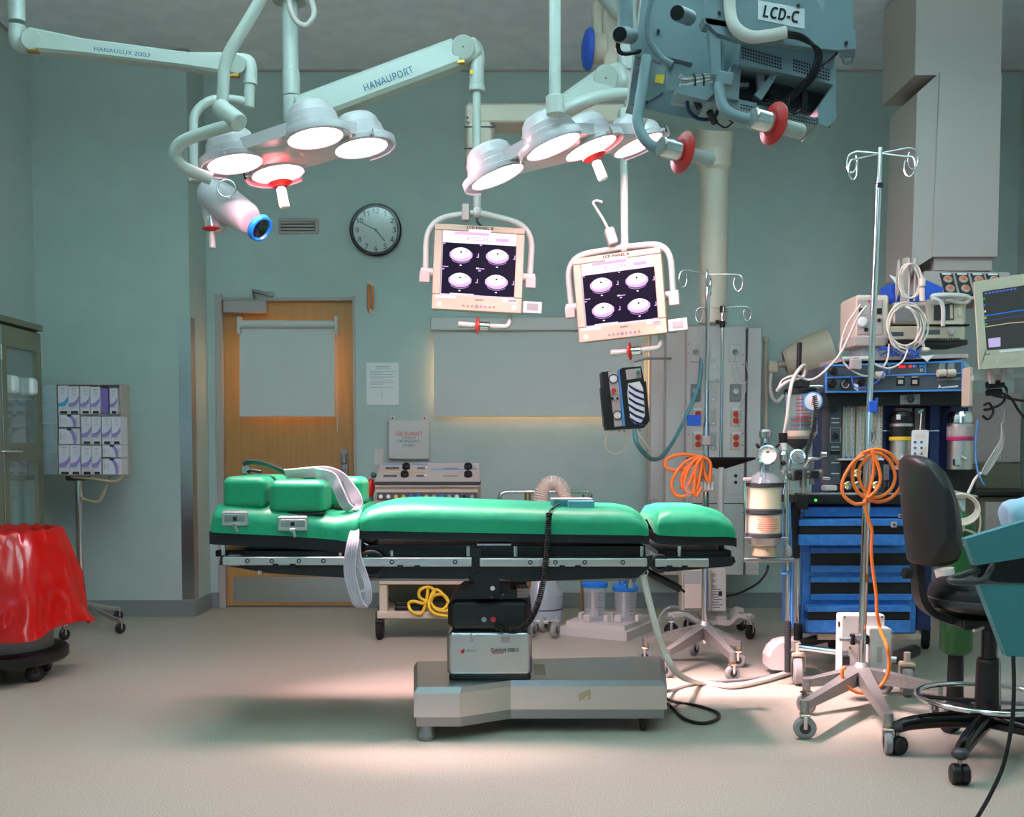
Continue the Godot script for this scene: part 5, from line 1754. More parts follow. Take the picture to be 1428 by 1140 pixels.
func lcd_c() -> void:
	# boxy display seen from below and behind, near the camera
	var d := 2.40
	var t := thing("ceiling_display", "boxy display in shade-darkened grey seen from behind with two red-disc grips", "display", P(1030, 100, d))
	# front shell, its curved rear face towards the camera
	var m := mb()
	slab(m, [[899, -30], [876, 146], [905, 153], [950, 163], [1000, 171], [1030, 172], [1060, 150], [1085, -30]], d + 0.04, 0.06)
	var shell := part(t, "front_shell", m, M.display_shade_grey)
	m = mb()
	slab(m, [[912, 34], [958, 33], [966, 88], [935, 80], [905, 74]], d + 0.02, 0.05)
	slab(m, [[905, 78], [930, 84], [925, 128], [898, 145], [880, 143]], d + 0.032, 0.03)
	part(shell, "shell_panel", m, M.display_shade_grey)
	for a in [[891, 76], [890, 86], [888, 100]]:
		part(shell, "vent_plug", mb().cyl(P(a[0], a[1], d + 0.04), P(a[0], a[1], d + 0.035), 0.006, -1, 12), M.mid_grey)
	for a in [[918, 43], [1003, 18], [902, 143], [1019, 168]]:
		part(shell, "screw", mb().cyl(P(a[0], a[1], d + 0.03), P(a[0], a[1], d + 0.01), 0.004, -1, 8), M.dark_grey)
	part(shell, "yellow_sticker", slab(mb(), [[915, 104], [927, 104], [925, 117], [913, 115]], d + 0.03, 0.002), M.yellow)
	# rear box
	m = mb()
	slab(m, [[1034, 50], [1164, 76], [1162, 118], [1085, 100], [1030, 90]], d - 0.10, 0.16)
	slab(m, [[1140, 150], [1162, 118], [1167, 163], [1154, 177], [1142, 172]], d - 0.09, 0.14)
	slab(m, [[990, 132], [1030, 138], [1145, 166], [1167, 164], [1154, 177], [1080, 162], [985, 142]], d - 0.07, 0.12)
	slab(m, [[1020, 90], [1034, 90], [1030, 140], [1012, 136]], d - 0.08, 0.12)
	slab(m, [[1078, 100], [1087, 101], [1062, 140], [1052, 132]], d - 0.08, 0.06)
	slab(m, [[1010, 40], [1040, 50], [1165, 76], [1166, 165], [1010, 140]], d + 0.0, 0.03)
	var box := part(t, "rear_box", m, M.display_shade_grey)
	# perforations
	for v in [[1036, 67, 15, 4, 3.75, 1.05], [1107, 84, 14, 4, 3.75, 1.05]]:
		m = mb()
		for i in v[2]:
			for j in v[3]:
				var x: float = v[0] + i * v[4]
				var y: float = v[1] + j * 4.6 + i * v[5]
				m.cyl(P(x, y, d - 0.10), P(x, y, d - 0.1015), 0.0021, -1, 6)
		part(box, "vent_holes", m, M.ink).set_meta("kind", "stuff")
	m = mb()
	for i in 36:
		for j in 2:
			var x := 1034.0 + i * 3.5
			var y := 146.0 + i * 0.76 + j * 4.5
			m.cyl(P(x, y, d - 0.07), P(x, y, d - 0.0715), 0.0018, -1, 6)
	part(box, "vent_holes", m, M.ink).set_meta("kind", "stuff")
	part(box, "socket_plate", mb().rb(P(1060, 112, d - 0.06), Vector3(0.018, 0.045, 0.02), 0.003, Basis(Vector3.BACK, 0.1)).rb(P(1034, 120, d - 0.05), Vector3(0.03, 0.01, 0.02), 0.002), M.mid_grey)
	part(box, "recess_back", slab(slab(mb(), [[1032, 92], [1080, 101], [1054, 134], [1030, 138]], d - 0.035, 0.02), [[1087, 104], [1160, 120], [1142, 160], [1066, 140]], d - 0.035, 0.02), M.black)
	# mounting plate with its label
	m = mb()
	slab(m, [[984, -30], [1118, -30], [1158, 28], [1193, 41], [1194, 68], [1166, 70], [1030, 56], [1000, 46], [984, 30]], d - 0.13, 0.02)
	var plate := part(t, "mount_plate", m, M.display_shade_grey)
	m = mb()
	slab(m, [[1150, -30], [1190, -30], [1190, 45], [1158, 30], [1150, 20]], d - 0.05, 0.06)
	part(t, "mount_arm", m, M.display_shade_grey)
	part(plate, "paper_label", slab(mb(), [[1057, 0], [1122, 12], [1122, 40], [1057, 27]], d - 0.1315, 0.001), M.paper)
	lettering(plate, "LCD-C", P(1089, 20, d - 0.133), Basis(Vector3.BACK, -0.17), 0.024, M.ink, P(1113, 20, d).x - P(1066, 20, d).x)
	for a in [[1003, 18], [1180, 60], [1113, 8]]:
		part(plate, "screw", mb().cyl(P(a[0], a[1], d - 0.13), P(a[0], a[1], d - 0.136), 0.004, -1, 8), M.dark_grey)
	# hinge cylinders and tubes
	part(t, "hinge", mb().cyl(P(944, 18, d - 0.15), P(962, 25, d - 0.1), 0.016, -1, 18, 0.002), M.display_shade_grey)
	part(t, "hinge", mb().cyl(P(864, 48, d - 0.12), P(880, 50, d - 0.06), 0.017, -1, 18, 0.002), M.display_shade_grey)
	for a in [[945, 18, d - 0.151], [865, 48, d - 0.121]]:
		part(t, "hinge_cap", mb().cyl(P(a[0], a[1], a[2]), P(a[0] - 1.0, a[1] - 0.3, a[2] - 0.004), 0.0145, -1, 18), M.black_gloss)
	part(t, "drop_tube", mb().cyl(P(872, -30, d - 0.08), P(874, 46, d - 0.08), 0.0145, -1, 16), M.display_shade_grey)
	part(t, "bracket_bar", slab(mb(), [[878, 55], [890, 48], [912, 35], [905, 60], [922, 88], [880, 72]], d - 0.03, 0.012), M.display_shade_grey)
	part(t, "square_tube", slab(mb(), [[988, 35], [1001, 37], [1007, 105], [993, 103]], d - 0.12, 0.028), M.display_shade_grey)
	part(t, "tube_cap", slab(mb(), [[980, 24], [1015, 30], [1017, 38], [983, 33]], d - 0.13, 0.045), M.display_shade_grey)
	part(t, "knuckle", mb().rb(P(1010, 113, d - 0.14), Vector3(0.035, 0.03, 0.035), 0.005, Basis(Vector3.BACK, -0.15)), M.display_shade_grey)
	# grips
	part(t, "grip_tube", mb().tube(bend(ps([[902, 80, d - 0.06], [887, 178, d - 0.12], [908, 206, d - 0.15], [942, 211, d - 0.16]]), 0.035), 0.0115, 14), M.display_shade_grey)
	handle_with_disc(t, P(950, 212, d - 0.16), Vector3(1, -0.13, -0.45), 0.043, 0.075)
	part(t, "grip_tube", mb().tube(bend(ps([[1002, 118, d - 0.15], [1008, 152, d - 0.17], [1030, 165, d - 0.19], [1068, 170, d - 0.2]]), 0.035), 0.0115, 14), M.display_shade_grey)
	handle_with_disc(t, P(1077, 172, d - 0.2), Vector3(1, -0.12, -0.45), 0.043, 0.075)
	# connector block with cables
	m = mb()
	slab(m, [[929, 98], [938, 88], [984, 99], [992, 112], [988, 122], [956, 126], [932, 126]], d - 0.05, 0.02)
	part(t, "connector_panel", m, M.display_shade_grey)
	part(t, "connector_tray", slab(mb(), [[943, 121], [995, 114], [1000, 125], [985, 140], [944, 130]], d - 0.09, 0.05), M.display_shade_grey)
	part(t, "clear_clip", slab(mb(), [[938, 133], [958, 135], [956, 146], [937, 142]], d - 0.05, 0.02), M.clear_plastic)
	var g := RandomNumberGenerator.new()
	g.seed = 8
	for k in 6:
		var yy := 104.0 + k * 3.0
		part(t, "wire", mb().tube(curve(ps([[947 + g.randf() * 3, yy, d - 0.07], [955, yy + 3 + g.randf() * 4, d - 0.085], [975, 106 + k * 2.6, d - 0.08], [994, 104 + k * 2.0, d - 0.09]]), 5), 0.0032, 6), M.cable_white if k % 2 else M.mid_grey)
	for x in [968.0, 980.0]:
		part(t, "cable_tie", mb().ring(P(x, 112, d - 0.085), Vector3(1, 0.1, 0), 0.013, 0.0018, 16, 5), M.black)
	# corrugated cable bundle and black leads
	part(t, "cable_bundle", mb().tube(curve(ps([[1017, -20, d - 0.15], [1018, 15, d - 0.15], [1025, 38, d - 0.16], [1045, 51, d - 0.16], [1070, 50, d - 0.15], [1096, 45, d - 0.15]]), 6), 0.0125, 10), M.cable_white)
	for k in 3:
		part(t, "black_lead", mb().tube(curve(ps([[1095, 44 + k * 3, d - 0.15], [1120, 50 + k * 3, d - 0.15], [1138 + k * 3, 72, d - 0.14], [1132 + k * 4, 100, d - 0.13], [1110 + k * 5, 125, d - 0.11], [1090, 140 + k * 2, d - 0.09], [1072 - k * 8, 136 + k * 4, d - 0.07]]), 6), 0.0038, 6), M.black_gloss)
	part(t, "black_lead", mb().tube(curve(ps([[1168, 74, d - 0.12], [1150, 88, d - 0.12], [1128, 112, d - 0.11], [1105, 128, d - 0.1], [1100, 148, d - 0.1], [1108, 158, d - 0.1], [1120, 148, d - 0.1], [1122, 128, d - 0.1]]), 6), 0.0034, 6), M.black_gloss)
	part(t, "plug", mb().rb(P(1121, 140, d - 0.1), Vector3(0.014, 0.05, 0.014), 0.004), M.black_gloss)
	part(t, "black_lead", mb().tube(curve(ps([[863, 54, d - 0.1], [862, 68, d - 0.09], [870, 75, d - 0.08], [895, 71, d - 0.02]]), 6), 0.005, 8), M.black_gloss)
	part(t, "grey_lead", mb().tube(curve(ps([[912, -20, d - 0.08], [903, 25, d - 0.07], [905, 55, d - 0.06], [920, 78, d - 0.05], [938, 90, d - 0.06]]), 6), 0.007, 8), M.display_shade_grey)
	part(t, "black_lead", mb().tube(curve(ps([[958, 136, d - 0.06], [961, 155, d - 0.05], [975, 166, d - 0.04], [995, 165, d - 0.03], [1002, 150, d - 0.03]]), 6), 0.004, 6), M.navy)
	part(t, "black_lead", mb().tube(curve(ps([[1000, 172, d - 0.02], [1012, 178, d - 0.03], [1025, 168, d - 0.02]]), 6), 0.002, 6), M.black)
	part(t, "ferrite", mb().cyl(P(989, 155, d - 0.05), P(997, 172, d - 0.03), 0.008, -1, 10, 0.002).cyl(P(970, 140, d - 0.06), P(976, 152, d - 0.06), 0.007, -1, 10, 0.002), M.black)
	part(t, "hook_bracket", mb().tube(curve(ps([[1174, 78, d - 0.1], [1178, 88, d - 0.1], [1188, 86, d - 0.1], [1191, 78, d - 0.1]]), 5), 0.003, 6).rb(P(1182, 75, d - 0.1), Vector3(0.032, 0.012, 0.02), 0.003), M.display_shade_grey)
# ------------------------------------------------------------------ behind the table
func build_behind_table() -> void:
	electro_cart()
	tourniquet()
	hose_trolley()
	suction_set()
	orange_coil_stand()
	pump_stand()

func electro_cart() -> void:
	var d := 6.0
	var t := thing("equipment_cart", "cream cart with a sloped grey control unit behind the table", "cart", P(600, 880, d + 0.2))
	var th := 0.4
	# lower shelf and posts
	part(t, "lower_shelf", pbox(mb(), 525, 853, 690, 864, d, th, 0.008), M.cream)
	part(t, "upper_shelf", pbox(mb(), 528, 808, 690, 816, d, th, 0.006), M.cream)
	for x in [[528, 540], [678, 690]]:
		part(t, "post", pbox(mb(), x[0], 700, x[1], 856, d + 0.01, 0.06, 0.006), M.cream)
	part(t, "back_panel", pbox(mb(), 540, 815, 680, 854, d + th - 0.03, 0.02, 0.002), M.cabinet_metal)
	part(t, "cabinet", pbox(mb(), 523, 676, 668, 806, d + 0.02, th - 0.04, 0.008), M.cream)
	for x in [530.0, 680.0]:
		for dd in [0.03, th - 0.05]:
			var w := P(x, 880, d + dd)
			caster(t, Vector3(w.x, 0, w.z), 0.05, M.rubber, M.dark_grey, 0.1)
	# lower unit front
	var strip := part(t, "connector_strip", pbox(mb(), 525, 687, 666, 698, d + 0.012, 0.01, 0.002), M.panel_grey)
	var cols := [M.paper, M.paper, M.yellow, M.yellow, M.lid_blue, M.lid_blue, M.yellow, M.pale_grey, M.lid_blue, M.pale_grey, M.paper, M.black, M.pale_grey]
	for k in 13:
		var x := 531.0 + k * 10.6
		part(strip, "socket", mb().cyl(P(x, 693, d + 0.013), P(x, 693, d - 0.004), 0.012, 0.01, 10), cols[k])
	# sloped control panel
	var a := P(531, 646, d + 0.16)
	var b := P(668, 646, d + 0.16)
	var e := P(523, 673, d + 0.0)
	var f := P(669, 673, d + 0.0)
	var m := mb()
	var lo := Vector3(0, -0.025, 0)
	m.quad(e, f, b, a)
	m.quad(e + lo, f + lo, f, e)
	m.quad(f + lo, b + lo, b, f)
	m.quad(a + lo, e + lo, e, a)
	m.quad(a, b, b + lo, a + lo)
	m.quad(e + lo, a + lo, b + lo, f + lo)
	var pan := part(t, "control_unit", m, M.pale_grey, "grey sloped control unit")
	part(t, "unit_lip", pbox(mb(), 523, 672, 669, 677, d - 0.005, 0.25, 0.003), M.dark_grey)
	var n := (f - e).cross(a - e).normalized()
	var bas := Basis((f - e).normalized(), (a - e).slide((f - e).normalized()).normalized(), n)
	for r in 2:
		var v: float = [0.72, 0.32][r]
		for q in [[0.13, 0.13, 0.018, M.panel_grey], [0.42, 0.07, 0.012, M.panel_grey], [0.72, 0.14, 0.010, M.mid_grey]]:
			var p := (e.lerp(f, q[0])).lerp(a.lerp(b, q[0]), v)
			part(pan, "print_bar", mb().box(p + n * 0.001, Vector3((f - e).length() * q[1], q[2], 0.002), bas), q[3])
		for u in [0.27, 0.89]:
			var p := (e.lerp(f, u)).lerp(a.lerp(b, u), v + 0.03)
			part(pan, "knob", mb().lathe(p, n, [[0.024, 0.0], [0.022, 0.02], [0.018, 0.024], [0.0, 0.024]], 16), M.black)
		var p2 := (e.lerp(f, 0.475)).lerp(a.lerp(b, 0.475), v)
		part(pan, "indicator_light", mb().cyl(p2, p2 + n * 0.006, 0.008, -1, 10), M.paper)
	for q in [[0.25, 0.5, 0.93], [0.25, 0.5, 0.53], [0.75, 0.5, 0.66]]:
		var p := (e.lerp(f, q[0])).lerp(a.lerp(b, q[0]), q[2])
		part(pan, "trim_line", mb().box(p + n * 0.001, Vector3((f - e).length() * 0.44, 0.005, 0.002), bas), M.blue_trim if q[2] > 0.6 else M.yellow)
	# yellow cable coil and dark foot pedal on the lower shelf
	single("yellow_cable", "coiled yellow cable on the cart's lower shelf", "cable", mb().tube(curve(ps([[597, 808, d + 0.04], [596, 830, d + 0.02], [592, 848, d], [585, 857, d - 0.01], [573, 852, d], [570, 842, d + 0.01], [578, 839, d], [590, 842, d], [598, 838, d], [606, 826, d + 0.02], [598, 819, d + 0.02], [586, 823, d + 0.02], [585, 833, d + 0.02], [596, 840, d + 0.01], [606, 848, d], [618, 850, d + 0.01], [625, 840, d + 0.02], [618, 830, d + 0.02], [606, 831, d + 0.02], [601, 841, d], [610, 851, d - 0.01], [624, 852, d - 0.01], [627, 842, d + 0.01], [612, 824, d + 0.03], [604, 826, d + 0.02], [598, 845, d - 0.02], [606, 856, d - 0.02], [625, 860, d - 0.02]]), 5), 0.0095, 7), M.yellow)
	single("foot_pedal", "black foot pedal with cord on the cart's lower shelf", "pedal", mb().rb(P(570, 849, d + 0.08), Vector3(0.15, 0.05, 0.12), 0.012).tube(curve(ps([[538, 832, d + 0.05], [548, 838, d + 0.04], [556, 848, d + 0.06]]), 5), 0.006, 6), M.black)
	# red and green bits beside the cart
	var s := thing("hanging_glove_bag", "crumpled orange and green bag hanging beside the cart", "bag", P(514, 700, d + 0.1))
	part(s, "orange_fold", mb().ball(P(515, 684, d + 0.12), Vector3(0.03, 0.07, 0.03), Basis(Vector3.BACK, -0.2), 8, 6), M.red)
	part(s, "green_fold", mb().ball(P(521, 663, d + 0.12), Vector3(0.018, 0.018, 0.02), Basis(), 8, 5).ball(P(514, 700, d + 0.12), Vector3(0.03, 0.06, 0.03), Basis(), 8, 5), M.dark_green_cloth)

func tourniquet() -> void:
	var d := 5.9
	var t := thing("tourniquet_unit", "black tilted tourniquet gauge box with striped bag hung near the panel", "gauge box", P(872, 600, d))
	var m := mb()
	slab(m, [[839, 519], [862, 517], [868, 513], [894, 511], [899, 534], [904, 590], [898, 597], [846, 600]], d, 0.16)
	part(t, "case", m, M.black)
	part(t, "side_wing", slab(mb(), [[838, 541], [843, 540], [850, 596], [843, 596]], d - 0.01, 0.1), M.black)
	part(t, "side_wing", slab(mb(), [[897, 533], [901, 532], [906, 588], [900, 590]], d - 0.01, 0.1), M.black)
	part(t, "grey_face", slab(mb(), [[848, 519], [861, 517], [868, 594], [857, 596]], d - 0.006, 0.008), M.pale_grey)
	part(t, "edge_strip", slab(mb(), [[861.5, 516], [864, 516], [872, 594], [869, 595]], d - 0.01, 0.014), M.blue_trim)
	for a in [[855.5, 528.5], [861, 579.5]]:
		var dial := part(t, "gauge", mb().lathe(P(a[0], a[1], d - 0.006), Vector3(-0.1, 0, 1), [[0.0, 0.002], [0.021, 0.002], [0.021, 0.008], [0.025, 0.008], [0.025, 0.0]], 22), M.black)
		part(dial, "gauge_dial", mb().lathe(P(a[0], a[1], d - 0.010), Vector3(-0.1, 0, 1), [[0.02, 0.0], [0.0, 0.001]], 20), M.paper)
	part(t, "red_knob", mb().cyl(P(856, 545, d - 0.006), P(856, 545, d - 0.03), 0.013, -1, 14), M.red)
	part(t, "knob", mb().cyl(P(854, 556, d - 0.006), P(854, 556, d - 0.02), 0.008, -1, 10).cyl(P(861, 556, d - 0.006), P(861, 556, d - 0.02), 0.007, -1, 10), M.black)
	part(t, "label_plate", slab(mb(), [[872.5, 516], [893, 513.5], [894.5, 527], [874, 530]], d - 0.004, 0.006), M.pale_grey)
	part(t, "valve", mb().cyl(P(890, 520, d - 0.004), P(890, 520, d - 0.03), 0.012, -1, 12), M.dark_green_cloth)
	# the striped bag: white body with blue bands
	part(t, "bag", slab(mb(), [[876, 535], [892, 532], [897, 542], [900, 578], [895, 589], [886, 592], [879, 586], [875, 550]], d - 0.004, 0.03), M.paper)
	for k in 6:
		var y := 536.0 + k * 9.0
		part(t, "stripe", slab(mb(), [[876.5, y], [876.8, y + 3.4], [886, y + 10], [898.5, y + 14.4], [898.3, y + 11], [887, y + 6.5]], d - 0.006, 0.003), M.navy)
	for x in [863.5, 870.0, 892.0]:
		part(t, "spigot", mb().cyl(P(x, 596, d + 0.02), P(x, 603, d + 0.02), 0.008, -1, 10), M.arm_white)
	part(t, "hanger", mb().tube(ps([[882, 512, d + 0.04], [882, 505, d + 0.04], [900, 500, d + 0.3], [935, 500, 7.0]]), 0.008, 8), M.arm_white)
	single("teal_hose", "teal gas hose hanging from the gauge box to the panel", "hose", mb().tube(curve(ps([[885, 600, d + 0.02], [888, 618, d], [900, 634, d + 0.1], [912, 641, d + 0.3], [926, 634, d + 0.6], [945, 605, 6.8], [960, 573, 6.85], [975, 535, 6.9], [978, 500, 6.93]]), 7), 0.013, 8), M.cable_teal)
	single("pale_tube", "thin pale tube looping under the gauge box", "tube", mb().tube(curve(ps([[871, 603, d + 0.02], [873, 618, d], [868, 630, d], [858, 633, d], [846, 627, d], [845, 612, d + 0.01], [852, 602, d + 0.02], [860, 601, d + 0.03]]), 6), 0.0035, 6), M.beige)
	single("cream_tube", "short cream tube hanging from the gauge box corner", "tube", mb().tube(curve(ps([[888, 599, d + 0.02], [892, 608, d], [900, 620, d + 0.02], [906, 628, d + 0.05]]), 6), 0.007, 6), M.cable_white)

func hose_trolley() -> void:
	var d := 6.3
	var t := thing("drum_trolley", "chrome rail trolley with clear wheels behind the table", "trolley", P(760, 880, d))
	part(t, "top_rail", mb().tube(bend(ps([[695, 700, d], [697, 690, d], [706, 686, d], [820, 686, d], [824, 690, d], [825, 700, d]]), 0.03), 0.011, 10), M.chrome)
	part(t, "tray", pbox(mb(), 792, 684.5, 824, 690, d - 0.02, 0.3, 0.004), M.chrome)
	for x in [733, 739, 813, 822, 698]:
		part(t, "upright", mb().cyl(P(x, 870 if x < 800 else 790, d + 0.02), P(x, 687, d + 0.02), 0.008, -1, 8), M.brass if x < 745 and x > 700 else M.chrome)
	part(t, "middle_shelf", pbox(mb(), 694, 784, 826, 790, d - 0.02, 0.3, 0.004), M.chrome)
	part(t, "lower_shelf", pbox(mb(), 690, 866, 770, 871, d - 0.05, 0.35, 0.004), M.chrome)
	var body := mb()
	body.lathe(Vector3(P(755, 860, d + 0.1).x, P(755, 866, d + 0.1).y, -d - 0.1), Vector3.UP, [[0.0, 0.0], [0.13, 0.0], [0.13, 0.16], [0.09, 0.26], [0.04, 0.3], [0.0, 0.3]], 22)
	part(t, "plastic_drum", body, M.acrylic, "clear plastic wrapped drum")
	for a in [[742, 890], [774, 890], [758, 882], [700, 886]]:
		var w := G(a[0], a[1])
		caster(t, w, 0.045, M.grey_rubber, M.clear_plastic, 0.5)
	part(t, "drum_strap", mb().ring(Vector3(P(755, 860, d + 0.1).x, P(755, 848, d + 0.1).y, -d - 0.1), Vector3.UP, 0.131, 0.004, 24, 6), M.navy)
	# corrugated hose arch
	var h := thing("corrugated_hose", "ivory corrugated hose arching above the table's far edge", "hose", P(770, 700, d - 0.25))
	var hd := d - 0.25
	var c := curve(ps([[754, 730, hd], [753, 702, hd], [756, 685, hd], [763, 675, hd], [772, 673, hd], [781, 677, hd], [787, 688, hd], [790, 705, hd], [792, 730, hd]]), 10)
	part(h, "core", mb().tube(c, 0.032, 14), M.ivory_hose)
	for i in range(0, c.size() - 1, 2):
		var tt: Vector3 = c[i + 1] - c[i]
		part(h, "ridge", mb().ring(c[i], tt, 0.033, 0.0075, 18, 6), M.ivory_hose)

func suction_set() -> void:
	var d := 6.1
	var t := thing("canister_carrier", "white moulded base holding two suction canisters on the floor", "base", P(850, 893, d))
	var m := mb()
	var y0 := 0.0
	# plan: a wide tray turned a little
	var q := [G(781, 886), G(874, 895), G(916, 876), G(826, 868)]
	m.prism(q, Vector3(0, 0.05, 0))
	var q2 := []
	var cc: Vector3 = (q[0] + q[1] + q[2] + q[3]) * 0.25
	for p in q: q2.append(p.lerp(cc, 0.12) + Vector3(0, 0.05, 0))
	m.prism(q2, Vector3(0, 0.03, 0))
	part(t, "tray", m, M.white_paint)
	var spots := [P(829, 865, d + 0.12), P(872, 870, d + 0.12)]
	for k in 2:
		var s := Vector3(spots[k].x, 0.08, -d - 0.12)
		for j in 4:
			var a := TAU * j / 4 + 0.6
			part(t, "cup_bracket", mb().rb(s + Vector3(cos(a) * 0.085, 0.02, sin(a) * 0.085), Vector3(0.05, 0.045, 0.03), 0.008, Basis(Vector3.UP, -a + PI / 2)), M.white_paint)
		var can := thing("suction_canister", ["clear suction canister with blue lid and ribbed tube in white base", "clear suction canister with blue lid and spout on white base"][k], "canister", s)
		var H: float = [0.205, 0.185][k]
		part(can, "jar", mb().lathe(s, Vector3.UP, [[0.0, 0.0], [0.056, 0.0], [0.07, H], [0.068, H], [0.054, 0.004], [0.0, 0.004]], 26), M.clear_plastic)
		part(can, "lid", mb().lathe(s + Vector3(0, H, 0), Vector3.UP, [[0.074, -0.01], [0.077, 0.0], [0.077, 0.014], [0.066, 0.024], [0.045, 0.028], [0.0, 0.03]], 26), M.lid_blue, "blue canister lid")
		for sp in [[-0.035, 0.02], [0.0, -0.02], [0.03, 0.015], [0.045, -0.02]]:
			part(can, "spout", mb().cyl(s + Vector3(sp[0], H + 0.02, sp[1]), s + Vector3(sp[0], H + 0.05, sp[1]), 0.010, -1, 10), M.lid_blue)
		part(can, "inner_tube", mb().cyl(s + Vector3(-0.01, 0.02, 0.01), s + Vector3(-0.01, H, 0.01), 0.011, -1, 10), M.white_paint)
		for j in 7:
			part(can, "scale_mark", mb().box(s + Vector3(0.028, 0.04 + j * 0.021, 0.056 + j * 0.0014), Vector3(0.022, 0.003, 0.001), Basis(Vector3.UP, 0.45)), M.dark_grey)
	part(t, "stand_rod", mb().cyl(P(812, 868, d + 0.25), P(811, 790, d + 0.25), 0.008, -1, 8), M.brass)

func hook_ring(t: Node3D, c: Vector3, ends: Array, r: float, mm: Material) -> void:
	# rods from the pole head, each ending in a hanging loop
	for e in ends:
		var p: Vector3 = e
		var dir := (p - c)
		var out := Vector3(dir.x, 0, dir.z).normalized()
		var lp := []
		for i in 15:
			var a := -PI * 0.5 + TAU * 0.88 * i / 14.0
			lp.append(p + Vector3(0, -0.038, 0) + out * sin(a + PI / 2 + PI / 2) * 0.02 * -1.0 + Vector3(0, 0.038 * cos(a + PI / 2), 0))
		var pts := [c, c.lerp(p, 0.5), p - out * 0.01]
		part(t, "hook", mb().tube(pts + lp, r, 7), mm)

func star_base(t: Node3D, c: Vector3, wheels: Array, hub_y: float, tip_y: float, wr: float, leg_mat: Material, tyre: Material) -> void:
	for w in wheels:
		var p: Vector3 = w
		var dir := Vector3(p.x - c.x, 0, p.z - c.z)
		var l := dir.length()
		dir = dir.normalized()
		var s := dir.cross(Vector3.UP)
		var m := mb()
		var a := c + Vector3(0, hub_y, 0)
		var e := Vector3(p.x, tip_y, p.z)
		var q := []
		for k in [[a, 0.028, 0.035, 0.03], [e, 0.014, 0.012, 0.018]]:
			var o: Vector3 = k[0]
			q.append([o + s * k[1] + Vector3(0, k[2], 0), o - s * k[1] + Vector3(0, k[2], 0), o - s * k[1] - Vector3(0, k[3], 0), o + s * k[1] - Vector3(0, k[3], 0)])
		for j in 4:
			var j2 := (j + 1) % 4
			m.quad(q[0][j], q[0][j2], q[1][j2], q[1][j])
		m.quad(q[1][0], q[1][1], q[1][2], q[1][3])
		m.cyl(e + Vector3(0, 0.015, 0), e - Vector3(0, 0.03, 0), 0.017, -1, 12)
		part(t, "leg", m, leg_mat)
		part(t, "stem_collar", mb().cyl(e - Vector3(0, 0.03, 0), e - Vector3(0, 0.042, 0), 0.016, -1, 12), M.brass)
		caster(t, p, wr, tyre, M.chrome, 0.4 + p.x * 7.0)
	part(t, "hub", mb().lathe(c, Vector3.UP, [[0.0, hub_y - 0.035], [0.04, hub_y - 0.035], [0.045, hub_y + 0.02], [0.025, hub_y + 0.05], [0.0, hub_y + 0.05]], 18), leg_mat)

func iv_hooks(t: Node3D, c: Vector3, tips: Array, r: float) -> void:
	for p in tips:
		var tip: Vector3 = p
		var d := (tip - c)
		var out := d.slide(Vector3.UP).normalized()
		var pts := [c, tip - out * 0.02 + Vector3(0, 0.004, 0)]
		for i in 13:
			var a := deg_to_rad(90 - i * 26.0)
			pts.append(tip + out * cos(a) * 0.022 + Vector3(0, -0.04 + sin(a) * 0.04, 0))
		part(t, "hook", mb().tube(pts, r, 7), M.chrome)

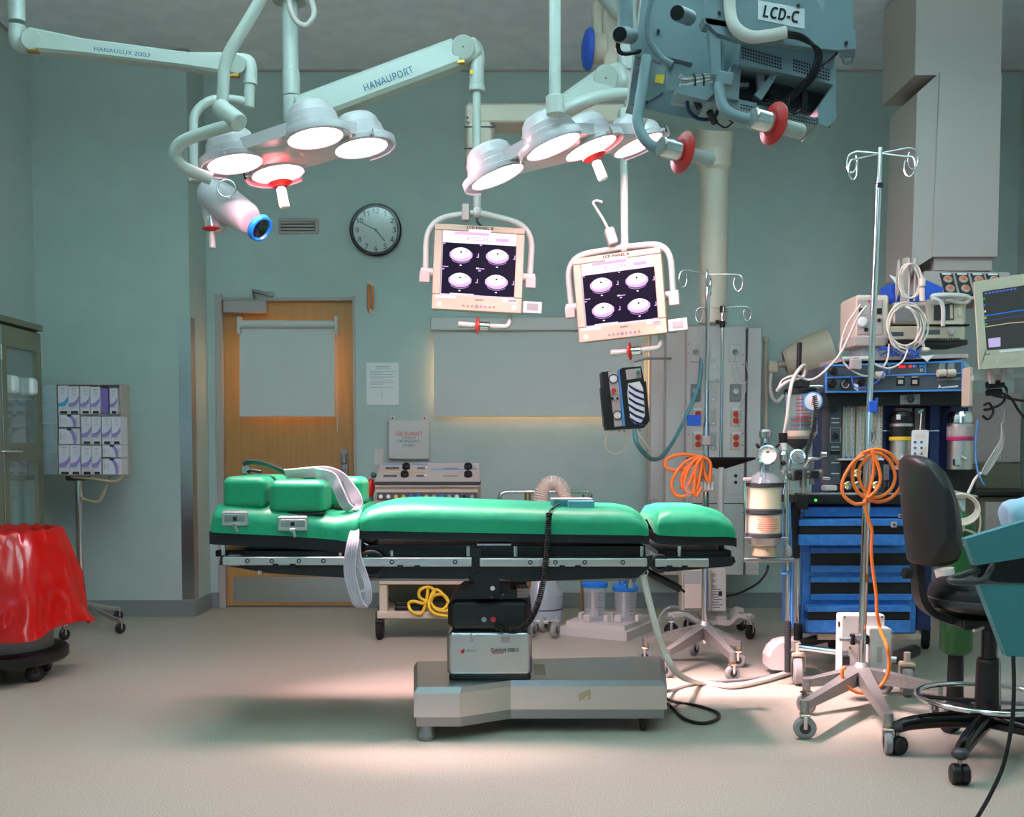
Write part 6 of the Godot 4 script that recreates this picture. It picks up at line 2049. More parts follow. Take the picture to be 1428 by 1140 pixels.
func orange_coil_stand() -> void:
	# pole of the middle stand
	var c := G(982, 925)
	var d := -c.z
	var t := thing("drip_stand", "chrome drip stand on a cast star base beside the pillow end", "drip stand", c)
	var top := P(983, 383, d)
	part(t, "pole", mb().cyl(c + Vector3(0, 0.1, 0), Vector3(c.x, P(978, 590, d).y, c.z), 0.016, -1, 14), M.chrome)
	part(t, "inner_pole", mb().cyl(Vector3(c.x, P(978, 600, d).y, c.z), Vector3(c.x, top.y, c.z), 0.0115, -1, 12), M.chrome)
	part(t, "pole_clamp", mb().rb(Vector3(c.x, P(978, 615, d).y, c.z), Vector3(0.045, 0.05, 0.04), 0.008, Basis(), 2), M.pale_grey)
	var hc := Vector3(c.x, top.y, c.z)
	iv_hooks(t, hc, [hc + Vector3(-0.13, 0.01, 0.05), hc + Vector3(0.14, -0.01, 0.05), hc + Vector3(0.04, 0.0, -0.14), hc + Vector3(-0.03, 0.0, 0.14)], 0.0045)
	star_base(t, c, [G(900, 925), G(930, 945), G(1021, 950), G(1030, 931), G(968, 915)], 0.165, 0.12, 0.036, M.cast_alloy, M.grey_rubber)
	part(t, "blue_tag", pbox(mb(), 958.5, 579, 978, 594, d - 0.03, 0.012, 0.002), M.blue)
	var hd := d - 0.03
	part(t, "lead_holder", pbox(mb(), 974, 661, 996, 686, hd, 0.02, 0.003), M.pale_grey)
	part(t, "holder_label", pbox(mb(), 960, 669, 975, 675, hd - 0.01, 0.008, 0.001), M.paper)
	for k in 3:
		part(t, "lead_socket", pbox(mb(), 976 + k * 5.5, 664.5, 979.5 + k * 5.5, 668, hd - 0.004, 0.006, 0.001), [M.red, M.blue, M.yellow][k])
	for k in 4:
		part(t, "lead_clip", pbox(mb(), 977 + k * 5, 672, 980 + k * 5, 684, hd - 0.005, 0.008, 0.002), M.paper)
	# orange cord hung in a hank on the pole
	var o := thing("orange_cord", "hank of orange extension cord hung beside the gas panel", "cord", P(965, 680, d))
	var od := d - 0.05
	var loops := [
		[[978, 637], [950, 634], [930, 641], [929, 652], [945, 656], [965, 648], [978, 637]],
		[[978, 637], [960, 642], [946, 655], [937, 672], [940, 688], [952, 693], [966, 684], [975, 668], [979, 640]],
		[[979, 637], [966, 645], [956, 665], [955, 680], [962, 689], [972, 680], [978, 655], [980, 638]],
		[[980, 637], [971, 650], [969, 672], [968, 686], [972, 692], [978, 680]],
		[[980, 637], [990, 645], [991, 660], [989, 672], [983, 662], [980, 645]],
		[[978, 638], [963, 648], [951, 665], [952, 680], [958, 683]],
		[[978, 639], [969, 655], [962, 672], [956, 684]]]
	var k := 0
	for l in loops:
		var pts := []
		for p in l: pts.append(P(p[0], p[1], od - 0.006 * (k % 4)))
		part(o, "loop", mb().tube(curve(pts, 6), 0.0085, 7), M.orange)
		k += 1
	part(o, "plug", mb().cyl(P(957, 680, od - 0.03), P(961, 693, od - 0.03), 0.012, 0.014, 12).cyl(P(955, 672, od - 0.03), P(957, 681, od - 0.03), 0.008, -1, 10), M.clear_plastic)
	part(o, "prongs", mb().box(P(960, 698, od - 0.03), Vector3(0.003, 0.025, 0.006)).box(P(963.5, 697, od - 0.03), Vector3(0.003, 0.025, 0.006)), M.brass)

func pump_stand() -> void:
	var c := G(1003, 881)
	var d := -c.z
	var t := thing("pump_stand", "white pole stand with bent white legs carrying two pump boxes", "stand", c)
	part(t, "lower_pole", mb().cyl(c + Vector3(0, 0.12, 0), Vector3(c.x, P(1003, 652, d).y, c.z), 0.02, -1, 14), M.white_paint)
	part(t, "upper_pole", mb().cyl(Vector3(c.x, P(1003, 652, d).y, c.z), Vector3(c.x, P(1003, 432, d).y, c.z), 0.011, -1, 12), M.chrome)
	part(t, "pole_clamp", mb().cyl(Vector3(c.x, P(1003, 457, d).y, c.z), Vector3(c.x, P(1003, 448, d).y, c.z), 0.016, -1, 12).cyl(P(998, 449, d), P(1003, 449, d), 0.012, -1, 10).cyl(Vector3(c.x, P(1003, 436, d).y, c.z), Vector3(c.x, P(1003, 427, d).y, c.z), 0.016, -1, 12), M.black)
	var hc := Vector3(c.x, P(1003, 429, d).y, c.z)
	iv_hooks(t, hc, [hc + Vector3(0.14, 0.0, 0.02), hc + Vector3(-0.02, 0, 0.13), hc + Vector3(-0.13, 0, -0.03)], 0.0045)
	# black triangular tray
	var m := mb()
	var ty := P(1003, 638, d).y
	var f := [Vector3(P(955, 638, d).x, ty, -d + 0.05), Vector3(P(1051, 638, d).x, ty, -d + 0.05), Vector3(P(1030, 638, d).x, ty, -d - 0.2), Vector3(P(975, 638, d).x, ty, -d - 0.2)]
	var tip := Vector3(c.x, P(1003, 656, d).y, c.z)
	m.prism(f, Vector3(0, -0.012, 0))
	for i in 4:
		var a: Vector3 = f[i]
		var b: Vector3 = f[(i + 1) % 4]
		m.tri(a + Vector3(0, -0.012, 0), tip, b + Vector3(0, -0.012, 0))
	part(t, "tray", m, M.black)
	# bent legs
	for w in [G(936, 889), G(1046, 892), G(962, 882), G(1034, 880)]:
		var dir := Vector3(w.x - c.x, 0, w.z - c.z)
		var e := Vector3(w.x, 0.115, w.z)
		var mid := c + dir * 0.5
		part(t, "leg", ribbon([c + Vector3(0, 0.07, 0), c + dir * 0.25 + Vector3(0, 0.06, 0), mid + Vector3(0, 0.075, 0), c + dir * 0.75 + Vector3(0, 0.125, 0), e + Vector3(0, 0.01, 0)], 0.06, dir.cross(Vector3.UP).normalized(), 5, 0.012), M.white_paint)
		caster(t, w, 0.042, M.black, M.chrome, 0.3 + w.x * 5.0)
	part(t, "hub", mb().lathe(c, Vector3.UP, [[0.0, 0.04], [0.05, 0.045], [0.05, 0.1], [0.03, 0.13], [0.024, 0.16], [0.0, 0.16]], 18), M.white_paint)
	# pumps
	var pd := d - 0.12
	var p := thing("infusion_pump", "white infusion pump with a worn grey cassette door on the pump stand", "pump", P(970, 853, pd))
	part(p, "case", pbox(mb(), 950, 795, 992, 853, pd, 0.1, 0.006), M.cream)
	part(p, "cassette_door", pbox(mb(), 953, 797, 989, 850, pd - 0.012, 0.014, 0.004), M.acrylic)
	part(p, "door_label", pbox(mb(), 955, 815, 987, 849, pd - 0.014, 0.003, 0.001), M.ivory_hose)
	p = thing("infusion_pump", "white infusion pump with printed key panel on the pump stand", "pump", P(1002, 853, pd))
	var cs := part(p, "case", pbox(mb(), 987, 794, 1013, 853, pd + 0.03, 0.1, 0.005), M.white_paint)
	for k in 3:
		part(cs, "key", pbox(mb(), 993.5, 800 + k * 8, 998.5, 805 + k * 8, pd + 0.0285, 0.003, 0.0006), M.pale_grey)
	part(cs, "socket", pbox(mb(), 1002, 825, 1007, 832, pd + 0.0285, 0.003, 0.0006), M.black)
	for k in 9:
		part(cs, "print_line", pbox(mb(), 992.5 + (k % 3), 818 + k * 3.6, 1000 + (k * 5) % 9, 819.3 + k * 3.6, pd + 0.029, 0.002, 0.0004), M.ink_grey)
	part(t, "pump_bracket", pbox(mb(), 985, 815, 1010, 822, pd + 0.1, 0.06, 0.003), M.dark_grey)
	single("pump_lead", "black lead hanging from the panel edge to the pump", "cable", mb().tube(curve(ps([[1012, 832, pd + 0.06], [1030, 828, pd], [1055, 815, pd - 0.1], [1068, 800, pd - 0.4], [1071, 790, 5.1]]), 6), 0.007, 6), M.black)
	single("drain_tube", "thin clear tube arching over the floor beside the suction base", "tube", mb().tube(curve([P(950, 850, pd), P(940, 846, pd), P(928, 850, pd), P(920, 862, pd), G(916, 885) + Vector3(0, 0.02, 0)], 6), 0.008, 6), M.clear_plastic)

# ------------------------------------------------------------------ gas panel on the back wall
func build_console() -> void:
	var d := 6.95
	var t := thing("gas_console", "tall grey medical gas panel with outlets on the back wall", "gas panel", P(1000, 800, d))
	part(t, "main_body", pbox(mb(), 956, 454, 1039, 803, d, BACK - d - 0.02, 0.01), M.console_grey)
	part(t, "side_body", pbox(mb(), 1041, 457, 1061, 803, d + 0.02, BACK - d - 0.04, 0.008), M.console_grey)
	part(t, "side_body", pbox(mb(), 928, 448, 955, 803, d + 0.06, BACK - d - 0.08, 0.006), M.console_grey)
	part(t, "side_body", pbox(mb(), 907, 448, 927, 803, d + 0.16, BACK - d - 0.18, 0.006), M.console_grey)
	part(t, "panel_seam", pbox(mb(), 956, 702, 1039, 703.2, d - 0.001, 0.004, 0.0005), M.dark_grey)
	for y in [480, 493, 590, 606, 690, 700]:
		for x in [960, 1036]:
			part(t, "screw", mb().cyl(P(x, y + (x - 960) * 0.2, d), P(x, y + (x - 960) * 0.2, d - 0.003), 0.004, -1, 8), M.dark_grey)
	# outlets: left and right columns
	for a in [[963, 481, 977, 505, 0], [1017, 481, 1033, 505, 0], [963, 536, 977, 560, 1], [1018, 536, 1034, 560, 1]]:
		var pl := part(t, "gas_outlet", pbox(mb(), a[0], a[1], a[2], a[3], d - 0.008, 0.012, 0.003), M.console_grey if a[4] == 0 else M.mid_grey)
		var x: float = (a[0] + a[2]) * 0.5
		var y: float = (a[1] + a[3]) * 0.5 - 1.5
		part(pl, "outlet_ring", mb().lathe(P(x, y, d - 0.008), Vector3(0, 0, 1), [[0.02, 0.0], [0.018, 0.012], [0.008, 0.012], [0.007, 0.004], [0.0, 0.004]], 16), M.console_grey if a[4] == 1 else M.chrome)
	for a in [[966, 569], [966, 602], [1019, 569], [1019, 602]]:
		var pl := part(t, "power_outlet", pbox(mb(), a[0], a[1], a[0] + 15, a[1] + 26, d - 0.008, 0.012, 0.003), M.cream)
		for k in 2:
			part(pl, "red_socket", mb().cyl(P(a[0] + 7.5, a[1] + 8.5 + k * 9.5, d - 0.008), P(a[0] + 7.5, a[1] + 8.5 + k * 9.5, d - 0.014), 0.019, -1, 18), M.red)
		part(pl, "outlet_label", pbox(mb(), a[0] + 1, a[1] + 0.5, a[0] + 14, a[1] + 3.5, d - 0.010, 0.003, 0.0006), M.paper)
	for a in [[991, 481, 999, 505], [991, 536, 999, 560], [991, 569, 999, 594], [991, 602, 999, 628], [983, 508, 1015, 533]]:
		var pl := part(t, "steel_plate", pbox(mb(), a[0], a[1], a[2], a[3], d - 0.006, 0.01, 0.002), M.rail_steel)
		for y in [a[1] + 3, a[3] - 3]:
			part(pl, "screw", mb().cyl(P((a[0] + a[2]) * 0.5, y, d - 0.006), P((a[0] + a[2]) * 0.5, y, d - 0.009), 0.006, -1, 8), M.chrome)
	part(t, "double_outlet", pbox(mb(), 1013, 652, 1036, 690, d - 0.006, 0.01, 0.003), M.console_grey)
	for y in [664.0, 673.0]:
		part(t, "socket_hole", mb().cyl(P(1026, y, d - 0.006), P(1026, y, d - 0.009), 0.011, -1, 14), M.black)
	part(t, "door_stop", mb().cyl(P(918, 697, d + 0.16), P(905, 697, d + 0.16), 0.008, -1, 10).cyl(P(906, 697, d + 0.16), P(904, 697, d + 0.16), 0.016, -1, 12), M.console_grey)
	# thin wires hanging down the panel
	for w in [[[1024, 497], [1031, 520], [1040, 540], [1036, 555], [1030, 570], [1033, 600]], [[1020, 500], [1022, 520], [1030, 535], [1044, 530], [1040, 505]], [[984, 448], [978, 470], [980, 500], [976, 540]]]:
		var pts := []
		for p in w: pts.append(P(p[0], p[1], d - 0.03))
		single("panel_wire", {1024: "thin pale wire from the right gas outlet to the red sockets", 1020: "thin pale wire looped over the gas panel's right edge", 984: "thin pale wire hanging behind the drip stand hooks"}[w[0][0]], "wire", mb().tube(curve(pts, 6), 0.0035, 5), M.cable_white)
	# wall arm with cream hose at the panel's right
	t = thing("wall_arm_lamp", "beige wall-mounted examination light folded beside the gas panel", "lamp", P(1070, 520, d))
	part(t, "mount_tube", mb().cyl(P(1068, 600, d + 0.1), P(1068, 478, d + 0.1), 0.014, -1, 12), M.cream)
	part(t, "swivel", mb().rb(P(1078, 512, d), Vector3(0.07, 0.08, 0.07), 0.02, Basis(), 2).cyl(P(1080, 509, d), P(1096, 508, d), 0.02, -1, 12), M.cream)
	part(t, "tube_finial", mb().ball(P(1068, 475, d + 0.1), Vector3(0.02, 0.025, 0.02)), M.cream)
	part(t, "shade", mb().lathe(P(1094, 506, d - 0.02), Vector3(0.9, 0.25, 0.15), [[0.07, 0.0], [0.085, 0.02], [0.13, 0.16], [0.14, 0.3], [0.0, 0.32]], 24), M.cream)
	part(t, "hose", mb().tube(curve(ps([[1076, 520, d], [1074, 540, d - 0.02], [1078, 556, d - 0.03], [1085, 560, d - 0.02], [1092, 552, d]]), 6), 0.012, 8), M.cable_white)
# ------------------------------------------------------------------ anaesthesia machine
func build_anaesthesia() -> void:
	var d := 4.95
	var t := thing("anaesthesia_machine", "blue anaesthesia machine with drawers, gauges and vaporisers", "anaesthesia machine", P(1200, 940, d + 0.25))
	# ---- lower blue cabinet
	var th := 0.36
	var m := mb()
	pbox(m, 1118, 706, 1279, 884, d + 0.015, th, 0.006)
	part(t, "cabinet", m, M.blue_paint, "blue steel cabinet")
	part(t, "side_cabinet", pbox(mb(), 1279, 700, 1300, 880, d + 0.1, th - 0.15, 0.006), M.navy)
	# drawers: [x0, y0, x1, y1, recessed handle y0, y1, forward]
	for a in [[1121, 707, 1266, 724, 721, 727, 0.0], [1114, 725, 1262, 761, 734, 746, 0.09], [1130, 764, 1272, 799, 772, 789, 0.0], [1130, 805, 1272, 838, 813, 829, 0.0], [1126, 846, 1270, 883, 854, 866, 0.05]]:
		var dm := mb()
		pbox(dm, a[0], a[1], a[2], a[4] , d - a[6], 0.02 + a[6], 0.003)
		pbox(dm, a[0], a[5], a[2], a[3], d - a[6], 0.02 + a[6], 0.003)
		var dr := part(t, "drawer", dm, M.blue_paint)
		part(dr, "pull_recess", pbox(mb(), a[0] + 1, a[4] - 1, a[2] - 1, a[5] + 1, d - a[6] + 0.008, 0.012, 0.002), M.black)
	for a in [[1253, 717, 1261, 723, 0.004], [1243, 728, 1251, 736, 0.095]]:
		var lk := part(t, "lock", pbox(mb(), a[0], a[1], a[2], a[3], d - a[4], 0.006, 0.001), M.pale_grey)
		part(lk, "keyhole", mb().cyl(P((a[0] + a[2]) * 0.5, (a[1] + a[3]) * 0.5, d - a[4]), P((a[0] + a[2]) * 0.5, (a[1] + a[3]) * 0.5, d - a[4] - 0.003), 0.006, -1, 10), M.dark_grey)
	# ---- worktop
	part(t, "worktop", pbox(mb(), 1108, 690, 1285, 704, d - 0.03, th + 0.05, 0.006), M.black)
	part(t, "worktop_surface", pbox(mb(), 1108, 687.5, 1284, 691, d - 0.02, th + 0.03, 0.002), M.chrome)
	part(t, "worktop_lever", pbox(mb(), 1149, 677, 1168, 685, d - 0.02, 0.05, 0.006), M.white_paint)
	part(t, "green_lamp_dot", mb().cyl(P(1137.5, 698, d - 0.03), P(1137.5, 698, d - 0.034), 0.006, -1, 10), M.green_led)
	# ---- upright frame behind the worktop
	m = mb()
	pbox(m, 1155, 560, 1350, 692, d + 0.22, 0.28, 0.006)
	part(t, "upright_frame", m, M.navy)
	part(t, "frame_post", pbox(pbox(mb(), 1229, 565, 1235, 690, d + 0.13, 0.06, 0.003), 1296, 565, 1310, 690, d + 0.13, 0.06, 0.003), M.navy)
	part(t, "back_plate", pbox(pbox(mb(), 1248, 569, 1272, 640, d + 0.2, 0.03, 0.003), 1275, 569, 1296, 690, d + 0.2, 0.03, 0.003), M.pale_grey)
	# control column left of the flow tubes
	var cp := part(t, "switch_column", pbox(mb(), 1156, 565, 1174, 676, d + 0.1, 0.12, 0.003), M.panel_grey)
	part(cp, "pressure_gauge", mb().lathe(P(1163.5, 571, d + 0.1), Vector3(0, 0, 1), [[0.014, 0.0], [0.014, 0.006], [0.011, 0.006], [0.0, 0.003]], 16), M.dark_grey)
	part(cp, "rotary_switch", mb().cyl(P(1165, 608.5, d + 0.1), P(1165, 608.5, d + 0.08), 0.016, 0.013, 16).rb(P(1165, 608.5, d + 0.075), Vector3(0.008, 0.026, 0.012), 0.002, Basis(Vector3.BACK, 0.5)), M.black)
	part(cp, "switch_frame", mb().tube(ps([[1158, 597, d + 0.099], [1172, 597, d + 0.099], [1172, 617, d + 0.099], [1158, 617, d + 0.099]]), 0.0015, 4, true), M.paper)
	for y in [583, 589, 623, 628, 645, 660]:
		part(cp, "print_line", pbox(mb(), 1159.5, y, 1170.5, y + 1.4, d + 0.099, 0.002, 0.0004), M.paper)
	part(cp, "rocker_switch", pbox(mb(), 1158, 628.5, 1172, 634, d + 0.094, 0.008, 0.002), M.black)
	part(cp, "indicator_light", mb().cyl(P(1166, 578, d + 0.1), P(1166, 578, d + 0.094), 0.005, -1, 8), M.blue_trim)
	# flow tubes
	for k in 2:
		var x0: float = [1175.0, 1194.0][k]
		var x1: float = [1192.5, 1231.0][k]
		var fp := part(t, "flow_panel", pbox(mb(), x0, 564.5, x1, 640, d + 0.1, 0.05, 0.003), M.cream)
		var n: int = [2, 4][k]
		for j in n:
			var x := lerpf(x0 + 5, x1 - 5, j / float(n - 1))
			part(fp, "flow_tube", mb().cyl(P(x, 638, d + 0.092), P(x, 568, d + 0.092), 0.0055, -1, 10), M.acrylic)
			for q in 8:
				part(fp, "scale_mark", pbox(mb(), x + 1.8, 572 + q * 8, x + 4.2, 573 + q * 8, d + 0.0985, 0.002, 0.0003), M.ink_grey)
			part(fp, "tube_stop", mb().cyl(P(x, 566, d + 0.092), P(x, 569, d + 0.092), 0.007, -1, 8).cyl(P(x, 637, d + 0.092), P(x, 640, d + 0.092), 0.007, -1, 8), M.blue if k == 0 else M.pale_grey)
	part(t, "flow_shelf", pbox(mb(), 1169, 639.5, 1233, 642.5, d + 0.06, 0.1, 0.002), M.white_paint)
	# flow knobs
	var knob_cols := [M.blue, M.chrome, M.yellow, M.chrome, M.green_led, M.chrome, M.yellow, M.dark_grey]
	for k in 8:
		var x := 1180.0 + (k % 4) * 13.0
		var y := 660.0 + floorf(k / 4.0) * 17.0
		var kn := part(t, "flow_knob", mb().lathe(P(x, y, d + 0.11), Vector3(0, 0, 1), [[0.02, 0.0], [0.022, 0.01], [0.02, 0.035], [0.014, 0.04], [0.0, 0.038]], 16), M.chrome if k % 3 else M.dark_grey)
		part(kn, "knob_cap", mb().cyl(P(x, y, d + 0.07), P(x, y, d + 0.066), 0.009, -1, 10), [M.blue, M.yellow, M.cylinder_green][k % 3])
	part(t, "knob_panel", pbox(mb(), 1172, 644, 1234, 690, d + 0.12, 0.05, 0.003), M.dark_grey)
	# ---- ventilator console
	var vd := d + 0.0
	m = mb()
	slab(m, [[1152, 510], [1342, 504], [1342, 545], [1153, 547]], vd, 0.34)
	var con := part(t, "ventilator_console", m, M.panel_grey, "grey ventilator console with blue trim")
	m = mb()
	for s in [[[1151, 509], [1343, 503], [1343, 505.5], [1151, 511.5]], [[1151, 526], [1343, 519.5], [1343, 521.5], [1151, 528]], [[1151, 546], [1343, 543], [1343, 545.5], [1151, 548]], [[1151, 509], [1153.5, 509], [1153.5, 547], [1151, 547]], [[1341, 504], [1343, 504], [1343, 545], [1341, 545]], [[1240, 506.5], [1241.5, 506.5], [1241.5, 524], [1240, 524]], [[1290, 505], [1291.5, 505], [1291.5, 522], [1290, 522]]]:
		slab(m, s, vd - 0.006, 0.01)
	part(con, "blue_trim", m, M.blue_trim)
	part(con, "side_panel", slab(mb(), [[1343, 503], [1352, 509], [1357, 567], [1350, 568]], vd + 0.02, 0.3), M.pack_blue)
	part(con, "lower_panel", slab(mb(), [[1152, 548], [1350, 545], [1350, 565], [1156, 567]], vd + 0.04, 0.3), M.black)
	part(con, "led_display", pbox(pbox(mb(), 1254, 510, 1263, 513, vd - 0.004, 0.005, 0.0006), 1268, 509.5, 1275, 512.5, vd - 0.004, 0.005, 0.0006), M.red_led)
	for k in 4:
		part(con, "blue_key", pbox(mb(), 1271 + k * 4.4 + (3 if k > 1 else 0), 509, 1274.5 + k * 4.4 + (3 if k > 1 else 0), 512.5, vd - 0.005, 0.005, 0.0008), M.blue_trim)
	part(con, "display_frame", mb().tube(ps([[1244, 508, vd - 0.002], [1289, 506.5, vd - 0.002], [1289, 521, vd - 0.002], [1244, 523, vd - 0.002]]), 0.0012, 4, true), M.pale_grey)
	part(con, "ring_mark", mb().ring(P(1285, 516.5, vd - 0.002), Vector3(0, 0, 1), 0.006, 0.002, 14, 5), M.paper)
	for a in [[1162, 518, 0.014, 0], [1160, 535, 0.017, 0], [1200, 533, 0.014, 0]]:
		part(con, "dial_knob", mb().lathe(P(a[0], a[1], vd), Vector3(0, 0, 1), [[a[2] * 1.25, 0.0], [a[2] * 1.2, 0.006], [a[2], 0.008], [a[2] * 0.9, 0.03], [0.0, 0.03]], 16), M.black)
	var ga := part(con, "pressure_gauge", mb().lathe(P(1179, 536, vd), Vector3(0, 0, 1), [[0.026, 0.0], [0.026, 0.012], [0.022, 0.012], [0.021, 0.005], [0.0, 0.005]], 24), M.dark_grey)
	part(ga, "gauge_scale", mb().ring(P(1179, 536, vd - 0.008), Vector3(0, 0, 1), 0.016, 0.0016, 22, 4, 0.0, TAU * 0.75), M.paper)
	part(ga, "needle", mb().box(P(1179, 539, vd - 0.009), Vector3(0.002, 0.02, 0.001)), M.red)
	for x in [1256.0, 1276.0]:
		var sw := part(con, "thumb_switch", pbox(mb(), x - 6, 527, x + 6, 538, vd - 0.004, 0.006, 0.002), M.black)
		part(sw, "digit_window", pbox(mb(), x - 3.5, 530, x + 3.5, 536, vd - 0.006, 0.004, 0.001), M.pale_grey)
		part(sw, "switch_label", pbox(mb(), x - 4.5, 525, x + 4.5, 526.8, vd - 0.004, 0.004, 0.0006), M.pale_grey)
	for x in [1311.0, 1324.5]:
		part(con, "slide_guide", slab(mb(), [[x - 1, 505], [x + 7, 505], [x + 6, 520], [x - 3, 520]], vd - 0.004, 0.006), M.mid_grey)
		part(con, "roller", mb().cyl(P(x - 4, 521, vd - 0.02), P(x + 7.5, 520, vd - 0.02), 0.017, -1, 16, 0.002), M.cream)
	part(con, "roller", mb().cyl(P(1220, 524, vd - 0.02), P(1233, 523, vd - 0.02), 0.017, -1, 16, 0.002), M.cream)
	part(con, "slide_bar", slab(mb(), [[1308, 528], [1340, 526.5], [1340, 530], [1308, 531.5]], vd - 0.004, 0.006), M.mid_grey)
	part(con, "warning_print", slab(slab(mb(), [[1308, 541], [1310.5, 536.5], [1313, 541]], vd - 0.003, 0.004), [[1314, 540], [1336, 537.5], [1336, 540], [1314, 541.5]], vd - 0.003, 0.004), M.paper)
	var kp := part(con, "knob_plate", slab(mb(), [[1256, 551], [1283, 550], [1283, 564], [1256, 564.5]], vd + 0.03, 0.012), M.mid_grey)
	part(kp, "selector_knob", mb().cyl(P(1270, 557, vd + 0.03), P(1270, 557, vd + 0.005), 0.017, 0.014, 16).rb(P(1270, 557, vd), Vector3(0.006, 0.028, 0.01), 0.002, Basis(Vector3.BACK, -0.5)), M.black)
	# shelf above the console
	part(t, "top_shelf", slab(mb(), [[1174, 498], [1350, 493.5], [1350, 499], [1174, 504]], vd + 0.0, 0.36), M.pale_grey)
	part(t, "shelf_lip", mb().tube(ps([[1174, 501, vd - 0.01], [1218, 500, vd - 0.01]]), 0.011, 10), M.white_paint)
	# ---- vaporisers
	for v in [[1256, 588, 0.054, M.yellow, "yellow"], [1338, 587, 0.060, M.magenta, "magenta"]]:
		var s := P(v[0], 655, d + 0.1)
		var y1 := P(v[0], 590, d + 0.1).y - s.y
		var vp := part(t, "vaporiser", mb().lathe(s, Vector3.UP, [[0.0, 0.0], [v[2] * 0.94, 0.0], [v[2] * 0.94, y1 * 0.62], [v[2], y1 * 0.66], [v[2], y1 * 0.98], [v[2] * 0.9, y1], [0.0, y1]], 26), M.rail_steel, "steel vaporiser with a %s band" % v[4])
		part(vp, "colour_band", mb().lathe(s + Vector3(0, y1 * 0.62, 0), Vector3.UP, [[v[2] * 0.99, 0.0], [v[2] * 1.02, 0.002], [v[2] * 1.02, 0.016], [v[2] * 0.99, 0.018]], 26), v[3])
		part(vp, "dark_band", mb().lathe(s + Vector3(0, y1 * 0.70, 0), Vector3.UP, [[v[2] * 1.0, 0.0], [v[2] * 1.015, 0.002], [v[2] * 1.015, y1 * 0.22], [v[2], y1 * 0.22]], 26), M.black if v[4] == "yellow" else M.pale_grey)
		part(vp, "dial", mb().lathe(s + Vector3(0, y1, 0), Vector3.UP, [[v[2] * 0.95, 0.0], [v[2] * 0.95, 0.03], [v[2] * 0.8, 0.05], [v[2] * 0.3, 0.056], [0.0, 0.056]], 24), M.black if v[4] == "yellow" else M.chrome)
		part(vp, "window", mb().rb(P(v[0] - 3, 582, d + 0.1 - v[2]), Vector3(0.02, 0.024, 0.006), 0.002), M.paper)
		part(vp, "drain", mb().rb(P(v[0] - 4, 645, d + 0.09 - v[2]), Vector3(0.028, 0.035, 0.03), 0.006).cyl(P(v[0] + 2, 637, d + 0.09 - v[2]), P(v[0] + 9, 640, d + 0.09 - v[2]), 0.008, -1, 10), M.chrome)
	part(t, "mount_block", pbox(mb(), 1305, 655, 1362, 690, d + 0.14, 0.25, 0.006), M.black)
	part(t, "cross_bar", pbox(mb(), 1230, 600, 1310, 602, d + 0.12, 0.02, 0.001), M.chrome)
	# ---- casters
	for a in [[1112, 955, 0.066], [1264, 971, 0.066]]:
		var w := G(a[0], a[1])
		caster(t, w, a[2], M.grey_rubber, M.cream, 0.15)
	for a in [[1160, 905], [1290, 905]]:
		caster(t, G(a[0], a[1]), 0.06, M.rubber, M.cream, 0.3)
	part(t, "push_bar", mb().cyl(P(1114, 903, d - 0.14), P(1250, 920, d - 0.28), 0.014, -1, 12), M.chrome)
	part(t, "base_beam", pbox(mb(), 1140, 884, 1285, 893, d + 0.02, th, 0.004), M.cream)
	part(t, "base_arm", mb().cyl(P(1122, 897, d - 0.05), P(1153, 889, d + 0.2), 0.024, -1, 12).cyl(P(1250, 917, d - 0.24), P(1275, 908, d), 0.03, -1, 12), M.black)
	part(t, "side_post", mb().cyl(P(1112, 880, d), P(1110, 700, d), 0.016, -1, 12), M.chrome)
	part(t, "post_sleeve", mb().cyl(P(1113, 893, d), P(1113, 876, d), 0.021, -1, 14), M.black)
	# white domed cover at the floor by the left caster
	single("floor_cover", "white domed plastic cover on the floor beside the machine's wheel", "cover", slab(mb(), [[1073, 933], [1073, 918], [1078, 907], [1088, 898], [1100, 895], [1118, 895], [1118, 936], [1078, 935]], 5.02, 0.14), M.white_paint)
	breathing_system(d)
	shelf_monitors(d)
	side_monitor()

